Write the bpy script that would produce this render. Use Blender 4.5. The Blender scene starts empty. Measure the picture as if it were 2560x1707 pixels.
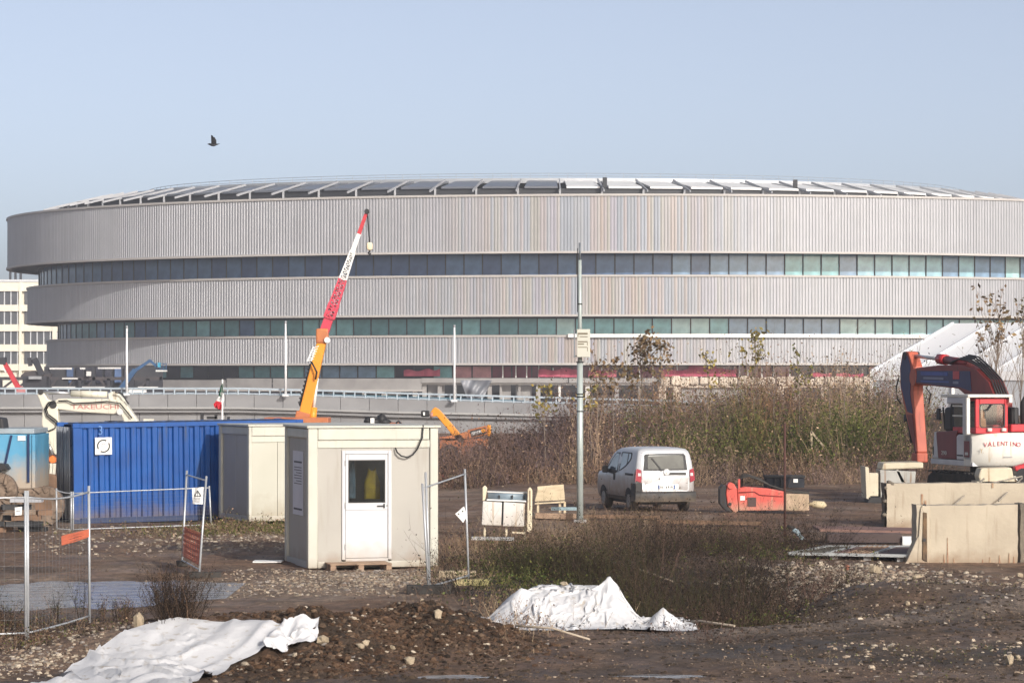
import bpy, bmesh, math, random
import numpy as np
from mathutils import Vector, Matrix
random.seed(7); rng = np.random.default_rng(7)
S = bpy.context.scene
COL = S.collection
R = math.radians

# ------------------------------------------------------------------ camera, world, sun, exposure
CAM_H = 3.8
FPX = 7500.0
PITCH = math.atan((940 - 853.5) / FPX)
cam_d = bpy.data.cameras.new('camera'); cam = bpy.data.objects.new('camera', cam_d); COL.objects.link(cam)
cam.location = (0, 0, CAM_H); cam.rotation_euler = (math.pi / 2 + PITCH, 0, 0)
cam_d.sensor_width = 36; cam_d.lens = 36 * FPX / 2560
cam_d.clip_start = 0.5; cam_d.clip_end = 12000
S.camera = cam

SUN_AZ, SUN_EL = 30, 23            # degrees right of straight-behind the camera / above the horizon
to_sun = Vector((math.sin(R(SUN_AZ)) * math.cos(R(SUN_EL)), -math.cos(R(SUN_AZ)) * math.cos(R(SUN_EL)), math.sin(R(SUN_EL))))
w = bpy.data.worlds.new('World'); S.world = w; w.use_nodes = True
nt = w.node_tree; nt.nodes.clear()
sky = nt.nodes.new('ShaderNodeTexSky'); sky.sky_type = 'NISHITA'; sky.sun_disc = False
sky.sun_elevation = R(SUN_EL); sky.sun_rotation = math.atan2(to_sun.x, to_sun.y)
sky.altitude = 0; sky.air_density = 0.4; sky.dust_density = 2.1; sky.ozone_density = 1.2
hs = nt.nodes.new('ShaderNodeHueSaturation'); hs.inputs['Saturation'].default_value = 0.70
wb = nt.nodes.new('ShaderNodeVectorMath'); wb.operation = 'MULTIPLY'; wb.inputs[1].default_value = (1.05, 1.0, 0.93)      # the camera's white balance
bg = nt.nodes.new('ShaderNodeBackground'); bg.inputs['Strength'].default_value = 0.128
wo = nt.nodes.new('ShaderNodeOutputWorld')
nt.links.new(sky.outputs[0], hs.inputs['Color']); nt.links.new(hs.outputs[0], wb.inputs[0]); nt.links.new(wb.outputs[0], bg.inputs['Color']); nt.links.new(bg.outputs[0], wo.inputs[0])
sl = bpy.data.lights.new('sun', 'SUN'); sl.energy = 2.35; sl.angle = R(0.5); sl.color = (1.0, 0.95, 0.88)
so = bpy.data.objects.new('sun', sl); COL.objects.link(so); so.rotation_euler = to_sun.to_track_quat('Z', 'Y').to_euler(); so.location = (40, -40, 60)
S.view_settings.view_transform = 'Standard'; S.view_settings.look = 'None'
S.view_settings.exposure = 0.62; S.view_settings.gamma = 1.0; S.view_settings.use_curve_mapping = False
S.render.engine = 'CYCLES'
S.cycles.max_bounces = 6; S.cycles.transparent_max_bounces = 24

# ------------------------------------------------------------------ measuring helpers
COSP, SINP = math.cos(PITCH), math.sin(PITCH)
def W(px, py, Y):
    """the point of the place that lies Y metres ahead in the direction seen at photo pixel px, py"""
    a, b = (px - 1280) / FPX, (853.5 - py) / FPX
    dy, dz = COSP - b * SINP, SINP + b * COSP
    t = Y / dy
    return Vector((a * t, Y, CAM_H + dz * t))
def _hash(ix, iy, seed):
    h = (ix.astype(np.int64) * 374761393 + iy.astype(np.int64) * 668265263 + seed * 974711) & 0x7fffffff
    h = ((h ^ (h >> 13)) * 1274126177) & 0x7fffffff
    return ((h ^ (h >> 16)) & 0xffff) / 65535.0
def vn(x, y, seed=0):
    x = np.asarray(x, float); y = np.asarray(y, float)
    ix, iy = np.floor(x), np.floor(y); fx, fy = x - ix, y - iy
    fx = fx * fx * (3 - 2 * fx); fy = fy * fy * (3 - 2 * fy)
    a, b = _hash(ix, iy, seed), _hash(ix + 1, iy, seed); c, d = _hash(ix, iy + 1, seed), _hash(ix + 1, iy + 1, seed)
    return (a * (1 - fx) + b * fx) * (1 - fy) + (c * (1 - fx) + d * fx) * fy
def fbm(x, y, o=3, seed=0):
    r, a, t = 0, 1, 0
    for k in range(o):
        r = r + a * vn(x * 2 ** k + 17 * k, y * 2 ** k - 9 * k, seed + k); t += a; a *= 0.5
    return r / t - 0.5
def ss(t):
    t = np.clip(t, 0, 1); return t * t * (3 - 2 * t)
def ga(x, y, cx, cy, sx, sy):
    return np.exp(-((x - cx) / sx) ** 2 - ((y - cy) / sy) ** 2)
def heapmask(x, y):
    under = ss((y - (41.9 + (np.minimum(x, -2.4) + 2.75) * 4.2) + .55) / .5) * ss((-2.25 - x) / .3)
    return (1 - under) * np.clip(ga(x, y, -1.3, 42.6, 1.5, 1.5) + ga(x, y, -3.2, 40.3, 1.3, 1.2) + .9 * ga(x, y, -3.2, 38.9, 1.5, .9), 0, 1)
def trackmask(x, y):
    c = 43.5 + (x - 2.6) * 0.85
    return ss((x - 1.5) / 2) * ss(1 - np.abs(y - c) / 3.0)
def hgt(x, y):
    """height of the ground"""
    x = np.asarray(x, float); y = np.asarray(y, float)
    near = 1 - ss((y - 90) / 40)
    h = 0.16 * fbm(x / 4, y / 7, 3, 3) * (.4 + .6 * near) + 0.05 * fbm(x * .9, y * .7, 3, 11) * near
    tm = trackmask(x, y)
    h = h * (1 - .5 * tm)
    h = h + 0.15 * ss((y - 70) / 9) * ss((x + 1.5) / 2) * (1 - ss((y - 140) / 20))
    # earth bank with brush behind the van
    bx = ss((x + 3.5) / 7)
    h = h + (1.75 * bx + .35 * ss((x + 9) / 5) * (1 - bx)) * ss(1 - np.abs(y - 119) / 15) * (1 + .75 * fbm(x / 3.2, y / 4, 3, 5)) * (.8 + .3 * ss((x - 1) / 9))
    # bank below the left cloth, brown spoil heaps, ditch, rubble slope
    h = h + .46 * np.exp(-((y - 41.3) / 1.5) ** 2) * ss((x + 7.6) / 3.2) * (1 - ss((x + 2.6) / 1.2))
    hm = heapmask(x, y)
    h = h + .52 * ga(x, y, -1.3, 42.8, 1.1, 1.1) + .16 * ga(x, y, -3.0, 40.4, 1.1, .9)
    h = h + hm * (.42 * fbm(x * 2.4, y * 1.8, 4, 21) + .18 * fbm(x * 6, y * 5, 3, 23))
    h = h - 1.15 * ga(x, y, 3.0, 52.5, 2.1, 4.0) + .25 * ga(x, y, 5.6, 51.5, 1.6, 2.2)
    h = h + .22 * ga(x, y, 7.5, 50.5, 4, 1.6) - .07 * tm * np.sin((y - .85 * x) * 2.2 + .6 * fbm(x, y, 2, 43)) + .05 * tm * np.abs(fbm(x * 2.5, y * 1.5, 3, 44))
    h = h - .10 * ga(x, y, -3.0, 61.2, 1.6, 1.5)
    # pool of water on the left, small puddles in front
    h = h - .21 * ga(x, y, -8.0, 53.3, 2.7, 4.6) * (1 + .9 * fbm(x * .8, y * .5, 4, 31))
    h = h - .13 * ga(x, y, -.75, 38.15, .55, .5) - .12 * ga(x, y, 1.75, 38.3, .65, .35)
    h = h + tm * .05 * fbm(x * 1.8, y * 1.8, 3, 41) + near * .02 * fbm(x * 5, y * 5, 2, 45)
    return h
def H(x, y): return float(hgt(np.array([x]), np.array([y]))[0])
_YS = np.concatenate([np.arange(34, 140, .06), np.arange(140, 420, 1)])
def G(px, py):
    """where the line of sight through photo pixel px, py first meets the ground"""
    p0 = W(px, py, 1.0); dx, dz = p0.x, p0.z - CAM_H
    zz = CAM_H + dz * _YS - hgt(dx * _YS, _YS)
    k = np.argmax(zz <= 0)
    Y = float(_YS[k]); x = dx * Y
    return Vector((x, Y, H(x, Y)))
def Gx(px, Y):
    x = (px - 1280) / FPX * Y * 1.0
    return Vector((x, Y, H(x, Y)))

# ------------------------------------------------------------------ materials
def new_mat(name):
    m = bpy.data.materials.new(name); m.use_nodes = True
    return m, m.node_tree.nodes, m.node_tree.links, m.node_tree.nodes['Principled BSDF']
def pm(name, c1, c2=None, scale=3.0, rough=.7, metal=0.0, bump=0.0, bscale=None, detail=5, spec=.4, dirt=None, dirt_z=None, stretch=None, contrast=(.35, .65), rust=None):
    """a painted / earthy surface: two tones mixed by noise, optional mud below a height, optional streaks"""
    m, N, L, b = new_mat(name)
    b.inputs['Roughness'].default_value = rough; b.inputs['Metallic'].default_value = metal; b.inputs['Specular IOR Level'].default_value = spec
    tc = N.new('ShaderNodeTexCoord'); co = tc.outputs['Object']
    if stretch:
        mp = N.new('ShaderNodeMapping'); mp.inputs['Scale'].default_value = stretch; L.new(co, mp.inputs[0]); co2 = mp.outputs[0]
    else: co2 = co
    if c2 is None: c2 = tuple(min(1, c * .8) for c in c1)
    nz = N.new('ShaderNodeTexNoise'); nz.inputs['Scale'].default_value = scale; nz.inputs['Detail'].default_value = detail; L.new(co2, nz.inputs['Vector'])
    rp = N.new('ShaderNodeValToRGB'); rp.color_ramp.elements[0].position = contrast[0]; rp.color_ramp.elements[1].position = contrast[1]
    rp.color_ramp.elements[0].color = (*c1, 1); rp.color_ramp.elements[1].color = (*c2, 1)
    L.new(nz.outputs['Fac'], rp.inputs[0]); out = rp.outputs[0]
    def mix(fac, a, c):
        x = N.new('ShaderNodeMix'); x.data_type = 'RGBA'; L.new(fac, x.inputs[0]); L.new(a, x.inputs[6]); x.inputs[7].default_value = (*c, 1); return x.outputs[2]
    if rust:
        mp = N.new('ShaderNodeMapping'); mp.inputs['Scale'].default_value = (5, 5, .5); L.new(co, mp.inputs[0])
        n2 = N.new('ShaderNodeTexNoise'); n2.inputs['Scale'].default_value = 1.6; n2.inputs['Detail'].default_value = 6; L.new(mp.outputs[0], n2.inputs['Vector'])
        r2 = N.new('ShaderNodeValToRGB'); r2.color_ramp.elements[0].position = .58; r2.color_ramp.elements[1].position = .74
        L.new(n2.outputs['Fac'], r2.inputs[0]); out = mix(r2.outputs[0], out, rust)
    if dirt:
        sx = N.new('ShaderNodeSeparateXYZ'); L.new(co, sx.inputs[0])
        n3 = N.new('ShaderNodeTexNoise'); n3.inputs['Scale'].default_value = 4; n3.inputs['Detail'].default_value = 6; L.new(co, n3.inputs['Vector'])
        ma = N.new('ShaderNodeMath'); ma.operation = 'MULTIPLY_ADD'; L.new(n3.outputs['Fac'], ma.inputs[0]); ma.inputs[1].default_value = -(dirt_z[1] - dirt_z[0]) * 1.2; L.new(sx.outputs[2], ma.inputs[2])
        mr = N.new('ShaderNodeMapRange'); L.new(ma.outputs[0], mr.inputs[0]); mr.inputs[1].default_value = dirt_z[0] - (dirt_z[1] - dirt_z[0]) * .6; mr.inputs[2].default_value = dirt_z[1] - (dirt_z[1] - dirt_z[0]) * .6; mr.inputs[3].default_value = .9; mr.inputs[4].default_value = 0
        out = mix(mr.outputs[0], out, dirt)
    L.new(out, b.inputs['Base Color'])
    if bump:
        bn = N.new('ShaderNodeTexNoise'); bn.inputs['Scale'].default_value = bscale or scale * 4; bn.inputs['Detail'].default_value = 6; L.new(co2, bn.inputs['Vector'])
        bp = N.new('ShaderNodeBump'); bp.inputs['Strength'].default_value = bump; bp.inputs['Distance'].default_value = .02; L.new(bn.outputs['Fac'], bp.inputs['Height']); L.new(bp.outputs[0], b.inputs['Normal'])
    return m
def attr_mat(name, attr, rough=.7, spec=.3, n_amp=0.0, n_scale=6, bump=0.0, bscale=20, metal=0, wet=False, bdist=.04):
    """colour read from the mesh's own colour attribute, varied by noise"""
    m, N, L, b = new_mat(name)
    b.inputs['Roughness'].default_value = rough; b.inputs['Specular IOR Level'].default_value = spec; b.inputs['Metallic'].default_value = metal
    at = N.new('ShaderNodeAttribute'); at.attribute_name = attr; out = at.outputs['Color']
    tc = N.new('ShaderNodeTexCoord')
    if n_amp:
        nz = N.new('ShaderNodeTexNoise'); nz.inputs['Scale'].default_value = n_scale; nz.inputs['Detail'].default_value = 8; nz.inputs['Roughness'].default_value = .65; L.new(tc.outputs['Object'], nz.inputs['Vector'])
        mr = N.new('ShaderNodeMapRange'); L.new(nz.outputs['Fac'], mr.inputs[0]); mr.inputs[1].default_value = .3; mr.inputs[2].default_value = .7; mr.inputs[3].default_value = 1 - n_amp; mr.inputs[4].default_value = 1 + n_amp
        vm = N.new('ShaderNodeVectorMath'); vm.operation = 'SCALE'; L.new(out, vm.inputs[0]); L.new(mr.outputs[0], vm.inputs['Scale']); out = vm.outputs[0]
        if wet:
            n2 = N.new('ShaderNodeTexNoise'); n2.inputs['Scale'].default_value = .8; n2.inputs['Detail'].default_value = 5; L.new(tc.outputs['Object'], n2.inputs['Vector'])
            m2 = N.new('ShaderNodeMapRange'); L.new(n2.outputs['Fac'], m2.inputs[0]); m2.inputs[1].default_value = .4; m2.inputs[2].default_value = .6; m2.inputs[3].default_value = .55; m2.inputs[4].default_value = .95; L.new(m2.outputs[0], b.inputs['Roughness'])
    L.new(out, b.inputs['Base Color'])
    if bump:
        bn = N.new('ShaderNodeTexNoise'); bn.inputs['Scale'].default_value = bscale; bn.inputs['Detail'].default_value = 8; bn.inputs['Roughness'].default_value = .7; L.new(tc.outputs['Object'], bn.inputs['Vector'])
        bp = N.new('ShaderNodeBump'); bp.inputs['Strength'].default_value = bump; bp.inputs['Distance'].default_value = bdist; L.new(bn.outputs['Fac'], bp.inputs['Height']); L.new(bp.outputs[0], b.inputs['Normal'])
    return m
def glass_mat(name, tint=(.8, .9, .88), refl=.12, dark=0.0):
    """window glass: see-through, mirror-like at a slant"""
    m, N, L, b = new_mat(name); N.remove(b); out = N['Material Output']
    tr = N.new('ShaderNodeBsdfTransparent'); tr.inputs[0].default_value = (*tint, 1)
    gl = N.new('ShaderNodeBsdfGlossy'); gl.inputs['Roughness'].default_value = .03; gl.inputs[0].default_value = (1, 1, 1, 1)
    fr = N.new('ShaderNodeFresnel'); fr.inputs[0].default_value = 1.45
    ad = N.new('ShaderNodeMath'); ad.operation = 'ADD'; ad.inputs[1].default_value = refl; L.new(fr.outputs[0], ad.inputs[0])
    mx = N.new('ShaderNodeMixShader'); L.new(ad.outputs[0], mx.inputs[0]); L.new(tr.outputs[0], mx.inputs[1]); L.new(gl.outputs[0], mx.inputs[2])
    L.new(mx.outputs[0], out.inputs[0])
    return m
def net_mat(name, color, pitch=.06, fill=.35, rough=.7):
    """woven netting with real holes"""
    m, N, L, b = new_mat(name); out = N['Material Output']
    b.inputs['Base Color'].default_value = (*color, 1); b.inputs['Roughness'].default_value = rough
    tc = N.new('ShaderNodeTexCoord'); nz = N.new('ShaderNodeTexNoise'); nz.inputs['Scale'].default_value = 1 / pitch; L.new(tc.outputs['Object'], nz.inputs['Vector'])
    gt = N.new('ShaderNodeMath'); gt.operation = 'GREATER_THAN'; gt.inputs[1].default_value = .5 + (.5 - fill) * .45; L.new(nz.outputs['Fac'], gt.inputs[0])
    tr = N.new('ShaderNodeBsdfTransparent'); mx = N.new('ShaderNodeMixShader')
    L.new(gt.outputs[0], mx.inputs[0]); L.new(tr.outputs[0], mx.inputs[1]); L.new(b.outputs[0], mx.inputs[2]); L.new(mx.outputs[0], out.inputs[0])
    return m

# ------------------------------------------------------------------ mesh helpers
class MB:
    """collects simple shapes; build() links them as ONE mesh object"""
    def __init__(s): s.v = []; s.f = []; s.sm = []
    def _add(s, vs, fs, sm=False):
        o = len(s.v); s.v += [Vector(v) for v in vs]; s.f += [tuple(i + o for i in f) for f in fs]; s.sm += [sm] * len(fs); return s
    def box(s, c, d, rot=None):
        c = Vector(c); hx, hy, hz = d[0] / 2, d[1] / 2, d[2] / 2
        vs = [Vector((x, y, z)) for x in (-hx, hx) for y in (-hy, hy) for z in (-hz, hz)]
        if rot is not None: vs = [rot @ v for v in vs]
        return s._add([c + v for v in vs], [(0, 1, 3, 2), (4, 6, 7, 5), (0, 4, 5, 1), (2, 3, 7, 6), (0, 2, 6, 4), (1, 5, 7, 3)])
    def bx(s, x0, x1, y0, y1, z0, z1): return s.box(((x0 + x1) / 2, (y0 + y1) / 2, (z0 + z1) / 2), (abs(x1 - x0), abs(y1 - y0), abs(z1 - z0)))
    def beam(s, p, q, w, h=None, w2=None, up=(0, 0, 1)):
        p, q = Vector(p), Vector(q); d = (q - p).normalized(); u = Vector(up)
        if abs(d.dot(u)) > .98: u = Vector((0, 1, 0))
        r = d.cross(u).normalized(); u = r.cross(d); h = h or w; k = (w2 or w) / w
        vs = [p + r * a * w / 2 + u * b * h / 2 for a, b in ((-1, -1), (1, -1), (1, 1), (-1, 1))] + [q + r * a * w * k / 2 + u * b * h * k / 2 for a, b in ((-1, -1), (1, -1), (1, 1), (-1, 1))]
        return s._add(vs, [(3, 2, 1, 0), (4, 5, 6, 7), (0, 1, 5, 4), (1, 2, 6, 5), (2, 3, 7, 6), (3, 0, 4, 7)])
    def tube(s, pts, r, n=8, cap=True):
        pts = [Vector(p) for p in pts]; k = len(pts); rs = r if isinstance(r, (list, tuple)) else [r] * k
        vs = []
        for i, p in enumerate(pts):
            d = (pts[min(i + 1, k - 1)] - pts[max(i - 1, 0)]).normalized(); u = Vector((0, 0, 1)) if abs(d.z) < .95 else Vector((0, 1, 0))
            a = d.cross(u).normalized(); b = a.cross(d)
            vs += [p + (a * math.cos(t) + b * math.sin(t)) * rs[i] for t in [2 * math.pi * j / n for j in range(n)]]
        fs = [(i * n + j, i * n + (j + 1) % n, (i + 1) * n + (j + 1) % n, (i + 1) * n + j) for i in range(k - 1) for j in range(n)]
        s._add(vs, fs, True)
        if cap:
            o = len(s.v) - len(vs); s.f += [tuple(o + j for j in reversed(range(n))), tuple(o + (k - 1) * n + j for j in range(n))]; s.sm += [False, False]
        return s
    def prism(s, poly, ext):
        poly = [Vector(p) for p in poly]; e = Vector(ext); n = len(poly)
        return s._add(poly + [p + e for p in poly], [tuple(reversed(range(n))), tuple(range(n, 2 * n))] + [(i, (i + 1) % n, n + (i + 1) % n, n + i) for i in range(n)])
    def poly(s, pts): return s._add(pts, [tuple(range(len(pts)))])
    def grid(s, P, sm=True, closed_u=False):
        """P: rows of points"""
        r, c = len(P), len(P[0])
        fs = [(i * c + j, i * c + (j + 1) % c, (i + 1) * c + (j + 1) % c, (i + 1) * c + j) for i in range(r - 1) for j in range(c if closed_u else c - 1)]
        return s._add([p for row in P for p in row], fs, sm)
    def blob(s, c, rad, n=6, seed=0, jit=.2, rot=0, sm=True):
        rr = random.Random(seed); c = Vector(c); P = []; cr, sr = math.cos(rot), math.sin(rot)
        for i in range(n // 2 + 1):
            th = math.pi * i / (n // 2); row = []
            for j in range(n):
                ph = 2 * math.pi * j / n; k = 1 + rr.uniform(-jit, jit) * (0 < i < n // 2)
                x, y, z = rad[0] * k * math.sin(th) * math.cos(ph), rad[1] * k * math.sin(th) * math.sin(ph), rad[2] * k * math.cos(th)
                row.append(c + Vector((x * cr - y * sr, x * sr + y * cr, z)))
            P.append(row)
        return s.grid(P, sm, True)
    def build(s, name, mat, parent=None, local=False, bev=0, kind=None, label=None, mats=None, mi=None):
        off = Vector((0, 0, 0))
        if parent is not None and not local:
            p = parent
            while p is not None: off += p.location; p = p.parent
        me = bpy.data.meshes.new(name); me.from_pydata([v - off for v in s.v], [], s.f)
        bm = bmesh.new(); bm.from_mesh(me); bmesh.ops.recalc_face_normals(bm, faces=bm.faces) if not mi else None
        bm.to_mesh(me); bm.free()
        me.polygons.foreach_set('use_smooth', s.sm)
        for m in (mats or [mat]): me.materials.append(m)
        if mi: me.polygons.foreach_set('material_index', mi)
        o = bpy.data.objects.new(name, me); COL.objects.link(o)
        if parent is not None: o.parent = parent
        if bev:
            b = o.modifiers.new('bevel', 'BEVEL'); b.width = bev; b.segments = 2; b.limit_method = 'ANGLE'; b.harden_normals = False
        if kind: o['kind'] = kind
        if label: o['label'] = label
        return o
def thing(name, label, cat, loc=(0, 0, 0), rz=0, group=None, ry=0, rx=0):
    o = bpy.data.objects.new(name, None); COL.objects.link(o); o.location = loc; o.rotation_euler = (rx, ry, rz)
    o.empty_display_size = .3
    o['label'] = label; o['category'] = cat
    if group: o['group'] = group
    return o
def tag(o, label, cat, group=None):
    o['label'] = label; o['category'] = cat
    if group: o['group'] = group
    return o
def np_mesh(name, V, F, mat, cols=None, smooth=False, kind=None, parent=None):
    V = np.asarray(V, np.float32); F = np.asarray(F, np.int32); k = F.shape[1]
    me = bpy.data.meshes.new(name); me.vertices.add(len(V)); me.vertices.foreach_set('co', V.ravel())
    me.loops.add(F.size); me.loops.foreach_set('vertex_index', F.ravel())
    me.polygons.add(len(F)); me.polygons.foreach_set('loop_start', np.arange(0, F.size, k, dtype=np.int32))
    me.polygons.foreach_set('use_smooth', np.full(len(F), smooth))
    me.update(calc_edges=True)
    if cols is not None:
        a = me.color_attributes.new('tint', 'FLOAT_COLOR', 'POINT'); c = np.ones((len(V), 4), np.float32); c[:, :3] = cols; a.data.foreach_set('color', c.ravel())
    me.materials.append(mat)
    o = bpy.data.objects.new(name, me); COL.objects.link(o)
    if kind: o['kind'] = kind
    if parent is not None: o.parent = parent
    return o
def text(name, s, size, loc, rot, mat, parent, sx=1.0, depth=.004):
    cu = bpy.data.curves.new(name, 'FONT'); cu.body = s; cu.size = size; cu.extrude = depth; cu.align_x = 'CENTER'; cu.align_y = 'CENTER'; cu.resolution_u = 2
    t = bpy.data.objects.new(name, cu); COL.objects.link(t); dg = bpy.context.evaluated_depsgraph_get()
    me = bpy.data.meshes.new_from_object(t.evaluated_get(dg)); bpy.data.objects.remove(t); bpy.data.curves.remove(cu)
    me.materials.clear(); me.materials.append(mat)
    o = bpy.data.objects.new(name, me); COL.objects.link(o); o.parent = parent; o.location = loc; o.rotation_euler = rot; o.scale = (sx, 1, 1)
    return o
def dup(root, loc, label=None, rz=None, scale=None):
    def rec(o, par):
        c = o.copy(); COL.objects.link(c); c.parent = par
        for ch in o.children: rec(ch, c)
        return c
    r = rec(root, None); r.location = loc
    if rz is not None: r.rotation_euler.z = rz
    if scale: r.scale = scale
    if label: r['label'] = label
    return r
def stems(base, height, lean, r0, k=3, curl=.25, rs=rng):
    """many thin three-sided stems -> V, F(quads), top points (N,k,3)"""
    n = len(base); t = np.linspace(0, 1, k)[None, :, None]
    d = np.concatenate([lean, np.ones((n, 1))], 1); d /= np.linalg.norm(d, axis=1)[:, None]
    bend = rs.normal(size=(n, 1, 3)) * curl * height[:, None, None]
    P = base[:, None, :] + d[:, None, :] * height[:, None, None] * t + bend * t * t
    rad = (r0[:, None] * np.linspace(1, .3, k)[None, :])
    ang = np.array([0, 2.094, 4.189]); ring = np.stack([np.cos(ang), np.sin(ang), 0 * ang], 1)
    V = P[:, :, None, :] + ring[None, None] * rad[:, :, None, None]
    idx = np.arange(n * k * 3).reshape(n, k, 3); F = []
    for j in range(3):
        a, b = idx[:, :-1, j], idx[:, :-1, (j + 1) % 3]; c, e = idx[:, 1:, (j + 1) % 3], idx[:, 1:, j]
        F.append(np.stack([a, b, c, e], -1).reshape(-1, 4))
    return V.reshape(-1, 3), np.concatenate(F), P
def quads(C, size, rs=rng, flat=.0):
    """leaf-sized faces at the points C"""
    n = len(C); a = rs.normal(size=(n, 3)); a /= np.linalg.norm(a, axis=1)[:, None]; b = rs.normal(size=(n, 3)); b -= (a * b).sum(1)[:, None] * a; b /= np.linalg.norm(b, axis=1)[:, None]
    a *= size[:, None]; b *= size[:, None] * .6
    V = np.stack([C - a, C + b, C + a, C - b], 1).reshape(-1, 3)
    return V, np.arange(n * 4).reshape(n, 4)
def join(parts):
    Vs, Fs, o = [], [], 0
    for V, F in parts: Vs.append(V); Fs.append(F + o); o += len(V)
    return np.concatenate(Vs), np.concatenate(Fs)
def brush_mesh(base, hmin, hmax, r0, nb=4, lean=.35, twig=.5, rs=rng, curl=.2, hv=1.0):
    """stems with side twigs growing from the base points"""
    n = len(base); h = rs.uniform(hmin, hmax, n) * hv
    V, F, P = stems(base, h, lean if hasattr(lean, 'shape') else rs.normal(size=(n, 2)) * lean, rs.uniform(.6, 1.2, n) * r0, 3, curl, rs)
    parts = [(V, F)]
    for b in range(nb):
        t = rs.uniform(.25, 1, n)[:, None]
        q = np.where(t < .5, P[:, 0] + (P[:, 1] - P[:, 0]) * t * 2, P[:, 1] + (P[:, 2] - P[:, 1]) * (t * 2 - 1))
        V2, F2, _ = stems(q, h * rs.uniform(.2, .55, n) * twig, rs.normal(size=(n, 2)) * 1.1, np.full(n, r0 * .5), 3, .3, rs)
        parts.append((V2, F2))
    return join(parts), P
# ================================================================== ground and water
def axis(lo_f, hi_f, step, lo, hi, grow=1.16):
    a = list(np.arange(lo_f, hi_f, step)); s = step; x = a[-1]
    while x < hi: s *= grow; x += s; a.append(x)
    s = step; x = a[0]
    while x > lo: s *= grow; x -= s; a.insert(0, x)
    return np.array(a)
gx = axis(-10, 11, .085, -3000, 3000)
ya = np.concatenate([np.arange(34, 62, .085), np.arange(62, 90, .22), np.arange(90, 140, .5)])
yl = [ya[0]]; st = .085
while yl[0] > -60: st *= 1.16; yl.insert(0, yl[0] - st)
yh = [ya[-1]]; st = .5
while yh[-1] < 6000: st *= 1.16; yh.append(yh[-1] + st)
gy = np.concatenate([np.array(yl[:-1]), ya, np.array(yh[1:])])
GX, GY = np.meshgrid(gx, gy)
GZ = hgt(GX, GY)
nx, ny = len(gx), len(gy)
ii = np.arange(nx * ny).reshape(ny, nx)
F = np.stack([ii[:-1, :-1], ii[:-1, 1:], ii[1:, 1:], ii[1:, :-1]], -1).reshape(-1, 4)
X, Y = GX.ravel(), GY.ravel()
mud = np.array([.185, .116, .076]); grey = np.array([.130, .090, .064]); brown = np.array([.115, .068, .042]); dark = np.array([.055, .042, .030]); pale = np.array([.29, .22, .165]); green = np.array([.075, .085, .03])
c = np.ones((len(X), 3)) * mud
def blend(c, col, m): return c * (1 - m[:, None]) + col * m[:, None]
c = blend(c, pale, .55 * ss((fbm(X * .8, Y * .35, 4, 61) + .02) / .25))
c = blend(c, pale, .7 * ga(X, Y, -2.4, 56.5, 1.9, 2.2) * (.6 + .8 * fbm(X * 1.2, Y, 3, 62)))
c = blend(c, grey, .8 * trackmask(X, Y))
c = blend(c, grey, .6 * ss((46 - Y) / 4) * ss((X - .5) / 1.5))

c = blend(c, dark * .7, np.clip(1.4 * ga(X, Y, 2.9, 54.5, 3.3, 6), 0, .95))  # dark ditch soil, deepened further to carry the shade in the hollow
c = blend(c, dark, .75 * ga(X, Y, 7.5, 50.5, 4.5, 2.4) * np.clip(.6 + 1.6 * fbm(X * 1.1, Y, 3, 66), 0, 1))
c = blend(c, dark, .7 * ss((fbm(X * .35 + 4, Y * .22, 4, 67) - .02) / .2) * (Y < 60))
c = blend(c, green, .7 * ga(X, Y, -6.3, 73.5, 2.2, 1.8) * ss(.5 + 2 * fbm(X, Y, 3, 64)))
c = blend(c, dark, .8 * ss((Y - 101) / 5) * ss((X + 5) / 3) * ss((140 - Y) / 5))
c = blend(c, dark, .5 * ga(X, Y, -8, 53, 2.6, 4.0))
c = blend(c, grey * .62, .8 * trackmask(X, Y) * ss(.5 + 1.5 * np.sin((Y - .85 * X) * 2.2 + .6 * fbm(X, Y, 2, 43))))
dtr = Y - (43.5 + (X - 2.6) * .85)
c = blend(c, np.array([.20, .158, .128]), .8 * ss((X - 1.2) / 1.5) * ss((dtr + .3) / .5) * ss((1.9 - dtr) / .5) * (Y < 60))
c = blend(c, dark, .75 * ss((X - 1.0) / 1.5) * (np.exp(-((dtr + .75) / .35) ** 2) + np.exp(-((dtr + 2.3) / .45) ** 2)) * ss(.75 + 1.2 * fbm(X * .9, Y * .6, 3, 74)))
c = blend(c, brown, np.clip(heapmask(X, Y) * 1.8, 0, 1))
c = blend(c, dark, np.clip(heapmask(X, Y) * 1.5, 0, 1) * ss((fbm(X * 1.5, Y * 1.2, 3, 68) - .0) / .12) * .7)
c *= ((1 + .9 * fbm(X * 1.4, Y * 1.0, 4, 65)) * (1 + .7 * fbm(X * 4.5, Y * 3, 3, 69) * (Y < 70)))[:, None]
m_ground = attr_mat('ground_mud', 'tint', .85, .35, .55, 6, 1.0, 7, wet=True, bdist=.14)
o = np_mesh('ground', np.stack([X, Y, GZ.ravel()], 1), F, m_ground, np.clip(c, .01, 1), True, 'structure')
m_water, N, L, b = new_mat('muddy_water')
b.inputs['Base Color'].default_value = (.27, .265, .26, 1); b.inputs['Roughness'].default_value = .10; b.inputs['IOR'].default_value = 1.33; b.inputs['Specular IOR Level'].default_value = .5
tc = N.new('ShaderNodeTexCoord'); nz = N.new('ShaderNodeTexNoise'); mpw = N.new('ShaderNodeMapping'); mpw.inputs['Scale'].default_value = (.5, 1.6, 1); L.new(tc.outputs['Object'], mpw.inputs[0]); nz.inputs['Scale'].default_value = 2.2; nz.inputs['Detail'].default_value = 4; L.new(mpw.outputs[0], nz.inputs['Vector'])
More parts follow.
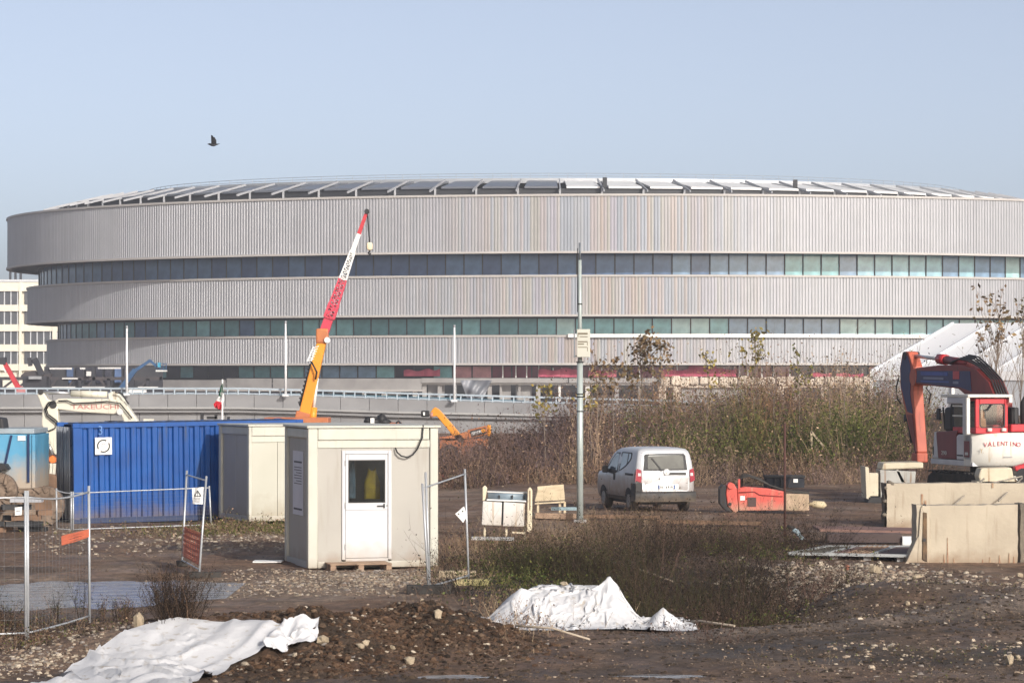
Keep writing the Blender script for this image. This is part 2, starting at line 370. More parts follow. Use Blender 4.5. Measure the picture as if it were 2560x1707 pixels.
bp = N.new('ShaderNodeBump'); bp.inputs['Strength'].default_value = 1.0; bp.inputs['Distance'].default_value = .12; L.new(nz.outputs['Fac'], bp.inputs['Height']); L.new(bp.outputs[0], b.inputs['Normal'])
for nm, x0, x1, y0, y1, z in (('puddle', -13.5, -5.0, 46.5, 62, -.085), ('puddle', -1.35, -.2, 37.5, 38.8, None), ('puddle', 1.0, 2.5, 37.8, 38.8, None)):
    if z is None:
        cx, cy = (x0 + x1) / 2, (y0 + y1) / 2; z = H(cx, cy) + .07
    o = MB().poly([(x0, y0, z), (x1, y0, z), (x1, y1, z), (x0, y1, z)]).build(nm, m_water, kind='structure')

# ================================================================== the arena
EC, EA, EB, ER = Vector((14.83, 443.63, 0)), 88.92, 67.16, -.0304
def EP(phi, off, z):
    a, b = (EA + off) * math.cos(phi), (EB + off) * math.sin(phi)
    return Vector((EC.x + a * math.cos(ER) - b * math.sin(ER), EC.y + a * math.sin(ER) + b * math.cos(ER), z))
PH0 = -math.pi / 2 - ER
def arc_phis(off, step, n=None):
    """parameters equally spaced along the whole ring, starting at the back"""
    m = 6000; ph = np.linspace(0, 2 * math.pi, m + 1) + PH0 + math.pi
    x = (EA + off) * np.cos(ph); y = (EB + off) * np.sin(ph)
    s = np.concatenate([[0], np.cumsum(np.hypot(np.diff(x), np.diff(y)))])
    n = n or int(round(s[-1] / step))
    return np.interp(np.linspace(0, s[-1], n + 1), s, ph), s[-1]
def zz(y, off=0): return CAM_H + (940 - y) * (375 - off) / FPX
arena = thing('arena_building', 'huge rounded grey arena of three overhanging ribbed bands with window strips between', 'arena', (EC.x, EC.y, 0))
m_clad = attr_mat('ribbed_aluminium', 'tint', .45, .4, .06, .3, metal=.15)
m_trim = pm('pale_trim', (.46, .44, .42), (.42, .40, .38), .3, .5)
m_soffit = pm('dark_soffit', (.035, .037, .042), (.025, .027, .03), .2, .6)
bands = [(0.0, 487, 627), (-2.9, 690, 786), (-5.7, 841, 908)]
tints = .9 * np.array([[.53, .36, .23], [.30, .37, .46], [.40, .36, .45], [.44, .40, .27], [.50, .44, .38], [.34, .38, .42], [.47, .36, .33]])
base_c = np.array([.37, .378, .40])
for bi, (off, yt, yb) in enumerate(bands):
    zt, zb = zz(yt, off), zz(yb, off)
    ph, tot = arc_phis(off, .42); n = len(ph) - 1
    # one rib: flat joint, raised tube
    prof = [(0, -.0), (.16, .0), (.30, .075), (.70, .075), (.84, .0)]
    V, C = [], []
    cols = np.zeros((n, 3)); i = 0; r2 = np.random.default_rng(20 + bi)
    while i < n:
        run = int((2 if r2.random() < .25 else 1)); j = min(n, i + run)
        px_ = EP(ph[i], off, 0).x
        amp = math.exp(-((px_ - 10.5 + bi) / 17.0) ** 2) * (.36 if bi < 2 else .33) if math.sin(ph[i] + ER) < 0 else 0
        cols[i:j] = base_c * (1 - amp) + tints[r2.integers(0, 7)] * amp
        i = j
    cols *= r2.uniform(.94, 1.06, (n, 1))
    for i in range(n):
        for t, d in prof:
            p = ph[i] + (ph[i + 1] - ph[i]) * t
            a, b_ = EP(p, off + d, zb), EP(p, off + d, zt); V += [a, b_]; k = .85 if d <= 0 else 1; C += [cols[i] * k, cols[i] * k]
    V = np.array(V); m = n * len(prof); k = np.arange(m); q = (k + 1) % m
    Fq = np.stack([2 * k, 2 * q, 2 * q + 1, 2 * k + 1], 1)
    o = np_mesh('ribbed_band', V - np.array([EC.x, EC.y, 0]), Fq, m_clad, np.array(C), False, 'stuff', arena)
    big = [PH0 + math.pi + 2 * math.pi * t / 300 for t in range(301)]
    for z0, z1 in ((zt - .05, zt + .22), (zb - .22, zb + .05)):
        mb = MB(); mb.grid([[EP(p, off + .24, z0) for p in big], [EP(p, off + .24, z1) for p in big], [EP(p, off - .5, z1) for p in big], [EP(p, off - .5, z0) for p in big], [EP(p, off + .24, z0) for p in big]], False)
        mb.build('band_edge', m_trim, arena)
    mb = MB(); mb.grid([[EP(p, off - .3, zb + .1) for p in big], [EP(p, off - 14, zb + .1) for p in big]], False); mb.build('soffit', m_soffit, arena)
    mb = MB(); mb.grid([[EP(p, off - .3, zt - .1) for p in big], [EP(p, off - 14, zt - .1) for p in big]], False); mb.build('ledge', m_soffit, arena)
# bright sill on the lower band, right part only
mb = MB(); pr = [PH0 - .10 + .012 * t for t in range(60)]
mb.grid([[EP(p, -5.1, zz(843, -5.1)) for p in pr], [EP(p, -5.1, zz(834, -5.1)) for p in pr], [EP(p, -6.5, zz(834, -5.1)) for p in pr]], False); mb.build('sill', pm('white_sill', (.8, .8, .78), (.75, .75, .73), .3, .4), arena)
# window strips
def pane_mat(n, c, rough=.08, spec=.6):
    return pm(n, tuple(min(.9, x * 2.6) for x in c), tuple(x * 1.5 for x in c), .45, rough, spec=.4, contrast=(.38, .62))  # lifted, patchy tones put sky reflections into the pane colour
PM = {k: pane_mat('pane_' + k, c_) for k, c_ in dict(navy=(.040, .065, .125), blue=(.055, .095, .165), slate=(.12, .19, .27), teal=(.075, .17, .19), sea=(.13, .27, .29), pale=(.25, .40, .41), mist=(.19, .32, .38), black=(.018, .019, .026), rose=(.30, .15, .16), wine=(.10, .02, .035)).items()}
m_frame = pm('window_frame_dark', (.022, .03, .038), (.018, .024, .03), 1, .4)
m_back = pm('dark_interior', (.015, .018, .022), (.012, .014, .018), .2, .5)
def pick(strip, px, r):
    if strip == 0:
        if px < 560: return r.choice(['blue', 'blue', 'navy', 'slate'])
        if px < 1250: return r.choice(['navy', 'navy', 'navy', 'blue'])
        if px < 1580: return r.choice(['navy', 'blue', 'navy'])
        if px < 1800: return r.choice(['slate', 'blue', 'slate', 'teal'])
        if px < 2230: return r.choice(['slate', 'mist', 'slate', 'sea', 'slate'])
        return r.choice(['mist', 'pale', 'slate', 'mist'])
    if strip == 1:
        if px < 480: return r.choice(['teal', 'slate', 'blue', 'teal'])
        if px < 1280: return r.choice(['teal', 'sea', 'teal', 'teal', 'teal', 'blue'])
        if px < 1830: return r.choice(['sea', 'sea', 'sea', 'sea', 'pale', 'black'])
        if px < 1990: return r.choice(['slate', 'slate', 'black'])
        return r.choice(['pale', 'pale', 'sea', 'mist', 'mist'])
    if px < 1040: return r.choice(['teal', 'teal', 'black', 'slate', 'sea', 'black', 'slate'])
    if px < 1250: return r.choice(['rose', 'rose', 'sea', 'sea', 'slate'])
    return r.choice(['wine', 'black', 'wine', 'black', 'wine'])
strips = [(-4.5, 633, 687, 2.42), (-7.3, 796, 836, 2.45), (-9.0, 915, 944, 2.6)]
for si, (off, yt, yb, pw) in enumerate(strips):
    zt, zb = zz(yt, off), zz(yb, off)
    ph, tot = arc_phis(off, pw); n = len(ph) - 1; seg = tot / n; r3 = random.Random(40 + si)
    mesh_of = {}
    mul = MB(); last = None
    for i in range(n):
        p0, p1 = EP(ph[i], off, 0), EP(ph[i + 1], off, 0); mid = (p0 + p1) / 2
        if mid.y > EC.y + 10: continue
        px = 1280 + mid.x / mid.y * FPX
        mul.beam((p0.x, p0.y, zb), (p0.x, p0.y, zt), .16, .3)
        if px > 2680 or mid.y > 441: continue
        k = pick(si, px, r3)
        if last and r3.random() < .25: k = last
        last = k
        if k not in mesh_of:
            ob = MB().box((0, 0, 0), (seg - .16, .06, zt - zb)).build('window_pane', PM[k], arena, local=True); mesh_of[k] = ob.data
        else:
            ob = bpy.data.objects.new('window_pane', mesh_of[k]); COL.objects.link(ob); ob.parent = arena
        d = p1 - p0
        ob.location = (mid.x - EC.x, mid.y - EC.y, (zt + zb) / 2); ob.rotation_euler = (r3.uniform(-.004, .004), 0, math.atan2(d.y, d.x) + r3.uniform(-.006, .006))
    mul.build('window_mullions', m_frame, arena, kind='stuff')
    big = [PH0 + math.pi + 2 * math.pi * t / 200 for t in range(201)]
    mb = MB(); mb.grid([[EP(p, off - .5, zb - .6) for p in big], [EP(p, off - .5, zt + .6) for p in big]], False); mb.build('strip_backing', m_back, arena)
    for z0, z1 in ((zt, zt + .28), (zb - .22, zb)):
        mb = MB(); mb.grid([[EP(p, off + .1, z0) for p in big], [EP(p, off + .1, z1) for p in big]], False); mb.build('frame_rail', m_frame, arena)
# pink safety nets and white posts behind the lowest balustrade
m_net = pm('pink_netting', (.42, .055, .11), (.50, .12, .17), .6, .8)
m_whitep = pm('white_paint', (.78, .78, .76), (.70, .70, .68), 1, .5)
r4 = random.Random(3); mb = MB()
for px in np.arange(1255, 2170, 33):
    p = W(px + r4.uniform(-6, 6), 930, 383.0); q = EP(0, 0, 0)
def on_ring(px, off):
    """point of the ring offset off seen at column px"""
    u = (px - 1280) / FPX; best = None
    lo = PH0 - 1.2; k = np.linspace(PH0 - 1.45, PH0 + 1.45, 1500); 
    a = (EA + off) * np.cos(k); b_ = (EB + off) * np.sin(k)
    x = EC.x + a * math.cos(ER) - b_ * math.sin(ER); y = EC.y + a * math.sin(ER) + b_ * math.cos(ER)
    j = int(np.argmin(np.abs(x / y - u) + (y > EC.y) * 1)); return Vector((x[j], y[j], 0))
for px in np.arange(1255, 2170, 31):
    p = on_ring(px + r4.uniform(-7, 7), -8.2); z = zz(944, -8.2)
    o = MB().beam((p.x, p.y, z), (p.x, p.y, z + r4.uniform(1.2, 1.6)), .16).build('balustrade_post', m_whitep, arena)
for a0, a1, y0, y1 in ((1345, 1400, 924, 942), (1400, 1452, 921, 943), (1470, 1540, 926, 942), (1655, 1720, 924, 941), (1720, 1790, 915, 941), (1790, 1840, 922, 941), (1010, 1060, 925, 940), (1060, 1100, 923, 940), (2030, 2080, 932, 942), (2090, 2160, 934, 942)):
    pa, pb = on_ring(a0, -7.9), on_ring(a1, -7.9)
    zt, zb = zz(y0, -7.9), zz(y1, -7.9)
    P = [[Vector((pa.x + (pb.x - pa.x) * t, pa.y + (pb.y - pa.y) * t - .1 * math.sin(t * 9), z + (.12 * math.sin(t * 7) if z == zt else 0))) for t in [k / 8 for k in range(9)]] for z in (zb, (zb + zt) / 2, zt)]
    MB().grid(P).build('safety_net', m_net, arena)
# podium: concrete balcony with columns over a dark opening
m_conc = pm('grey_concrete', (.33, .32, .31), (.26, .25, .245), .5, .8, bump=.2, bscale=3)
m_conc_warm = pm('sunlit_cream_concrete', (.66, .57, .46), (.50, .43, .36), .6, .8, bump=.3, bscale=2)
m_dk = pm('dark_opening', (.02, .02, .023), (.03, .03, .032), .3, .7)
def ring_wall(px0, px1, off, y0, y1, name, mat, thick=.5, n=12, parent=arena):
    P = [on_ring(px0 + (px1 - px0) * t / n, off) for t in range(n + 1)]; z0, z1 = zz(y1, off), zz(y0, off)
    mb = MB(); bk = [p + Vector((0, thick, 0)) for p in P]
    mb.grid([[Vector((p.x, p.y, z0)) for p in P], [Vector((p.x, p.y, z1)) for p in P], [Vector((p.x, p.y, z1)) for p in bk], [Vector((p.x, p.y, z0)) for p in bk], [Vector((p.x, p.y, z0)) for p in P]], False)
    for e in (0, -1):
        p, q = P[e], bk[e]; mb.poly([(p.x, p.y, z0), (q.x, q.y, z0), (q.x, q.y, z1), (p.x, p.y, z1)])
    return mb.build(name, mat, parent)
for a, b_ in ((400, 565), (567, 680), (682, 870), (872, 1053)): ring_wall(a, b_, -4.5, 946 if a > 500 else 950, 975, 'balcony_panel', m_conc)
for a, b_ in ((1055, 1240), (1242, 1420), (1422, 1660)): ring_wall(a, b_, -4.4, 945, 957, 'balcony_panel', m_conc)
ring_wall(400, 1660, -4.8, 957, 962, 'balcony_ledge', m_trim, .3)
ring_wall(405, 1060, -4.2, 974, 979, 'balcony_ledge', m_trim, .3)
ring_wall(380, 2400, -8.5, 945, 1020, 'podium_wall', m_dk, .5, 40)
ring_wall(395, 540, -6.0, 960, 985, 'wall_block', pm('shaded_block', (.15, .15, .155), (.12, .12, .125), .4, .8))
for px in (560, 592, 625, 700, 745, 790, 826, 862, 912, 960, 1000, 1038, 1060, 1100, 1140, 1180, 1225, 1252, 1300, 1345, 1398, 1470, 1540, 1600):
    p = on_ring(px, -5.5); z = zz(1012, -5.5)
    MB().beam((p.x, p.y, z), (p.x, p.y, zz(958, -5.5)), .55 if px % 7 < 4 else .3).build('podium_column', m_conc if px % 3 else m_whitep, arena)
for a, b_, t in ((925, 950, 977), (965, 998, 976), (1030, 1052, 978), (1070, 1110, 962), (1252, 1276, 962), (1290, 1330, 964)):
    ring_wall(a, b_, -6.4, t, 1008, 'wall_block', m_conc, .4, 2)
# big grey plastic sheet hanging in front of the podium
pa = on_ring(1150, -3.6); pb = on_ring(1232, -3.6); P = []
for j in range(9):
    v = j / 8; row = []
    for i in range(17):
        u = i / 16; l = pa.lerp(pb, .02 + .96 * u); sh = (.0 + .9 * v) * (1 - u) * .9 - 1.1 * v * u
        row.append(Vector((l.x + sh, l.y - .25 * math.sin(u * 14 + v * 5) - .2 * math.sin(v * 6 - u * 5), zz(950, -3.6) + (zz(996, -3.6) - zz(950, -3.6)) * v)))
    P.append(row)
tag(MB().grid(P).build('plastic_sheet', pm('grey_plastic', (.22, .23, .26), (.17, .18, .2), .4, .35)), 'grey plastic sheet hanging from the balcony edge of the arena podium', 'sheet')
# sunlit cream parapet of rough blocks at the right
for k, px in enumerate(np.arange(1652, 2180, 24)):
    r4 = random.Random(k); p = on_ring(px + 12, -3.2)
    mb = MB(); mb.box((p.x, p.y, zz(953 + r4.uniform(-2, 2), -3.2)), (1.16, .8, 1.0 + r4.uniform(-.15, .3)), Matrix.Rotation(r4.uniform(-.2, .2), 3, 'Z')); mb.build('parapet_block', m_conc_warm, arena, bev=.18)
ring_wall(1650, 2200, -3.3, 962, 969, 'parapet_beam', m_conc_warm, .6)
for px in (1655, 1690, 1950, 1990, 2060, 2110, 2150): 
    p = on_ring(px, -3.5); MB().beam((p.x, p.y, zz(1010, -3.5)), (p.x, p.y, zz(966, -3.5)), .9).build('parapet_pillar', m_conc_warm, arena)
ring_wall(1690, 1945, -3.9, 968, 1010, 'parapet_wall', m_conc, .5)
# roof: ring of tilted panels on white brackets
RC, RO, RI = Vector((6.1, 437.5, 0)), 66.0, 55.0
zo, zi = 27.6, 29.3
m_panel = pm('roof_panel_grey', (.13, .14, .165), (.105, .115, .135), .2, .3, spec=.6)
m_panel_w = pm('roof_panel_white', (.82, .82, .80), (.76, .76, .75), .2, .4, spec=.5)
m_brk = pm('pale_bracket', (.36, .37, .39), (.32, .33, .35), .6, .45)
NS = 84
def RPt(t, r, z): return Vector((RC.x + (r + 8 * min(1, r / 40)) * math.cos(t), RC.y + (r - 8 * min(1, r / 40)) * math.sin(t), z))
for i in range(NS):
    t0, t1 = 2 * math.pi * i / NS + .012, 2 * math.pi * (i + 1) / NS - .004
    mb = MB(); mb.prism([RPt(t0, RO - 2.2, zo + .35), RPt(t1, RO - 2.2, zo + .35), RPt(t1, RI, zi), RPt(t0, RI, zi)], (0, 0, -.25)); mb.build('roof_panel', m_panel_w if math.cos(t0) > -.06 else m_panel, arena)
    tb = 2 * math.pi * i / NS
    if math.sin(tb) < .35:
        o = MB().beam(RPt(tb, RO + .3, zo - .35), RPt(tb, RI + 3.5, zi - .15), .17, .26).build('roof_bracket', m_brk, arena)
        pc = MB().beam(RPt(tb, RO - 2.4, zo - 1.0), RPt(tb, RO - 2.4, zo + .2), .26).build('bracket_post', m_brk, o)
mb = MB(); ts = [2 * math.pi * k / 180 for k in range(181)]
mb.grid([[RPt(t, RO - 2.6, 25.5) for t in ts], [RPt(t, RO - 2.6, zo + .1) for t in ts]], False); mb.build('roof_upstand', m_soffit, arena)
mb = MB(); mb.grid([[RPt(t, RI + .3, zi - .4) for t in ts], [RPt(t, RI + .3, zi + .25) for t in ts], [RPt(t, RI - 9, zi + .75) for t in ts], [RPt(t, .1, zi + .9) for t in ts]], False); mb.build('roof', pm('roof_sheet', (.42, .44, .47), (.36, .38, .4), .1, .4, metal=.4), arena)
mb = MB()
for k in range(150):
    t = 2 * math.pi * k / 150; mb.beam(RPt(t, RI - 4, zi + .4), RPt(t, RI - 4, zi + 1.15), .06)
for z in (.8, 1.15): mb.tube([RPt(t, RI - 4, zi + z) for t in ts], .035, 4, False)
mb.build('roof_railing', pm('thin_grey_steel', (.30, .33, .37), (.26, .29, .33), 1, .5), arena, kind='stuff')
p = RPt(-math.pi / 2 - .0, RO - 3, 0)
for px, y0, y1 in ((1512, 444, 470), (1988, 450, 470)):
    q = W(px, (y0 + y1) / 2, 381); MB().box(q, (.55, .5, (y1 - y0) / 19.7)).build('roof_vent', m_soffit, arena)
# ================================================================== office block, far left
oy = 620.0; s_ = FPX / oy
off_b = thing('office_block', 'pale cream office block with rows of tall grey windows at the left edge', 'office building', W(40, 940 + 7500 * 3.8 / oy, oy))
m_cream = pm('cream_render', (.80, .76, .64), (.74, .70, .58), .3, .7)
m_glass_o = pm('office_glass', (.10, .105, .115), (.07, .075, .085), .3, .15)
m_white = pm('white_mullion', (.62, .64, .66), (.58, .6, .62), .4, .5)
p = W(-260, 700, oy); q = W(147, 930, oy)
MB().bx(p.x, q.x, oy + .7, oy + 18, -.0, p.z).build('wall', m_cream, off_b)
for k, (ya_, yb_) in enumerate(((705, 728), (762, 778), (811, 828), (861, 878), (910, 926))):
    MB().bx(p.x, q.x - (0 if k == 0 else .02 * k), oy - .25, oy + .72, W(0, yb_, oy).z, W(0, ya_, oy).z).build('floor_band', m_cream, off_b)
for px in (-210, -78, 53): MB().bx(W(px - 3, 0, oy).x, W(px + 3.5, 0, oy).x, oy - .45, oy - .2, 0, W(0, 702, oy).z).build('pilaster', m_cream, off_b)
MB().bx(W(133, 0, oy).x, W(143, 0, oy).x, oy - .4, oy + .6, 0, W(0, 815, oy).z).build('pilaster', m_cream, off_b)
MB().bx(p.x - .3, q.x + .2, oy - .5, oy + 18.3, W(0, 705, oy).z, W(0, 699, oy).z).build('roof', m_white, off_b)
for px in (27, 40, 53): MB().beam((W(px, 0, oy + 3).x, oy + 3, W(0, 702, oy).z), (W(px, 0, oy + 3).x, oy + 3, W(0, 664, oy).z), .45).build('roof_post', m_soffit, off_b)
for k, (ya_, yb_) in enumerate(((728, 762), (778, 811), (828, 861), (878, 910))):
    for px in np.arange(-250, 145, 16.4):
        if abs(px - 53 + 8) < 4: continue
        x0, x1 = W(px + 1.8, 0, oy).x, W(px + 14.6, 0, oy).x; z0, z1 = W(0, yb_, oy).z, W(0, ya_, oy).z
        wn = MB().bx(x1 + .02, x1 + .22, oy + .1, oy + .5, z0, z1).build('window', m_white, off_b)
        MB().bx(x0 - .1, x1 + .01, oy + .35, oy + .45, z0 + .02, z1 - .02).build('pane', m_glass_o, wn)
# ================================================================== concrete ramp with railing, Y about 200 m
def interp(px, pts):
    xs, ys = zip(*pts); return float(np.interp(px, xs, ys))
RY = 200.0; rs_ = FPX / RY
ramp = thing('ramp_wall', 'long grey concrete ramp wall with a pale blue railing in front of the arena', 'wall', W(600, 1085, RY))
m_rconc = pm('ramp_concrete', (.25, .25, .255), (.20, .20, .205), .35, .85, bump=.25, bscale=2, stretch=(1, 1, 2))
m_rconc2 = pm('ramp_concrete_light', (.34, .34, .335), (.28, .28, .28), .35, .85, bump=.2, bscale=2)
top = [(-300, 986), (600, 986), (800, 991), (1000, 998), (1340, 1008), (1800, 1020)]
led = [(-300, 1018), (600, 1018), (800, 1023), (1000, 1029), (1340, 1036), (1800, 1044)]
led2 = [(-300, 1029), (600, 1029), (800, 1034), (1000, 1041), (1340, 1047), (1800, 1054)]
pxs = list(np.arange(-300, 1800, 72))
for a, b_ in zip(pxs[:-1], pxs[1:]):
    b2 = b_ - 1.2
    def strip(u, l, y0, y1, name, mat):
        A, B = W(a, interp(a, u), RY), W(b2, interp(b2, u), RY); C_, D = W(b2, interp(b2, l), RY), W(a, interp(a, l), RY)
        MB().prism([(q.x, y0, q.z) for q in (A, B, C_, D)], (0, y1 - y0, 0)).build(name, mat, ramp)
    strip(top, led, RY, RY + .5, 'parapet_panel', m_rconc)
    low = [(x, 1090) for x, y in led2]
    strip([(x, y + 2) for x, y in led2], [(-300, 1125), (1800, 1125)], RY + .25, RY + .6, 'wall_panel', m_rconc)
def band(u, l, y0, y1, name, mat):
    P = list(np.arange(-300, 1801, 50)); mb = MB()
    up = [W(p, interp(p, u), RY) for p in P]; lo = [W(p, interp(p, l), RY) for p in P]
    mb.grid([[Vector((q.x, y0, q.z)) for q in lo], [Vector((q.x, y0, q.z)) for q in up], [Vector((q.x, y1, q.z)) for q in up], [Vector((q.x, y1, q.z)) for q in lo], [Vector((q.x, y0, q.z)) for q in lo]], False)
    return mb.build(name, mat, ramp)
band([(x, y - 1) for x, y in led], [(x, y + 4) for x, y in led], RY - .35, RY + .4, 'ledge', m_rconc2)
band([(x, y + 4) for x, y in led], [(x, y + 2) for x, y in led2], RY - .12, RY + .3, 'ledge_face', m_rconc)
m_rail = pm('pale_blue_steel', (.36, .42, .47), (.30, .36, .41), 1.5, .45)
m_railg = pm('rail_infill', (.25, .30, .35), (.20, .245, .29), .8, .3)
m_raild = pm('rail_infill_dark', (.14, .15, .18), (.12, .13, .16), .8, .3)
for i, px in enumerate(np.arange(-120, 1420, 26.5)):
    yt = interp(px, top); A = W(px, yt - 17, RY + .2); B = W(px + 26.5, interp(px + 26.5, top) - 17, RY + .2)
    po = MB().beam(W(px, yt + 3, RY + .1), A, .09, .09).build('rail_post', m_rail, ramp)
    MB().prism([(A.x + .09, RY + .18, A.z - .30), (B.x - .09, RY + .18, B.z - .30), (B.x - .09, RY + .18, B.z - .68), (A.x + .09, RY + .18, A.z - .68)], (0, .05, 0)).build('rail_panel', m_raild if (i * 7) % 5 < 2 else m_railg, po)
band([(x, y - 17.5) for x, y in top], [(x, y - 13) for x, y in top], RY + .1, RY + .22, 'handrail', m_rail)
band([(x, y - 3.5) for x, y in top], [(x, y - 1) for x, y in top], RY + .1, RY + .22, 'bottom_rail', m_rail)
# teal covered strip behind the railing
t_top = [(500, 986), (760, 983), (1000, 990), (1335, 1001)]; t_bot = [(500, 988), (760, 995), (1000, 1003), (1335, 1009)]
P = list(np.arange(500, 1336, 30)); mb = MB(); TY = 205
mb.grid([[W(p, interp(p, t_bot), TY) for p in P], [W(p, interp(p, t_top), TY) for p in P], [W(p, interp(p, t_top), TY) + Vector((0, .8, -.1)) for p in P]], False)
tag(mb.build('teal_tarpaulin', pm('teal_sheet', (.012, .085, .13), (.02, .12, .17), .5, .5)), 'long teal tarpaulin strip lying behind the ramp railing right of the crane', 'tarpaulin')
# three slender masts standing on the ramp
m_mast = pm('mast_white', (.74, .75, .76), (.66, .67, .68), 1, .45)
for px, y0, y1, lab in ((317, 820, 988, 'slender white mast on the ramp, leftmost, above the pale excavator boom'), (714, 808, 990, 'slender white mast on the ramp just left of the orange crane boom'), (1136, 818, 1004, 'slender white mast on the ramp right of the crane, above the small orange boom')):
    b0 = W(px, y1, RY - .6); t0 = W(px, y0, RY - .6)
    t = thing('lamp_mast', lab, 'mast', b0, 0, 'white masts on the ramp')
    MB().tube([b0, b0.lerp(t0, .5), t0], [.09, .08, .06], 8).build('pole', m_mast, t)
    MB().tube([t0, t0 + Vector((0, 0, .15))], [.075, .075], 8).build('finial', pm('mast_cap', (.35, .37, .4)), t)
    MB().box(b0 + Vector((0, 0, .06)), (.4, .4, .12)).build('base_plate', m_mast, t)

# ================================================================== dark steelwork on the left, lifts
TYs = 330.0
m_blk = pm('black_steel', (.022, .024, .032), (.035, .035, .042), .8, .6)
m_blk2 = pm('dark_brown_steel', (.06, .05, .052), (.04, .037, .042), .8, .6)
tr = thing('steel_gantry', 'long black steel lattice gantry with pale walkway strips under the arena', 'gantry', W(180, 985, TYs))
def tb(p, q, wd, name='beam', mat=None, Y=TYs, par=None, dp=None): return MB().beam(W(p[0], p[1], Y), W(q[0], q[1], Y), wd, dp or wd).build(name, mat or m_blk, par or tr)
tb((-60, 946), (405, 946), .35, 'chord', m_blk2); tb((-60, 980), (405, 980), .6, 'chord')
for px in (0, 72, 98, 120, 165, 200, 235, 272, 330, 370, 403): tb((px, 984), (px, 916 if px in (120, 235, 330, 403) else 946), .35 if px % 3 else .5, 'post')
for a, b_ in ((0, 36), (36, 72), (72, 98), (120, 142), (165, 185), (210, 235), (272, 250), (300, 330), (345, 370)): tb((a, 976), (b_, 948), .22, 'brace', m_blk2)
MB().bx(W(112, 0, TYs + 4).x, W(404, 0, TYs + 4).x, TYs + 4, TYs + 4.3, W(0, 990, TYs).z, W(0, 916, TYs).z).build('back_panel', pm('dark_panel', (.028, .03, .038), (.045, .045, .05), .5, .5), tr)
m_pale = pm('pale_walkway', (.62, .62, .60), (.45, .45, .45), .6, .6)
for a, b_, y, t in ((75, 110, 969, .15), (130, 188, 968, .15), (205, 262, 968, .15), (345, 395, 968, .15), (20, 60, 969, .15), (124, 180, 921, .2), (200, 213, 921, .2), (245, 302, 920, .18), (155, 195, 946, .14), (322, 330, 974, .4)):
    tb((a, y), (b_, y), t, 'walkway_strip', m_pale, TYs - .6)
MB().box(W(222, 934, TYs - .8), (.5, .3, .5)).build('junction_box', m_pale, tr)
for px in range(175, 330, 24): MB().box(W(px, 938, TYs + 3.7), (.75, .1, 1.7)).build('window_pane', PM['black'] if px % 5 else PM['navy'], tr)
tag(MB().beam(W(322, 979, 300), W(366, 979, 300), .36, .36).build('white_beam', m_whitep), 'short white beam lying on the ramp edge left of the flag', 'beam')
m_red = pm('crane_red', (.52, .035, .05), (.42, .03, .04), 1.2, .45)
rl = thing('red_boom_lift', 'bright red telescopic boom leaning steeply at the left edge before the office block', 'boom lift', W(58, 985, 300))
MB().beam(W(52, 980, 300), W(12, 908, 300), .55, .5, .42).build('boom', m_red, rl); MB().beam(W(60, 984, 300), W(48, 972, 300), .75).build('boom_foot', pm('pinkish_red', (.5, .2, .2)), rl)
MB().box(W(4, 902, 300), (.9, .8, .7)).build('basket', m_blk, rl); MB().beam(W(10, 918, 300), W(17, 930, 300), .3).build('bracket', m_whitep, rl)
MB().bx(W(40, 0, 300).x, W(78, 0, 300).x, 299.2, 301.5, 0, W(0, 984, 300).z).build('carriage', m_blk, rl)
kl = thing('black_crane_head', 'black jagged steel machine head rising in front of the office block', 'machine', W(95, 950, 310))
MB().beam(W(105, 938, 310), W(86, 896, 310), .55).build('arm', m_blk, kl); MB().beam(W(76, 915, 310), W(73, 894, 310), .4).build('arm', m_blk, kl); MB().beam(W(74, 900, 310), W(86, 905, 310), .3).build('link', m_blk, kl)
MB().prism([W(52, 938, 310), W(62, 930, 310), W(84, 927, 310), W(108, 936, 310), W(128, 934, 310), W(126, 942, 310), W(52, 944, 310)], (0, 1.2, 0)).build('body', m_blk2, kl); MB().box(W(88, 944, 309), (1.3, .4, .3)).build('cab', pm('cab_grey', (.3, .31, .33)), kl)
MB().bx(W(60, 0, 310).x, W(120, 0, 310).x, 309.5, 311, 0, W(0, 940, 310).z).build('mast', m_blk, kl)
m_blue = pm('lift_blue', (.02, .06, .14), (.03, .09, .2), 1, .5)
bl = thing('blue_boom_lift', 'dark blue articulated boom lift with raised basket under the arena', 'boom lift', W(300, 985, 318))
MB().beam(W(300, 975, 318), W(338, 924, 318), .5).build('lower_boom', m_blue, bl); MB().beam(W(332, 930, 318), W(377, 900, 318), .34, .34, .28).build('upper_boom', m_blue, bl)
MB().beam(W(374, 900, 318), W(392, 916, 318), .26).build('jib', m_blue, bl)
bk = MB(); 
for y in (908, 915, 921): bk.beam(W(391, y, 318), W(416, y + 2, 318), .07)
for px in (391, 399, 408, 416): bk.beam(W(px, 907, 318), W(px, 926, 318), .07)
bk.build('basket', m_blue, bl); MB().box(W(404, 927, 318), (1.15, .8, .16)).build('basket_floor', m_pale, bl); MB().box(W(398, 912, 317.7), (.3, .3, .5)).build('control_box', pm('cyan_box', (.05, .3, .45)), bl)
MB().bx(W(288, 0, 318).x, W(325, 0, 318).x, 317, 319, 0, W(0, 972, 318).z).build('chassis', m_blk, bl)

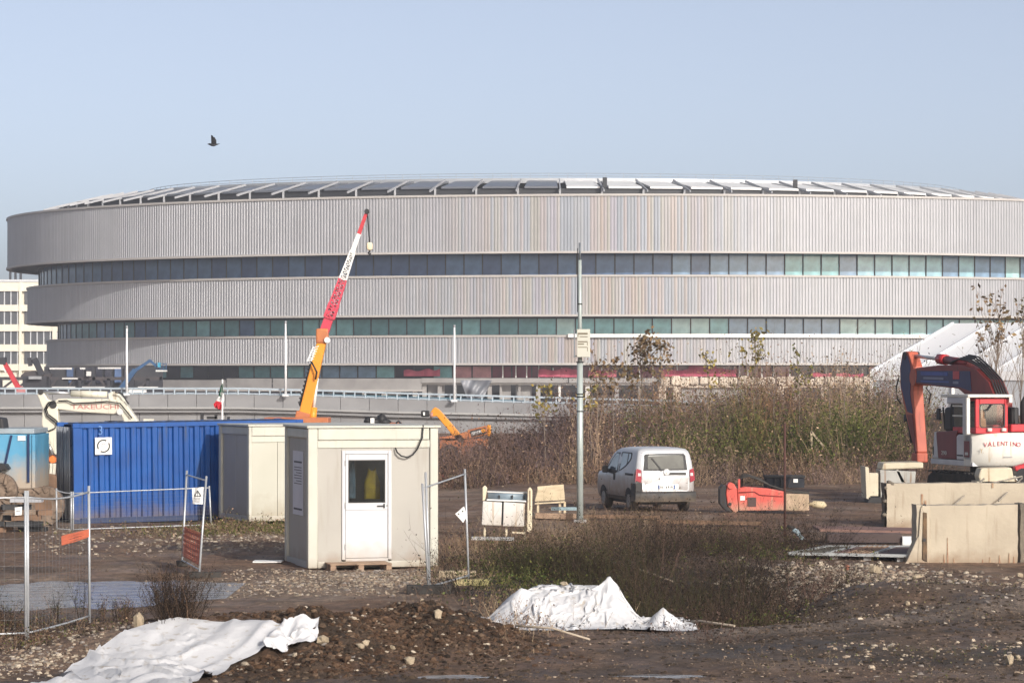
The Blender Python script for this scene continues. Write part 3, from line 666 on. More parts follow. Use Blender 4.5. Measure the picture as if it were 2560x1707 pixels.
# ================================================================== mobile crane
KY = 150.0
m_or = pm('crane_orange', (.78, .30, .02), (.70, .25, .015), .8, .42)
m_or2 = pm('crane_orange_dirty', (.48, .17, .06), (.38, .12, .05), 1.2, .5)
m_redl = pm('lattice_red', (.55, .05, .09), (.48, .04, .07), 1, .45)
m_black = pm('rubber_black', (.018, .018, .02), (.028, .028, .03), 2, .6)
cr = thing('mobile_crane', 'tall orange mobile crane boom with red and white lattice jib and hanging hook', 'crane', Vector((W(745, 0, KY).x, KY, H(W(745, 0, KY).x, KY))))
ba, bb = W(752, 1075, KY), W(806, 848, KY)
MB().beam(ba, bb, .58, .7, .46, up=(0, 1, 0)).build('boom', m_or, cr, bev=.05)
MB().beam(W(745, 1085, KY), W(760, 1030, KY), .72, .8, up=(0, 1, 0)).build('boom_base', m_or2, cr, bev=.05)
MB().box(W(806, 845, KY) + Vector((0, 0, .1)), (.62, .7, .75)).build('boom_head', m_or2, cr, bev=.08)
MB().tube([W(818, 850, KY - .45), W(818, 850, KY + .45)], .15, 10).build('sheave', m_whitep, cr)
for k in range(13):
    t = k / 12; px = 749 + (785 - 749) * t; y = 1008 + (884 - 1008) * t
    MB().beam(W(px - 2, y + 2, KY), W(px + 11, y - 3, KY), .18, .26).build('hose_guide', m_black, cr)
MB().tube([W(775 + 5, 1062, KY - .1), W(784, 1018, KY - .1)], .19, 10).build('cylinder_barrel', m_or, cr)
MB().tube([W(784, 1020, KY - .1), W(793, 945, KY - .1)], .08, 10).build('cylinder_rod', m_whitep, cr)
MB().tube([W(779, 905, KY - .5), W(792, 930, KY - .6), W(789, 948, KY - .5)], .05, 6).build('hose', m_black, cr)
# lattice jib: base section, red, white, white tip, red tip
def lattice(p, q, w0, w1, n, name, mat, th=.07):
    d = (q - p).normalized(); r = d.cross(Vector((0, 1, 0))).normalized(); u = Vector((0, 1, 0)); mb = MB()
    L_ = [p.lerp(q, k / n) for k in range(n + 1)]; wd = [w0 + (w1 - w0) * k / n for k in range(n + 1)]
    cor = lambda k, a, b_: L_[k] + r * a * wd[k] / 2 + u * b_ * wd[k] / 2
    cs = [(-1, -1), (1, -1), (1, 1), (-1, 1)]
    for a, b_ in cs: mb.beam(cor(0, a, b_), cor(n, a, b_), th)
    for k in range(n):
        for j in range(4):
            e, f = cs[j], cs[(j + 1) % 4]
            if k % 2: e, f = f, e
            mb.beam(cor(k, *e), cor(k + 1, *f), th * .7)
            mb.beam(cor(k, *e), cor(k, *f), th * .6)
    return mb.build(name, mat, cr)
J0, J1 = W(806, 842, KY), W(918, 527, KY)
jp = lambda y: J0.lerp(J1, (842 - y) / (842 - 527))
MB().beam(jp(842), jp(790), .48, .42, .46, up=(0, 1, 0)).build('jib_root', m_redl, cr)
lattice(jp(795), jp(760), .46, .44, 3, 'jib_red_lattice', m_redl, .12); lattice(jp(762), jp(698), .44, .35, 7, 'jib_red_lattice', m_redl, .075); lattice(jp(698), jp(628), .35, .22, 7, 'jib_white_lattice', m_whitep, .065)
MB().beam(jp(632), jp(585), .24, .25, .20, up=(0, 1, 0)).build('jib_white_tip', m_whitep, cr); MB().beam(jp(586), jp(530), .20, .2, .15, up=(0, 1, 0)).build('jib_red_tip', m_red, cr)
MB().tube([jp(529) + Vector((0, -.15, 0)), jp(529) + Vector((0, .15, 0))], .13, 10).build('tip_sheave', m_black, cr)
MB().tube([jp(527), W(924, 607, KY)], .035, 4).build('hoist_rope', m_black, cr)
hb = MB().box(W(924, 616, KY), (.30, .3, .40)).build('hook_block', pm('hook_cream', (.75, .62, .42), (.8, .7, .5)), cr, bev=.1)
MB().tube([W(924, 624, KY), W(924, 629, KY), W(921, 633, KY), W(924, 636, KY), W(927, 633, KY)], .05, 6).build('hook', m_black, hb)
lad = MB()
for k in range(6): a = W(770 + k * 2.6, 902 - k * 6.4, KY - .3); lad.beam(a, a + Vector((.28, 0, .1)), .04)
lad.beam(W(768, 903, KY - .3), W(784, 866, KY - .3), .06); lad.beam(W(778, 903, KY - .3), W(788, 872, KY - .3), .05); lad.build('ladder', m_whitep, cr)
kx = W(745, 0, KY).x; kz = H(kx, KY)
MB().bx(kx - 4, kx + 5, KY - 1.25, KY + 1.25, kz + .7, kz + 1.25).build('carrier', m_or, cr, bev=.06)
MB().bx(kx - 1.6, kx + 1.6, KY - 1.2, KY + 1.2, kz + 1.26, kz + 1.75).build('turntable', m_or2, cr, bev=.06)
for dx in (-3.2, -1.8, 2.4, 3.9):
    for dy in (-1.15, 1.15): MB().tube([(kx + dx, KY + dy - .22, kz + .55), (kx + dx, KY + dy + .22, kz + .55)], .55, 16).build('wheel', m_black, cr)
# second orange machine, half hidden by brush
LY = 130.0
sb = thing('orange_loader', 'small orange articulated loader boom with a black head, half hidden behind brush', 'loader', G(1150, 1125) * 0 + Vector((W(1150, 0, LY).x, LY, 0)))
MB().prism([W(1082, 1022, LY), W(1088, 1017, LY), W(1099, 1024, LY), W(1165, 1100, LY), W(1158, 1112, LY), W(1148, 1108, LY), W(1092, 1040, LY), W(1080, 1041, LY), W(1074, 1034, LY)], (0, .42, 0)).build('boom', m_or, sb, bev=.03)
MB().box(W(1063, 1034, LY), (.36, .4, .28)).build('head', m_black, sb, bev=.05); MB().box(W(1060, 1034, LY - .25), (.08, .06, .14)).build('head_lamp', m_whitep, sb)
MB().tube([W(1075, 1037, LY - .1), W(1082, 1037, LY - .1)], .12, 8).build('joint', pm('rosy', (.5, .25, .2)), sb)
cwp = [W(1168, 1075, LY), W(1216, 1064, LY), W(1218, 1086, LY), W(1172, 1096, LY)]
cw = MB().prism(cwp, (0, .8, 0)).build('counterweight', m_or2, sb, bev=.03)
MB().prism([p + Vector((0, -.012, 0)) for p in (W(1175, 1077, LY), W(1214, 1068, LY), W(1214, 1084, LY), W(1178, 1092, LY))], (0, .01, 0)).build('name_plate', m_black, cw)
MB().prism([p + Vector((0, -.03, 0)) for p in (W(1178, 1080, LY), W(1204, 1074, LY), W(1204, 1082, LY), W(1180, 1088, LY))], (0, .012, 0)).build('lettering', m_pale, cw)
MB().tube([W(1208, 1076, LY - .03), W(1208, 1076, LY)], .09, 12).build('emblem', m_or, cw)
MB().prism([W(1217, 1062, LY), W(1227, 1062, LY), W(1228, 1090, LY), W(1219, 1090, LY)], (0, .9, 0)).build('end_cap', m_or, sb, bev=.05)
MB().prism([W(1098, 1092, LY), W(1120, 1090, LY), W(1170, 1078, LY), W(1170, 1100, LY), W(1122, 1104, LY), W(1098, 1100, LY)], (0, .7, 0)).build('chassis', m_or2, sb, bev=.04)
lx, rx = W(1100, 0, LY).x, W(1220, 0, LY).x
MB().bx(lx, rx, LY, LY + 1.4, .4, W(0, 1096, LY).z).build('hull', m_or2, sb)
for dx in (.4, 1.7):
    for dy in (0, 1.4): MB().tube([(lx + dx, LY + dy - .18, .42), (lx + dx, LY + dy + .18, .42)], .42, 14).build('wheel', m_black, sb)
# black machine tops showing over the white cabin roof
mt = thing('black_machine_top', 'black lumpy machine top with small white lamp showing above the white cabin roof', 'machine', Vector((W(935, 0, 120).x, 120, 0)))
for k, (px, y, rx_, rz_) in enumerate(((922, 1052, .22, .18), (937, 1054, .3, .16), (953, 1050, .22, .26), (960, 1054, .3, .14))): MB().blob(W(px, y, 120), (rx_, .25, rz_), 8, k, .2).build('cover', m_black, mt)
MB().box(W(931, 1051, 119.7), (.16, .1, .2)).build('lamp', m_whitep, mt); MB().tube([W(990, 1060, 120), W(993, 1054, 120), W(998, 1053, 120), W(1003, 1060, 120)], .04, 6).build('hoop', m_black, mt)
MB().bx(W(915, 0, 120).x, W(1000, 0, 120).x, 120, 122, .45, W(0, 1057, 120).z).build('hull', m_or2, mt)
for dx in (.5, 1.9): MB().tube([(W(915, 0, 120).x + dx, 119.8, .45), (W(915, 0, 120).x + dx, 120.2, .45)], .45, 14).build('wheel', m_black, mt)

# ================================================================== white tent on the right
TY = 170.0
m_tent = pm('white_pvc', (.88, .88, .88), (.84, .84, .85), .25, .55)
m_tentw = pm('tent_side', (.55, .57, .60), (.48, .50, .53), .3, .6)
e0 = W(2177, 928, TY); tw = thing('white_marquee', 'large white marquee tent with a pitched roof of seamed bays, right of the brush', 'tent', Vector((e0.x, e0.y, 0)))
ax = Vector((.80, -.60, 0)); ac = Vector((.60, .80, 0)); half = 9.6; rise = 2.85; bay = 2.6; zE = e0.z
for k in range(11):
    a = e0 + ax * (bay * k + .03); b_ = e0 + ax * (bay * (k + 1) - .03); r = ac * half + Vector((0, 0, rise)); n_ = 8; P = []
    for j in range(n_ + 1):
        v = j / n_; sag = -.10 * math.sin(math.pi * v)
        P.append([a + r * v, a.lerp(b_, .5) + r * v + Vector((0, 0, sag)), b_ + r * v])
    bm_ = MB().grid(P); bm_.build('roof_bay', m_tent, tw)
    q0, q1 = a + ac * half * 2, b_ + ac * half * 2; MB().poly([a + r, b_ + r, q1, q0]).build('back_roof_bay', m_tent, tw)
    MB().beam(a + Vector((0, 0, .05)), a + r + Vector((0, 0, .05)), .10, .10).build('roof_rib', m_tentw, tw)
    MB().poly([(a.x, a.y, .1), (b_.x, b_.y, .1), b_ + Vector((0, 0, -.02)), a + Vector((0, 0, -.02))]).build('side_wall', m_tentw, tw)
    MB().beam((a.x, a.y, 0), a, .16).build('leg', m_whitep, tw)
MB().poly([e0, e0 + ac * half + Vector((0, 0, rise)), e0 + ac * half * 2, Vector((e0 + ac * half * 2).to_2d().to_3d()) + Vector((0, 0, .1)), Vector((e0.x, e0.y, .1))]).build('gable_wall', m_tentw, tw)
MB().beam(e0 + Vector((0, -.05, -.25)), e0 + ax * bay * 11 + Vector((0, -.05, -.25)), .08, .5).build('valance', m_tent, tw)

# ================================================================== pale excavator behind the container
XY = 90.0
m_ivory = pm('ivory_paint', (.66, .64, .54), (.58, .56, .47), 1.2, .45, rust=(.25, .20, .14))
m_steel = pm('bright_steel', (.55, .56, .57), (.45, .46, .47), 2, .3, metal=.7)
wx = thing('pale_excavator', 'ivory excavator reaching its bent arm to the left behind the blue container', 'excavator', Vector((W(330, 0, XY).x, XY, 0)))
def pw(pts, Y=XY, t=.42): return MB().prism([W(a, b_, Y) for a, b_ in pts], (0, t, 0))
pw([(136, 1002), (146, 996), (180, 996), (262, 997), (292, 999), (312, 1003), (324, 1022), (353, 1064), (345, 1110), (330, 1110), (315, 1066), (300, 1030), (283, 1035), (200, 1030), (146, 1023), (134, 1016)]).build('boom', m_ivory, wx, bev=.03)
pw([(270, 985), (280, 978), (292, 979), (312, 1000), (318, 1012), (296, 1010), (272, 998)], XY + .08, .26).build('boom_bracket', m_ivory, wx, bev=.02)
pw([(92, 985), (100, 977), (110, 984), (120, 998), (138, 1006), (144, 1020), (146, 1050), (150, 1075), (141, 1136), (136, 1136), (123, 1110), (113, 1080), (104, 1062), (104, 1050), (106, 1022), (98, 1000)], XY - .02, .38).build('arm', m_ivory, wx, bev=.03)
MB().tube([W(103, 980, XY + .2), W(180, 983, XY + .2)], .05, 8).build('cylinder_rod', m_steel, wx); MB().tube([W(178, 983, XY + .2), W(268, 986, XY + .2)], .10, 10).build('cylinder_barrel', m_ivory, wx)
MB().tube([W(110, 1070, XY - .1), W(122, 1110, XY - .1)], .08, 8).build('cylinder_barrel', m_ivory, wx); MB().tube([W(121, 1108, XY - .1), W(131, 1136, XY - .1)], .045, 8).build('cylinder_rod', m_steel, wx)
for pts in (((146, 1002), (168, 1001), (184, 1008), (230, 1006), (268, 1003), (300, 1008), (330, 1045)), ((139, 1004), (124, 1010), (116, 1022), (120, 1035), (140, 1050), (152, 1066), (156, 1090)), ((136, 1002), (121, 1006), (112, 1022), (118, 1040), (140, 1058), (138, 1070), (120, 1078)), ((288, 980), (305, 984), (315, 1000), (322, 1010))):
    MB().tube([W(a, b_, XY - .1) for a, b_ in pts], .022, 6).build('hose', m_black, wx)
MB().tube([W(133, 1012, XY - .04), W(133, 1012, XY + .5)], .11, 10).build('pivot_pin', m_black, wx); MB().tube([W(300, 1029, XY - .04), W(300, 1029, XY + .5)], .10, 10).build('pivot_pin', m_steel, wx); MB().tube([W(102, 980, XY - .04), W(102, 980, XY + .5)], .08, 10).build('pivot_pin', m_black, wx)
pw([(122, 1142), (130, 1137), (139, 1146), (138, 1156), (128, 1158), (121, 1152)], XY, .3).build('coupler', pm('coupler_orange', (.8, .22, .05), (.7, .18, .05)), wx, bev=.03)
m_rust = pm('rusty_brown', (.20, .12, .075), (.13, .08, .05), 3, .8, bump=.3)
pw([(100, 1188), (112, 1183), (136, 1186), (148, 1200), (150, 1222), (132, 1240), (102, 1238), (94, 1222)], XY - .3, .9).build('bucket', m_rust, wx, bev=.04)
for px in (120, 129, 137): MB().beam(W(px, 1158, XY), W(px - 2, 1186, XY), .08).build('link', m_ivory, wx)
text('maker_lettering', 'TAKEUCHI', .20, (0, 0, 0), (R(90), 0, 0), pm('faded_red', (.55, .22, .2)), wx, 1.5).location = W(238, 1017, XY - .012) - wx.location
hx0, hx1 = W(300, 0, XY).x, W(590, 0, XY).x
MB().bx(hx0 + .2, hx1, XY - .9, XY + 1.4, .95, 1.75).build('house', m_ivory, wx, bev=.08); MB().bx(hx0 + 1.6, hx1 - .55, XY - .9, XY + .3, 1.75, W(0, 1052, XY).z - .12).build('cab', PM['navy'], wx, bev=.06)
P = [[W(px, 1056 - (2.5 if 440 < px < 545 else 0) + (px - 430) * -.028, XY + dy) for px in (432, 445, 480, 520, 548, 562)] for dy in (-1.0, -.3, .4)]
MB().grid(P).build('cab_roof', m_ivory, wx); MB().beam(W(432, 1058, XY - 1), W(556, 1054, XY - 1), .06, .1).build('roof_seal', m_black, wx)
for px, y, w_, h_ in ((427, 1055, .16, .12), (505, 1041, .08, .2), (530, 1044, .3, .08), (540, 1041, .07, .14), (571, 1050, .07, .2), (275, 1060, .3, .2), (290, 1060, .4, .2), (372, 1057, .3, .24)): MB().box(W(px, y, XY - .6), (w_, .2, h_)).build('roof_lamp', m_black if px != 372 else m_ivory, wx)
for dy in (-.95, 1.0): pw([(285, 1225), (290, 1195), (310, 1180), (560, 1180), (585, 1195), (590, 1225), (575, 1255), (300, 1255)], XY + dy, .5).build('track', m_black, wx, bev=.05)
MB().bx(hx0 + .6, hx1 - .6, XY - .4, XY + .9, .6, .95).build('undercarriage', m_black, wx)
# flag on its pole
fp = thing('flag_pole', 'thin white flagpole rising behind the blue container', 'pole', Vector((W(556, 0, 86).x, 86, 0)))
MB().tube([(W(556, 0, 86).x, 86, 0), W(556, 948, 86)], [.04, .025], 6).build('pole', m_whitep, fp)
mb = MB(); cl = [(556, 958), (553, 968), (551, 980), (550, 992), (545, 1004), (539, 1013), (541, 1022)]; wdt = [3, 8, 13, 18, 23, 26, 20]; P = []
for k, (px, y) in enumerate(cl): P.append([W(px + wdt[k] * (j / 6 - .25) * .8, y + 5 * (j / 6 - .5), 86 + .12 * math.sin(j * 1.9 + k)) for j in range(7)])
mb.grid(P); nf = len(mb.f); mi = [0 if (i // 6) < 2 or ((i // 6) == 2 and i % 6 < 2) else (1 if (i // 6) < 4 and i % 6 > 1 or (i // 6) == 3 else 2) for i in range(nf)]
fl = mb.build('flag', None, mats=[pm('flag_green', (.01, .10, .05)), pm('flag_white', (.75, .75, .75)), pm('flag_red', (.55, .03, .05))], mi=mi)
tag(fl, 'drooping green, white and red flag hanging from the pole behind the container', 'flag')
# ================================================================== blue shipping container
CY = 77.0
al = R(18.5); cpos = W(186, 1310, CY); cpos.z = H(cpos.x, cpos.y) - .02
m_cblue = pm('container_blue', (.004, .075, .30), (.003, .055, .235), 1.6, .45, bump=.05, spec=.25, rust=(.03, .055, .13), dirt=(.14, .105, .08), dirt_z=(-.05, .55))
m_cdark = pm('container_dark_blue', (.010, .030, .10), (.007, .02, .07), 1.5, .5)
co = thing('shipping_container', 'blue corrugated shipping container with a white square emblem plate and number 3', 'container', cpos, al, ry=R(-.75))
Lc, Dc, Hc = 6.06, 2.44, 2.59
def side_sheet(y, sgn):
    mb = MB(); x = .16; P = []
    pitch = .278; dpt = .06
    while x < Lc - .2:
        for t, d in ((0, 0), (.28, 0), (.42, dpt), (.72, dpt), (.86, 0)):
            if x + t * pitch < Lc - .16: P.append((x + t * pitch, d))
        x += pitch
    mb.grid([[Vector((a, y + sgn * d, .16)) for a, d in P], [Vector((a, y + sgn * d, Hc - .12)) for a, d in P]], False)
    return mb
side_sheet(.03, 1).build('side_wall', m_cblue, co, True); side_sheet(Dc - .03, -1).build('side_wall', m_cblue, co, True)
for x in (.08, Lc - .08):
    for y in (.08, Dc - .08):
        MB().box((x, y, Hc / 2), (.16, .16, Hc - .24)).build('corner_post', m_cblue, co, True)
        for z in (.06, Hc - .06): MB().box((x, y, z), (.20, .18, .12)).build('corner_casting', m_cblue if z > 1 else m_cdark, co, True, bev=.015)
for y in (.04, Dc - .04):
    MB().bx(.18, Lc - .18, y - .04, y + .04, Hc - .12, Hc - .01).build('top_rail', m_cblue, co, True); MB().bx(.18, Lc - .18, y - .045, y + .045, .02, .16).build('bottom_rail', m_cdark, co, True)
mb = MB(); P = []
for k in range(23): x = .17 + k * .26; P += [(x, 0), (x + .10, 0), (x + .13, .04), (x + .22, .04)]
mb.grid([[Vector((a, .1, Hc - .05 + d)) for a, d in P], [Vector((a, Dc - .1, Hc - .05 + d)) for a, d in P]], False); mb.build('roof', m_cdark, co, True)
MB().bx(.1, Lc - .1, .1, Dc - .1, .1, .16).build('floor', m_cdark, co, True)
for k, y in enumerate((.17, 1.235)):
    dl = MB().bx(-.0, .06, y, y + 1.04, .14, Hc - .14).build('door', m_cdark, co, True)
    for f in (.18, .42, .66, .88):
        rdp = MB().tube([(-.045, y + 1.04 * f, .12), (-.045, y + 1.04 * f, Hc - .1)], .022, 6).build('locking_rod', pm('galvanised', (.34, .36, .40), (.26, .28, .31), 3, .45, metal=.3) if k == 0 and f == .18 else bpy.data.materials['galvanised'], dl, True)
    for z in (.4, 1.2, 2.0): MB().bx(-.02, -.001, y + .1, y + .94, z, z + .05).build('door_rib', m_cdark, dl, True)
MB().bx(Lc - .06, Lc, .17, Dc - .17, .14, Hc - .14).build('end_wall', m_cblue, co, True)
pl = MB().bx(.555, .99, -.018, -.002, 1.78, 2.22).build('emblem_plate', pm('plate_white', (.80, .80, .78), (.74, .74, .72), 2, .5), co, True)
mb = MB(); n = 24
for k in range(n):
    a0, a1 = 2 * math.pi * k / n, 2 * math.pi * (k + 1) / n
    if k in (2, 3, 14, 15): continue
    q = lambda a, r: (.772 + r * math.cos(a), -.022, 2.0 + r * math.sin(a))
    mb._add([q(a0, .135), q(a1, .135), q(a1, .172), q(a0, .172)], [(0, 1, 2, 3)])
mb.build('emblem_ring', m_black, pl, True, kind='stuff')
mb = MB()
for x, z, w_ in ((.74, 2.05, .05), (.80, 2.05, .06), (.73, 1.99, .07), (.81, 1.98, .05), (.77, 1.93, .09)): mb._add([(x - w_ / 2, -.022, z - .012), (x + w_ / 2, -.022, z - .012), (x + w_ / 2, -.022, z + .012), (x - w_ / 2, -.022, z + .012)], [(0, 1, 2, 3)])
mb.build('emblem_mark', pm('grey_print', (.4, .4, .42)), pl, True, kind='stuff')
text('number', '3', .34, (.70, -.02, 2.39), (R(90), 0, 0), pm('pale_blue_paint', (.12, .25, .55)), co, .8)

# ================================================================== site cabins
m_cab = pm('cabin_panel', (.385, .37, .335), (.35, .335, .305), .8, .55, rust=(.335, .315, .275), dirt=(.26, .20, .15), dirt_z=(-.05, .38))
m_cabf = pm('cabin_frame', (.52, .515, .45), (.46, .455, .395), 1.5, .45, rust=(.44, .42, .35), dirt=(.34, .28, .21), dirt_z=(-.05, .22))
m_cabf_shade = pm('cabin_frame_shaded', (.40, .41, .40), (.36, .37, .36), .8, .5)  # frame colour with the left side's shade put into it
m_pvc = pm('white_door', (.56, .565, .58), (.53, .535, .55), .6, .4, dirt=(.40, .35, .30), dirt_z=(.05, .55))
def cabin(name, label, pos, rz, Wd, Dp, Ht, door):
    t = thing(name, label, 'site cabin', pos, rz)
    fr = .20 if door else .08
    for x in (fr / 2, Wd - fr / 2):
        for y in (.09, Dp - .09): MB().box((x, y, Ht / 2), (fr if x < 1 else .17, .18, Ht)).build('corner_post', m_cabf, t, True, bev=.02)
    MB().bx(fr + .002, Wd - fr - .002, .0, .16, Ht - .24, Ht).build('top_beam', m_cabf, t, True, bev=.02); MB().bx(fr + .002, Wd - .172, .03, .14, Ht - .40, Ht - .245).build('fascia', m_cabf, t, True, bev=.012)
    MB().bx(fr + .002, Wd - .172, .01, .15, .0, .13).build('bottom_beam', m_cabf, t, True, bev=.015); MB().bx(fr + .002, Wd - .172, Dp - .15, Dp - .01, 0, .13).build('bottom_beam', m_cabf, t, True)
    MB().bx(.012, .16, .182, Dp - .182, Ht - .22, Ht - .01).build('side_beam', m_cabf, t, True, bev=.04); MB().bx(.012, .15, .182, Dp - .182, 0, .13).build('side_beam', m_cabf_shade, t, True)
    MB().bx(-.03, Wd + .03, -.04, Dp + .03, Ht + .002, Ht + .05).build('roof', m_cabf, t, True, bev=.01)
    MB().bx(.02, Wd - .02, .16, Dp - .02, .08, .128).build('floor', m_black, t, True)
    MB().bx(.16, Wd - .16, Dp - .09, Dp - .05, .13, Ht - .2).build('back_wall', m_cab, t, True); MB().bx(Wd - .1, Wd - .06, .16, Dp - .16, .13, Ht - .2).build('side_wall', m_cab, t, True)
    n = 2
    for k in range(n): MB().bx(.06, .10, .185 + k * (Dp - .37) / n, .182 + (k + 1) * (Dp - .37) / n - .008, .13, Ht - .22).build('side_panel', m_cab, t, True)
    return t
# back cabin
c2 = W(622, 1300, 75.3); c2.z = H(c2.x, c2.y) + .12
t2 = cabin('site_cabin', 'off-white site cabin standing behind, between the blue container and the front cabin', c2, R(24), 3.7, 2.4, 2.38, False)
for k in range(5): MB().bx(.085 + k * .70, .08 + (k + 1) * .70 - .006, .055, .10, .13, 2.0).build('front_panel', pm('cabin_cream', (.46, .455, .39), (.42, .415, .35), .8, .5, dirt=(.33, .29, .22), dirt_z=(.0, .7)) if k == 0 else bpy.data.materials['cabin_cream'], t2, True)
for x in (.3, 1.8, 3.4):
    for y in (.3, 2.1): MB().box((x, y, -.1), (.4, .3, .22)).build('support_block', m_conc, t2, True)
# front cabin
c1 = W(770, 1423, 60.0); c1.z = H(c1.x, c1.y) + .14
c1.z = W(0, 1421, 60).z
t1 = cabin('site_cabin', 'cream site cabin in front with a white half-glazed door and a notice on its side', c1, R(15.6), 2.70, 2.4, 2.80, True)
zd0, zd1 = .16, 2.40 - .05; xd0, xd1 = .70, 1.72
for x0, x1, z0, z1 in ((.204, xd0 - .004, .13, 2.395), (xd0, xd1, zd1 + .0, 2.395), (xd1 + .004, 2.70 - .175, .13, 2.395)): MB().bx(x0, x1, .055, .11, z0, z1).build('front_panel', m_cab, t1, True)
z_w0, z_w1 = 1.30, 2.16
for x0, x1, z0, z1 in ((xd0, xd0 + .07, zd0, zd1), (xd1 - .07, xd1, zd0, zd1), (xd0 + .071, xd1 - .071, zd1 - .07, zd1), (xd0 + .071, xd1 - .071, zd0 - .03, zd0 + .03)): MB().bx(x0, x1, .02, .115, z0, z1).build('door_frame', m_pvc, t1, True, bev=.008)
dr = MB().bx(xd0 + .078, xd1 - .078, .036, .09, zd0 + .036, 1.155).build('door', m_pvc, t1, True, bev=.008)
MB().bx(xd0 + .078, xd1 - .078, .030, .09, 1.158, z_w0 - .002).build('door_rail', m_pvc, dr, True, bev=.006)
for x0, x1, z0, z1 in ((xd0 + .078, xd0 + .13, z_w0, zd1 - .076), (xd1 - .13, xd1 - .078, z_w0, zd1 - .076), (xd0 + .131, xd1 - .131, z_w1, zd1 - .076)): MB().bx(x0, x1, .030, .09, z0, z1).build('door_stile', m_pvc, dr, True, bev=.006)
for x0, x1, z0, z1 in ((xd0 + .131, xd0 + .15, z_w0, z_w1), (xd1 - .15, xd1 - .131, z_w0, z_w1), (xd0 + .151, xd1 - .151, z_w0, z_w0 + .02), (xd0 + .151, xd1 - .151, z_w1 - .02, z_w1)): MB().bx(x0, x1, .034, .07, z0, z1).build('glazing_bead', m_black, dr, True)
MB().bx(xd0 + .151, xd1 - .151, .050, .056, z_w0 + .02, z_w1 - .02).build('window_pane', glass_mat('door_glass', (.66, .69, .68), .0), dr, True)
MB().beam((xd1 - .30, .01, 1.235), (xd1 - .16, .01, 1.235), .02, .025).build('handle', m_black, dr, True); MB().box((xd1 - .155, .022, 1.235), (.03, .02, .09)).build('handle_plate', m_black, dr, True); MB().box((xd1 - .095, .026, 1.24), (.015, .01, .03)).build('keyhole', m_black, dr, True)
for z in (.42, 1.25, 2.1): MB().box((xd0 + .066, .012, z), (.02, .03, .11)).build('hinge', pm('hinge_grey', (.35, .35, .35)) if z < 1 else bpy.data.materials['hinge_grey'], t1, True)
nb = MB().bx(.042, .055, .72, 1.74, 1.02, 2.32).build('notice_panel', pm('notice_paper', (.60, .61, .66), (.55, .56, .61), 2, .6), t1, True)
mb = MB()
for k, (z, y0, y1, h_) in enumerate([(2.08, .82, 1.62, .035)] + [(1.98 - .055 * k, .84, 1.60 - .2 * (k % 3 == 2), .016) for k in range(7)] + [(1.12, .80, 1.64, .04)]): mb._add([(.040, y0, z), (.040, y1, z), (.040, y1, z + h_), (.040, y0, z + h_)], [(0, 1, 2, 3)])
mb.build('print_lines', pm('dark_print', (.10, .10, .12)), nb, True, kind='stuff')
MB().tube([(2.36, -.03, 2.86), (2.34, -.04, 2.6), (2.24, -.05, 2.38), (2.14, -.06, 2.26), (2.02, -.06, 2.21), (1.90, -.06, 2.24), (1.82, -.04, 2.31), (1.79, -.01, 2.40)], .017, 6).build('power_cable', m_black, t1, True)
for x, y in ((.2, .3), (.2, 2.1), (2.45, 2.1), (2.40, .45), (1.3, 1.2)): MB().box((x, y, -.11), (.5, .35, .2)).build('support_block', m_rust, t1, True)
tcab = t1
# things seen through the door's glass
def cab_pt(x, y, z): return c1 + Matrix.Rotation(R(15.6), 3, 'Z') @ Vector((x, y, z))
def hang(name, lab, cat, mat, x, y, z0, z1, w_):
    P = []
    for j in range(7):
        v = j / 6; ww = w_ * (.45 + .55 * min(1, v * 2.2)); row = []
        for i in range(9):
            a = 2 * math.pi * i / 8; row.append(cab_pt(x + ww / 2 * math.cos(a), y + (.08 + .03 * math.sin(i * 2)) * math.sin(a), z1 + (z0 - z1) * v + (.04 * math.cos(a * 2) if v == 0 else 0)))
        P.append(row)
    tag(MB().grid(P).build(name, mat), lab, cat)
hang('yellow_jacket', 'yellow work jacket hanging inside the front cabin, seen through the door glass', 'jacket', pm('jacket_yellow', (.62, .42, .02), (.42, .28, .02), 6, .7), 1.42, .48, 1.36, 1.95, .34)
hang('blue_overalls', 'narrow pale blue overalls hanging inside the cabin left of the yellow jacket', 'overalls', pm('overall_blue', (.18, .27, .38), (.1, .15, .22), 6, .8), 1.02, .55, 1.38, 2.12, .15)
# pallet and loose boards at the cabin
pp = cab_pt(.95, -.32, 0); pp.z = H(pp.x, pp.y)
pa = thing('wooden_pallet', 'weathered wooden pallet lying under the door of the front cabin', 'pallet', pp, R(15.6 - 3))
m_wood = pm('weathered_wood', (.36, .25, .17), (.24, .16, .11), 3, .8, stretch=(1, 6, 6), bump=.3)
for k in range(6): MB().bx(-.62, .62, -.40 + k * .145, -.40 + k * .145 + .10, .125 + .004 * (k % 2), .147 + .004 * (k % 2)).build('board', m_wood, pa, True)
for x in (-.56, 0, .56):
    for y in (-.34, .05, .36): MB().box((x, y, .065), (.11, .11, .085)).build('block', m_wood, pa, True)
    MB().bx(x - .05, x + .05, -.40, .42, .0, .02).build('runner', m_wood, pa, True); MB().bx(x - .049, x + .049, -.40, .42, .109, .122).build('stringer', m_wood, pa, True)
def slab(name, lab, cat, px0, px1, py, Y, th, dep, mat, tilt=0, group=None, zoff=0, rz=0):
    a = (W(px0, py, Y) + W(px1, py, Y)) / 2; z = H(a.x, Y) + zoff
    o = MB().box((0, 0, th / 2), ((px1 - px0) / FPX * Y, dep, th)).build(name, mat, None, True, bev=.006)
    o.location = (a.x, Y, z + .01); o.rotation_euler = (0, R(tilt), R(rz)); return tag(o, lab, cat, group)
slab('white_board', 'flat white board lying on the ground left of the front cabin', 'board', 634, 706, 1418, 61.5, .03, .5, m_whitep)

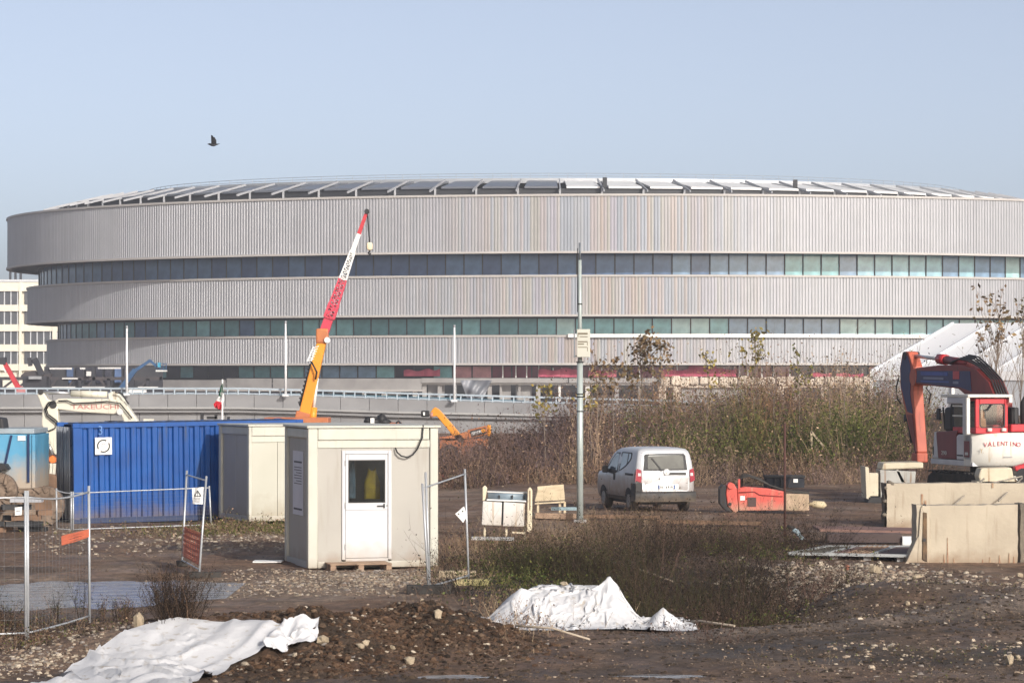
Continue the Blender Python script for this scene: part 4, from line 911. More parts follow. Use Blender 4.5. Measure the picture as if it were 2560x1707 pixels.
# ================================================================== blue dump box with wheels, left edge
DY = 76.0
m_dblue = pm('dumper_blue', (.10, .33, .52), (.08, .27, .43), 1.4, .5, dirt=(.42, .33, .24), dirt_z=(1.15, 1.9), rust=(.18, .28, .34))
m_mud = pm('dry_mud', (.24, .18, .135), (.13, .095, .07), 5, .95, bump=.8, bscale=12)
dz = H(W(30, 0, DY).x, DY)
du = thing('blue_dumper', 'muddy light blue dump truck body on wheels at the left edge', 'dumper', Vector((W(20, 0, DY).x, DY, dz)))
x0, x1 = W(-130, 0, DY).x, W(85, 0, DY).x; zt, zb = W(0, 1084, DY).z, W(0, 1222, DY).z
MB().bx(x0, x1, DY, DY + 2.2, zb, zt).build('dump_body', m_dblue, du, bev=.03)
MB().bx(x0, x1 + .03, DY - .04, DY + 2.24, zt - .0, zt + .13).build('top_rail', pm('rail_grey', (.30, .36, .40), (.25, .29, .32)), du, bev=.02)
MB().bx(x1 - .02, x1 + .06, DY - .05, DY + 2.2, zb + .02, zt - .02).build('tailgate_edge', m_dblue, du)
MB().beam(W(71, 1086, DY - .03), W(71, 1205, DY - .03), .055, .05).build('seam_rib', m_cdark, du); MB().beam(W(29, 1088, DY - .03), W(12, 1165, DY - .03), .045, .05).build('seam_rib', m_cdark, du)
MB().bx(W(47, 0, DY).x, W(66, 0, DY).x, DY - .03, DY - .005, W(0, 1101, DY).z, W(0, 1089, DY).z).build('plate', m_whitep, du)
MB().bx(x0, x1, DY - .06, DY + 2.2, zb - .1, zb - .002).build('sill', m_mud, du); MB().bx(x0, W(105, 0, DY).x, DY + .3, DY + 1.9, zb - .45, zb - .12).build('chassis', m_black, du)
def wheel(name, c, r, wd, par, mt=m_black, ax_=(0, 1, 0)):
    c = Vector(c); a = Vector(ax_).normalized()
    ty = MB().tube([c - a * wd / 2, c - a * wd * .42, c + a * wd * .42, c + a * wd / 2], [r * .93, r, r, r * .93], 24).build(name, mt, par); return ty
for px, r in ((2, .60), (112, .50), (-95, .58)):
    wh = wheel('wheel', (W(px, 0, DY).x, DY + .15, dz + r), r, .42, du, m_mud); c = Vector((W(px, 0, DY).x, DY - .07, dz + r))
    MB().tube([c, c + Vector((0, .04, 0))], r * .45, 12).build('rim', m_rust, wh)
    for k in range(14): a = 2 * math.pi * k / 14; MB().beam(c + Vector((math.cos(a) * r * .7, -.0, math.sin(a) * r * .7)), c + Vector((math.cos(a + .25) * r * 1.02, .02, math.sin(a + .25) * r * 1.02)), .09, .06).build('tread_lug', m_mud, wh)
fm = W(8, 1185, DY - .5); wh = wheel('front_wheel', (W(0, 0, DY - .7).x, DY - .6, zb - .02), .44, .4, du, m_mud)
c = Vector((W(0, 0, DY - .7).x, DY - .82, zb - .02))
for k in range(16): a = 2 * math.pi * k / 16; MB().beam(c + Vector((math.cos(a) * .22, .0, math.sin(a) * .22)), c + Vector((math.cos(a + .3) * .45, .02, math.sin(a + .3) * .45)), .09, .07).build('tread_lug', m_mud, wh)
MB().prism([W(-40, 1170, DY - .5), W(-10, 1158, DY - .5), W(12, 1160, DY - .5), W(20, 1172, DY - .5), W(-40, 1180, DY - .5)], (0, .5, 0)).build('mudguard', m_black, du)
MB().prism([W(-20, 1080, DY + .6), W(11, 1080, DY + .6), W(6, 1045, DY + .6), W(-20, 1042, DY + .6)], (0, .8, 0)).build('cab_post', m_black, du, bev=.04)
slab('grey_plank', 'pale grey planks stacked on dark timber below the blue dump body', 'planks', 28, 106, 1240, 73.5, .09, .4, pm('grey_board', (.42, .43, .46), (.33, .34, .36)), zoff=.72)
sp = thing('timber_stack', 'dark stack of muddy timbers and debris behind the left fence', 'timber stack', Vector((W(50, 0, 73.5).x, 73.5, H(W(50, 0, 73.5).x, 73.5))))
r5 = random.Random(8)
for k in range(15):
    px = r5.uniform(-60, 118); w_ = r5.uniform(25, 80); lv = k % 5; z = sp.location.z + .07 + .135 * lv
    a = W(px - w_ / 2, 0, 73.5); b_ = W(px + w_ / 2, 0, 73.5)
    MB().beam((a.x, 73.3 + .15 * (k % 3) + r5.uniform(-.1, .2), z), (b_.x, 73.3 + .15 * (k % 3) + r5.uniform(-.1, .2), z + r5.uniform(-.03, .03)), .16, .125).build('timber', r5.choice([m_black, m_rust, m_mud, m_black]), sp)
# white railing and boards behind
wr = thing('white_railing', 'small white bent rail with hanging plates between dump body and ivory arm', 'railing', Vector((W(100, 0, 97).x, 97, H(W(100, 0, 97).x, 97))))
MB().tube([W(80, 1103, 97), W(114, 1103, 97), W(118, 1107, 97), W(117, 1122, 97)], .045, 6).build('rail', m_whitep, wr); MB().tube([(W(82, 0, 97).x, 97, H(W(82, 0, 97).x, 97)), W(82, 1103, 97)], .04, 6).build('post', m_whitep, wr); MB().tube([(W(117, 0, 97).x, 97, H(W(117, 0, 97).x, 97)), W(117, 1118, 97)], .04, 6).build('post', m_whitep, wr)
MB().box(W(99, 1114, 96.9), (.13, .03, .18)).build('plate', m_whitep, wr); MB().box(W(116, 1122, 96.9), (.12, .05, .09)).build('plate', m_whitep, wr)
P = []
for j in range(9):
    v = j / 8
    P.append([Vector((W(60 + 130 * i / 12, 0, 96).x, 94 + 6 * v, H(-15, 95) + 1.75 * math.sin(math.pi * v) ** .8 * math.sin(math.pi * i / 12) ** .5 + .25 * (r5.random() - .5) * (0 < v < 1))) for i in range(13)])
tag(MB().grid(P).build('soil_heap', pm('red_brown_soil', (.12, .07, .05), (.07, .045, .035), 2, .95, bump=.9)), 'red-brown soil heap between the dump body and the blue container', 'soil heap')

# ================================================================== site fence panels
m_galv = pm('fence_steel', (.50, .52, .54), (.42, .44, .46), 3, .4, metal=.35)
m_mesh = pm('fence_wire', (.15, .155, .16), (.12, .125, .13), 3, .5, metal=.3)
def fence_panel(name, label, A, B, TA, TB, group='site fence panels', r=.021, mesh=True, sag=0, pitch=.15, rail_n=3, wire=.0015):
    """A, B feet and TA, TB heads of the two uprights"""
    t = thing(name, label, 'fence panel', A, 0, group)
    MB().tube([A, TA], r, 8).build('post', m_galv, t); MB().tube([B, TB], r, 8).build('post', m_galv, t)
    up = lambda f: (A.lerp(TA, f), B.lerp(TB, f))
    for nm, f in (('top_rail', .955), ('bottom_rail', .05)):
        a, b_ = up(f); n = 8
        MB().tube([a.lerp(b_, k / n) + Vector((0, 0, -sag * (1 if nm == 'top_rail' else .2) * math.sin(math.pi * k / n))) for k in range(n + 1)], r * .75, 6).build(nm, m_galv, t)
    if mesh:
        mb = MB(); L_ = (B - A).length; n = max(3, int(L_ / pitch))
        for k in range(1, n):
            a = A.lerp(B, k / n); b_ = TA.lerp(TB, k / n); p, q = a.lerp(b_, .05), a.lerp(b_, .955); s_ = sag * math.sin(math.pi * k / n); q.z -= s_; p.z -= s_ * .2
            mb.beam(p, q, wire * 2)
        for k in range(1, 10):
            a, b_ = up(.05 + .9 * k / 10); mb.beam(a, b_, wire * 2)
        mb.build('wire_mesh', m_mesh, t, kind='stuff')
    return t
def foot(name, label, P, size, mat, rz=0, group='fence foot blocks'):
    o = MB().box((0, 0, size[2] / 2), size).build(name, mat, None, True, bev=.02); o.location = (P.x, P.y, H(P.x, P.y) - .01); o.rotation_euler.z = rz; return tag(o, label, 'fence foot', group)
m_rub = pm('black_rubber', (.028, .027, .027), (.05, .045, .04), 4, .85, bump=.3)
def upright(px0, py0, Y, px1, py1, dy=0): return W(px0, py0, Y), W(px1, py1, Y + dy)
a0, a1 = upright(70, 1600, 43.4, 69, 1226); b0, b1 = upright(224, 1556, 46.2, 222, 1214); z0, z1 = upright(-260, 1612, 42.6, -262, 1232)
f_a = fence_panel('fence_panel', 'mesh fence panel in front of the pool, between the two near posts at left', a0, b0, a1, b1, sag=.06)
f_b = fence_panel('fence_panel', 'mesh fence panel cut off by the left picture edge, with a small white notice', z0, a0 + Vector((-.03, -.02, 0)), z1, a1 + Vector((-.03, -.02, 0)), r=.019)
c0, c1_ = upright(183, 1328, 74.0, 183, 1228); d0, d1 = upright(528, 1316, 74.6, 523, 1214); e0_, e1_ = upright(142, 1326, 74.2, 141, 1220); 
fence_panel('fence_panel', 'long mesh fence panel standing along the blue container', c0, d0, c1_, d1, pitch=.14)
fence_panel('fence_panel', 'short mesh fence panel in front of the dark container doors', e0_, c0 + Vector((-.05, 0, 0)), e1_, c1_ + Vector((-.05, 0, 0)), pitch=.08, sag=.02)
q0, q1 = upright(455, 1412, 60.6, 467, 1176, .4); s0, s1 = upright(498, 1436, 57.6, 516, 1190, .5)
fence_panel('fence_panel', 'leaning open fence panel with orange netting and a warning sign before the container', q0, s0, q1, s1, mesh=False)
g0, g1 = upright(1072, 1480, 53.0, 1066, 1120, .1); h0, h1 = upright(1172, 1452, 55.6, 1162, 1172, .1)
fence_panel('fence_panel', 'fence panel right of the front cabin with a tilted white sign', g0, h0, W(1056, 1208, 53.1), h1, mesh=False)
tag(MB().tube([g0 + Vector((.02, .02, 0)), W(1064, 1180, 53.2)], .021, 8).build('steel_tube', m_galv), 'upright steel tube in front of the right edge of the front cabin', 'tube')
foot('rubber_foot', 'black rubber foot below the leaning panel with orange netting', s0 + Vector((.12, -.05, 0)), (.62, .24, .12), m_rub, .1)
foot('rubber_foot', 'small dark rubber foot at the far end of the leaning panel', q0 + Vector((0, 0, 0)), (.2, .5, .1), m_rub, .2)
foot('rubber_foot', 'long black rubber foot in front of the right fence panel', g0 + Vector((0, 0, 0)), (.78, .26, .17), m_rub, .05)
foot('concrete_weight', 'yellowish concrete foot at the far end of the container fence', d0 + Vector((.0, -.05, 0)), (.26, .3, .13), pm('yellow_concrete', (.52, .46, .30), (.42, .36, .24), 4, .9, bump=.3), 0)
m_beam = pm('pale_timber', (.47, .39, .27), (.36, .29, .19), 3, .85, stretch=(.6, 6, 6), bump=.3)
foot('timber_beam', 'pale timber block lying just behind the right fence panel', Vector((W(1143, 0, 57.6).x, 57.6, 0)), (.72, .2, .14), m_beam, .08, 'timber blocks')
foot('timber_beam', 'mossy timber block lying at the foot of the right fence panel', Vector((W(1178, 0, 55.2).x, 55.2, 0)), (.66, .2, .13), pm('mossy_timber', (.38, .32, .17), (.30, .27, .12), 4, .9, bump=.4), .14, 'timber blocks')
# signs and netting on the panels
def plate(name, label, cat, pts, Y, mat, t=.012): o = MB().prism([W(a, b_, Y) for a, b_ in pts], (0, t, 0)).build(name, mat); return tag(o, label, cat)
ws = plate('warning_sign', 'white warning sign with a triangle hanging on the leaning fence panel', 'sign', [(480, 1219), (509, 1217), (507, 1260), (482, 1259)], 58.5, m_whitep)
SY = 58.48
mb = MB(); tri = [W(494.5, 1224, SY), W(504, 1240, SY), W(485, 1240, SY)]
cen = (tri[0] + tri[1] + tri[2]) / 3
for i in range(3): p, q = tri[i], tri[(i + 1) % 3]; mb._add([p, q, cen.lerp(q, .72), cen.lerp(p, .72)], [(0, 1, 2, 3)])
mb._add([W(493.7, 1229, SY), W(495.3, 1229, SY), W(495, 1235.5, SY), W(494, 1235.5, SY)], [(0, 1, 2, 3)]); mb._add([W(493.8, 1236.5, SY), W(495.2, 1236.5, SY), W(495.2, 1238, SY), W(493.8, 1238, SY)], [(0, 1, 2, 3)])
mb.build('triangle_symbol', m_black, ws, kind='stuff')
mb = MB()
for k, (y, e) in enumerate(((1243, 0), (1246.5, 2), (1250, 1), (1253.5, 3))): mb._add([W(486 + e, y, SY), W(503 - e, y, SY), W(503 - e, y + 1.5, SY), W(486 + e, y + 1.5, SY)], [(0, 1, 2, 3)])
mb.build('print_lines', bpy.data.materials['grey_print'], ws, kind='stuff')
ns = plate('notice_plate', 'small white notice fixed on the cut-off fence panel at the left edge', 'sign', [(37, 1268), (55, 1266), (54, 1287), (38, 1288)], 43.3, m_whitep)
mb = MB(); mb._add([W(41, 1275, 43.28), W(51, 1274.5, 43.28), W(51, 1277.5, 43.28), W(41, 1278, 43.28)], [(0, 1, 2, 3)]); mb.build('print_lines', bpy.data.materials['grey_print'], ns, kind='stuff')
ts = plate('tilted_sign', 'white sign hanging tilted on one corner on the right fence panel', 'sign', [(1138, 1284), (1160, 1265), (1168, 1290), (1158, 1306)], 55.2, m_whitep)
for a, b_ in ((1147, 1284), (1157, 1277)): MB().tube([W(a, b_, 55.18), W(a, b_, 55.2)], .014, 6).build('bolt', m_black, ts)
def netting(name, label, corners, mat, n=14):
    A, B, C_, D = corners; mb = MB(); L_ = A.lerp(D, .5)
    for k in range(n * 2):
        f = k / (n * 2 - 1); p, q = A.lerp(D, f), B.lerp(C_, f); mb.tube([p, p.lerp(q, .5) + Vector((0, -.01, -.015 * math.sin(k * 1.3))), q], .0085 if k % 4 else .012, 4, False)
    for k in range(9):
        f = k / 8; mb.tube([A.lerp(B, f), D.lerp(C_, f)], .006, 4, False)
    return tag(mb.build(name, mat), label, 'netting')
m_onet = pm('orange_net', (.62, .17, .09), (.52, .14, .08), 3, .7)
qa = lambda f: q0.lerp(q1, f); sa = lambda f: s0.lerp(s1, f)
netting('orange_netting', 'faded orange netting stretched across the lower half of the leaning panel', (qa(.40), sa(.41), sa(.09), qa(.10)), m_onet)
netting('orange_netting', 'strip of salmon orange netting on the near left fence panel above the pool', (a0.lerp(b0, .54).lerp(a1.lerp(b1, .54), .66), b0.lerp(b1, .68), b0.lerp(b1, .63), a0.lerp(b0, .54).lerp(a1.lerp(b1, .54), .60)), m_onet, 8)

# ================================================================== light pole with notice case
PY_ = 76.0
pb = W(1450, 1316, PY_); pb.z = H(pb.x, PY_)
lp = thing('light_pole', 'tall grey-green steel pole carrying a cream notice case near its middle', 'pole', pb)
m_pole = pm('pole_grey_green', (.42, .47, .45), (.36, .41, .40), 2, .4, metal=.2); m_poled = pm('pole_dark_steel', (.20, .22, .24), (.16, .18, .20), 2, .45, metal=.3)
MB().tube([pb, W(1450, 905, PY_)], [.085, .075], 14).build('shaft', m_pole, lp); MB().tube([W(1450, 905, PY_), W(1449.5, 650, PY_)], [.055, .045], 12).build('upper_shaft', m_pole, lp); MB().tube([W(1449.5, 650, PY_), W(1449.5, 607, PY_)], .028, 10).build('top_shaft', m_poled, lp)
for y, r in ((985, .085), (992, .085), (1028, .083), (905, .095), (760, .06)): MB().tube([W(1450, y - 1.5, PY_), W(1450, y + 1.5, PY_)], r, 14).build('band', m_black, lp)
MB().tube([W(1444, 620, PY_), W(1444, 780, PY_)], .012, 6).build('cable', m_black, lp)
nc = MB().bx(W(1441.5, 0, PY_).x, W(1474.5, 0, PY_).x, PY_ - .22, PY_ - .12, W(0, 893, PY_).z, W(0, 823, PY_).z).build('notice_case', m_cabf, lp, bev=.01)
MB().bx(W(1434, 0, PY_).x, W(1437, 0, PY_).x, PY_ - .2, PY_ + .1, W(0, 894, PY_).z, W(0, 823, PY_).z).build('case_bracket', m_poled, lp); MB().beam(W(1436, 828, PY_ - .1), W(1450, 828, PY_ - .1), .04).build('clamp', m_poled, lp); MB().beam(W(1436, 890, PY_ - .1), W(1450, 890, PY_ - .1), .04).build('clamp', m_poled, lp)
mb = MB()
for x0_, x1_, y0, y1 in ((1444.5, 1469, 832, 836), (1444.5, 1446, 836, 842.5), (1449, 1469, 840.5, 842.5), (1445, 1468.5, 852.5, 855.5), (1467.5, 1469, 855, 864), (1444.5, 1460, 858.5, 861.5), (1445, 1468, 867, 869), (1468, 1469.5, 868, 878)):
    q = [W(x0_, y0, PY_ - .224), W(x1_, y0, PY_ - .224), W(x1_, y1, PY_ - .224), W(x0_, y1, PY_ - .224)]; mb._add(q, [(0, 1, 2, 3)])
mb.build('print_marks', pm('olive_print', (.16, .13, .08)), nc, kind='stuff')
MB().bx(pb.x - .16, pb.x + .16, PY_ - .16, PY_ + .16, pb.z - .05, pb.z + .06).build('base', m_conc, lp)

# ================================================================== white cabinet, boards and planks beside the pole
BY = 70.5
cbz = H(W(1268, 0, BY).x, BY)
cb = thing('white_cabinet', 'white two-door steel cabinet with blue-grey roller top between cream end posts', 'cabinet', Vector((W(1268, 0, BY).x, BY, cbz)))
m_cabi = pm('cabinet_white', (.66, .65, .62), (.58, .57, .54), 1.5, .55, dirt=(.40, .33, .26), dirt_z=(.15, .7), rust=(.42, .32, .22))
m_cabe = pm('post_cream', (.72, .64, .47), (.60, .52, .37), 2, .6, rust=(.35, .25, .15))
MB().prism([W(1207, 1252, BY), W(1255, 1255, BY), W(1253, 1314, BY), W(1204, 1312, BY)], (0, .4, 0)).build('door', m_cabi, cb, bev=.02); MB().prism([W(1259, 1254, BY), W(1313, 1258, BY), W(1310, 1316, BY), W(1257, 1315, BY)], (0, .4, 0)).build('door', m_cabi, cb, bev=.02)
MB().prism([W(1208, 1250, BY + .06), W(1312, 1254, BY + .06), W(1308, 1313, BY + .06), W(1206, 1309, BY + .06)], (0, .5, 0)).build('carcass', m_black, cb)
MB().prism([W(1217, 1247, BY - .03), W(1316, 1251, BY - .03), W(1316, 1255, BY - .03), W(1216, 1251, BY - .03)], (0, .5, 0)).build('ledge', m_whitep, cb, bev=.01)
MB().tube([W(1220, 1238, BY + .2), W(1317, 1242, BY + .2)], .115, 14).build('roller', pm('roller_blue_grey', (.22, .29, .34), (.16, .2, .24), 2, .4), cb)
for px in (1248, 1281, 1311): MB().box(W(px, 1242, BY + .06), (.03, .05, .09)).build('roller_clip', m_black, cb)
MB().prism([W(1219, 1227, BY + .1), W(1318, 1231, BY + .1), W(1318, 1234, BY + .1), W(1217, 1230, BY + .1)], (0, .4, 0)).build('top_bar', m_cabi, cb)
MB().prism([W(1206, 1218, BY + .0), W(1212, 1213, BY), W(1218, 1220, BY), W(1213, 1250, BY), W(1206, 1252, BY)], (0, .3, 0)).build('end_post', m_cabe, cb, bev=.02)
MB().prism([W(1319, 1222, BY - .1), W(1325, 1217, BY - .1), W(1331, 1224, BY - .1), W(1330, 1320, BY - .1), W(1326, 1331, BY - .1), W(1317, 1328, BY - .1)], (0, .16, 0)).build('end_post', m_cabe, cb, bev=.02); MB().beam(W(1325, 1226, BY - .11), W(1325, 1275, BY - .11), .02, .012).build('slot', m_rust, cb)
for px in (1212, 1266, 1312): q = W(px, 1312, BY + .2); MB().beam((q.x, q.y, H(q.x, q.y) - .05), q, .05).build('leg', m_cabe, cb)
MB().beam(W(1280, 1330, BY), W(1313, 1332, BY), .04).build('foot_rail', m_cabe, cb)
slab('steel_plank', 'pale grey metal plank lying below the white cabinet', 'plank', 1178, 1285, 1350, 67.5, .07, .25, pm('plank_grey', (.45, .45, .45), (.33, .33, .33)), 1, zoff=.12)
m_board = pm('cream_board', (.60, .50, .34), (.48, .39, .26), 3, .8, stretch=(1, 1, 4))
bd = thing('leaning_board', 'cream board propped up behind the white cabinet, left of the pole', 'board', Vector((W(1375, 0, 79).x, 79, H(W(1375, 0, 79).x, 79))))
MB().prism([W(1344, 1227, 79), W(1409, 1222, 79), W(1412, 1249, 79), W(1337, 1253, 79)], (0, .06, .12)).build('panel', m_board, bd)
MB().prism([W(1337, 1257, 79), W(1412, 1252, 79), W(1412, 1256, 79), W(1337, 1260, 79)], (0, .3, 0)).build('rail', m_board, bd)
for px in (1345, 1400, 1412): q = W(px, 1254, 79.1); MB().beam((q.x, q.y, H(q.x, q.y)), q, .06).build('leg', m_board, bd)
slab('blue_plank', 'blue-grey painted plank lying on timber left of the pole', 'plank', 1378, 1442, 1280, 77.2, .08, .3, pm('plank_blue', (.30, .40, .43), (.24, .33, .36)), 0, zoff=.2)
slab('timber_plank', 'brown timber plank lying beside the cabinet under the blue plank', 'plank', 1338, 1440, 1288, 76.6, .14, .3, m_wood, 1.5, zoff=.02)
slab('dark_rail', 'long dark rusty rail lying in front of the van', 'rail', 1455, 1650, 1290, 76.9, .09, .18, m_rust, .9, zoff=.04)
slab('dark_rail', 'long dark rusty rail lying in front of the red breaker', 'rail', 1640, 1905, 1308, 74.5, .10, .2, m_rust, 1.2, zoff=.04)
# rusty post
rp = W(1962, 1345, 71); rp.z = H(rp.x, 71)
tag(MB().tube([rp, W(1962, 1058, 71)], .028, 8).build('rusty_post', pm('rust_post', (.085, .035, .028), (.06, .03, .025), 6, .8)), 'thin rusty upright post in front of the red breaker', 'post')

# ================================================================== van
VY = 81.0
vz = H(W(1660, 0, VY).x, VY); va = R(14.7)
vp = W(1590, 0, VY); vp.z = vz
van = thing('parked_van', 'small muddy silver-white passenger van parked facing away with dark rear bumper', 'van', vp, va)
m_vw = pm('van_silver', (.47, .485, .51), (.43, .445, .47), 1, .28, spec=.5, dirt=(.26, .205, .16), dirt_z=(.35, 1.15))
m_vwr = pm('van_tailgate_sunlit', (.60, .605, .61), (.56, .565, .57), 1, .3, spec=.5, dirt=(.48, .42, .36), dirt_z=(.2, .55))  # sun on the rear put into a lighter copy of the body paint
m_vgl = pm('van_glass', (.045, .06, .065), (.03, .04, .045), 1, .04, spec=.9)
m_plas = pm('dark_plastic', (.035, .035, .037), (.055, .05, .045), 3, .6, dirt=(.2, .16, .12), dirt_z=(.2, .5))
VW = 1.68
# z level: rear y, front y, half width, corner radius
lev = [(.30, .06, 3.84, .78, .22), (.40, .02, 3.92, .82, .24), (.62, .00, 3.96, .838, .26), (.90, .02, 3.90, .84, .25), (1.00, .035, 3.78, .835, .25), (1.06, .045, 3.42, .828, .25), (1.10, .05, 3.05, .82, .22), (1.35, .085, 2.78, .785, .18), (1.55, .13, 2.50, .745, .18), (1.64, .17, 2.30, .715, .2), (1.70, .24, 2.10, .66, .25), (1.735, .42, 1.85, .5, .3), (1.745, .7, 1.6, .3, .28)]
def vlev(z): 
    zs = [l[0] for l in lev]; return [float(np.interp(z, zs, [l[k] for l in lev])) for k in range(1, 5)]
def outline(z):
    y0, y1, hw, r = vlev(z); P = []
    for cx_, cy_, a0_ in ((hw - r, y1 - r, 0), (-hw + r, y1 - r, 90), (-hw + r, y0 + r * .55, 180), (hw - r, y0 + r * .55, 270)):
        for k in range(7):
            a = R(a0_ + 15 * k); ry_ = r if cy_ > 1 else r * .55; P.append(Vector((VW / 2 + cx_ + r * math.cos(a), cy_ + ry_ * math.sin(a), z)))
    return P
mb = MB(); mb.grid([outline(l[0]) for l in lev], True, True); mb.poly(outline(1.745)); mb.poly(list(reversed(outline(.30))))
mb.build('body', m_vw, van, True)
def vx(z, y=None): return VW / 2 - vlev(z)[2]
def left_panel(pts, off=.006): return [Vector((vx(z) - off, y, z)) for y, z in pts]
def lpan(name, pts, mat, off=.006, par=van):
    P = left_panel(pts, off); c_ = sum(P, Vector()) / len(P); mb = MB()
    mb._add(P + [p + Vector((.012, 0, 0)) for p in P], [tuple(range(len(P)))] + [(i, (i + 1) % len(P), len(P) + (i + 1) % len(P), len(P) + i) for i in range(len(P))]); return mb.build(name, mat, par, True)
m_vgb = pm('van_glass_blue', (.16, .22, .27), (.10, .14, .18), 2, .05, spec=.8)
lpan('window_surround', [(1.42, 1.12), (1.05, 1.22), (.74, 1.36), (.66, 1.44), (.66, 1.56), (.75, 1.60), (1.60, 1.60), (1.66, 1.58), (1.70, 1.06)], m_black)
lpan('rear_side_window', [(1.38, 1.16), (1.08, 1.25), (.80, 1.38), (.73, 1.45), (.73, 1.54), (.8, 1.57), (1.55, 1.57), (1.60, 1.10)], m_vgb, .011); lpan('window_divider', [(1.0, 1.28), (.94, 1.31), (.94, 1.57), (1.0, 1.57)], m_black, .014)
lpan('window_surround', [(1.78, 1.04), (1.78, 1.58), (2.10, 1.58), (2.42, 1.44), (2.85, 1.12), (2.85, 1.02), (2.2, .98)], m_black); lpan('front_side_window', [(1.83, 1.09), (1.83, 1.55), (2.08, 1.55), (2.38, 1.41), (2.72, 1.12)], m_vgb, .011)
lpan('belt_strip', [(.30, .98), (.30, 1.04), (1.05, 1.04), (1.05, .98)], m_black, .008); lpan('door_handle', [(1.98, .82), (1.98, 1.0), (2.12, 1.0), (2.12, .82)], m_black, .02); lpan('door_seam', [(1.70, .42), (1.70, 1.05), (1.715, 1.05), (1.715, .42)], m_plas, .004); lpan('door_seam', [(2.80, .5), (2.80, 1.0), (2.815, 1.0), (2.815, .5)], m_plas, .004)
lpan('sill', [(.9, .30), (.9, .40), (3.0, .40), (3.0, .30)], m_plas, .012)
def rear(name, pts, mat, off=.006, par=van, th=.012, bev=0):
    P = [Vector((VW / 2 + x, vlev(z)[0] - off + .25 * max(0, abs(x) - .68), z)) for x, z in pts]; mb = MB()
    mb._add(P + [p + Vector((0, th, 0)) for p in P], [tuple(range(len(P)))] + [(i, (i + 1) % len(P), len(P) + (i + 1) % len(P), len(P) + i) for i in range(len(P))]); return mb.build(name, mat, par, True, bev=bev)
tg = rear('tailgate', [(-.63, .50), (.60, .50), (.66, .62), (.66, 1.10), (.60, 1.60), (.5, 1.66), (-.5, 1.66), (-.62, 1.60), (-.67, 1.10), (-.67, .62)], m_vwr, .012, bev=.006)
rear('window_surround', [(-.62, 1.13), (.62, 1.13), (.585, 1.52), (.54, 1.575), (-.52, 1.575), (-.575, 1.54)], m_black, .019, tg)
rear('rear_window', [(-.50, 1.165), (.53, 1.165), (.51, 1.50), (.47, 1.54), (-.44, 1.54), (-.49, 1.51)], pm('rear_glass', (.07, .075, .065), (.035, .038, .034), 3, .1, spec=.25), .026, tg)
rear('wiper', [(-.13, 1.12), (-.08, 1.12), (-.36, 1.47), (-.40, 1.46)], m_black, .045, tg)
rear('handle_recess', [(-.06, 1.00), (.58, 1.00), (.58, 1.075), (-.02, 1.075)], m_plas, .02, tg); 
MB().tube([(VW / 2 + .03, vlev(1.08)[0] - .035, 1.085), (VW / 2 + .03, vlev(1.08)[0] - .01, 1.085)], .085, 18).build('emblem_boss', m_vwr, tg, True); MB().tube([(VW / 2 + .03, vlev(1.04)[0] - .045, 1.045), (VW / 2 + .03, vlev(1.04)[0] - .03, 1.045)], .03, 12).build('emblem', pm('chrome', (.8, .8, .8), rough=.15, metal=.9), tg, True)
rear('badge', [(-.50, .99), (-.42, .99), (-.42, 1.02), (-.50, 1.02)], bpy.data.materials['chrome'], .018, tg)
rear('plate_recess', [(-.30, .60), (.36, .60), (.36, .76), (-.30, .76)], m_vwr, .016, tg); pt = rear('number_plate', [(-.23, .625), (.25, .625), (.25, .735), (-.23, .735)], m_whitep, .028, tg)
for x in (-.225, .21): rear('plate_band', [(x, .627), (x + .035, .627), (x + .035, .733), (x, .733)], pm('plate_blue', (.03, .08, .35)) if x < 0 else bpy.data.materials['plate_blue'], .034, pt) if False else rear('plate_band', [(x, .627), (x + .035, .627), (x + .035, .733), (x, .733)], m_cblue, .034, tg)
for k in range(7):
    if k == 2: continue
    x = -.165 + k * .052; rear('plate_mark', [(x, .65), (x + .03, .65), (x + .03 - (k % 2) * .012, .71), (x + (k % 3) * .006, .71)], m_black, .034, tg, .004)
m_tail = pm('tail_red', (.35, .02, .035), (.28, .015, .03), 3, .2, spec=.6); m_tailw = pm('tail_clear', (.75, .6, .6), rough=.15)
for s_ in (-1, 1):
    tl = rear('tail_light', [(s_ * .70, .80), (s_ * .835, .86), (s_ * .825, 1.08), (s_ * .80, 1.18), (s_ * .69, 1.14), (s_ * .685, .9)], m_tail, .018); rear('reversing_lamp', [(s_ * .70, .98), (s_ * .78, .98), (s_ * .78, 1.06), (s_ * .70, 1.06)], m_tailw, .03, tl)
lpan('tail_light_side', [(-.0 + .04, .82), (.16, .86), (.20, 1.02), (.14, 1.16), (.06, 1.16)], m_tail, .008)
mb = MB(); 
bl_ = [(.28, -.03), (.36, -.07), (.48, -.08), (.56, -.05)]
mb.grid([[Vector((VW / 2 + x * 1.0, y + .28 * max(0, abs(x) - .6) ** 1.0, z)) for x in (-.86, -.80, -.70, -.5, 0, .5, .70, .80, .86)] for z, y in bl_] + [[Vector((VW / 2 + x, .14, .56)) for x in (-.83, -.80, -.70, -.5, 0, .5, .70, .80, .83)]]); mb.build('rear_bumper', m_plas, van, True)
mb = MB(); mb.grid([[Vector((-.022, y, z)) for y in (.05, .25, .42)] for z in (.30, .5, .78)]); mb.build('bumper_corner', m_plas, van, True)
rear('bumper_corner', [(-.845, .50), (-.68, .50), (-.68, .80), (-.835, .80)], m_plas, .02)
MB().bx(.2, VW - .2, .3, 3.7, .20, .34).build('underbody', m_black, van, True)
def arc_pts(cy, r, n=14): return [(cy + r * math.cos(math.pi * k / n), .29 + r * math.sin(math.pi * k / n)) for k in range(n + 1)]
m_tyre = pm('tyre', (.03, .03, .03), (.07, .06, .05), 4, .85); m_rim = pm('rim_grey', (.30, .29, .28), (.2, .18, .16), 4, .6)
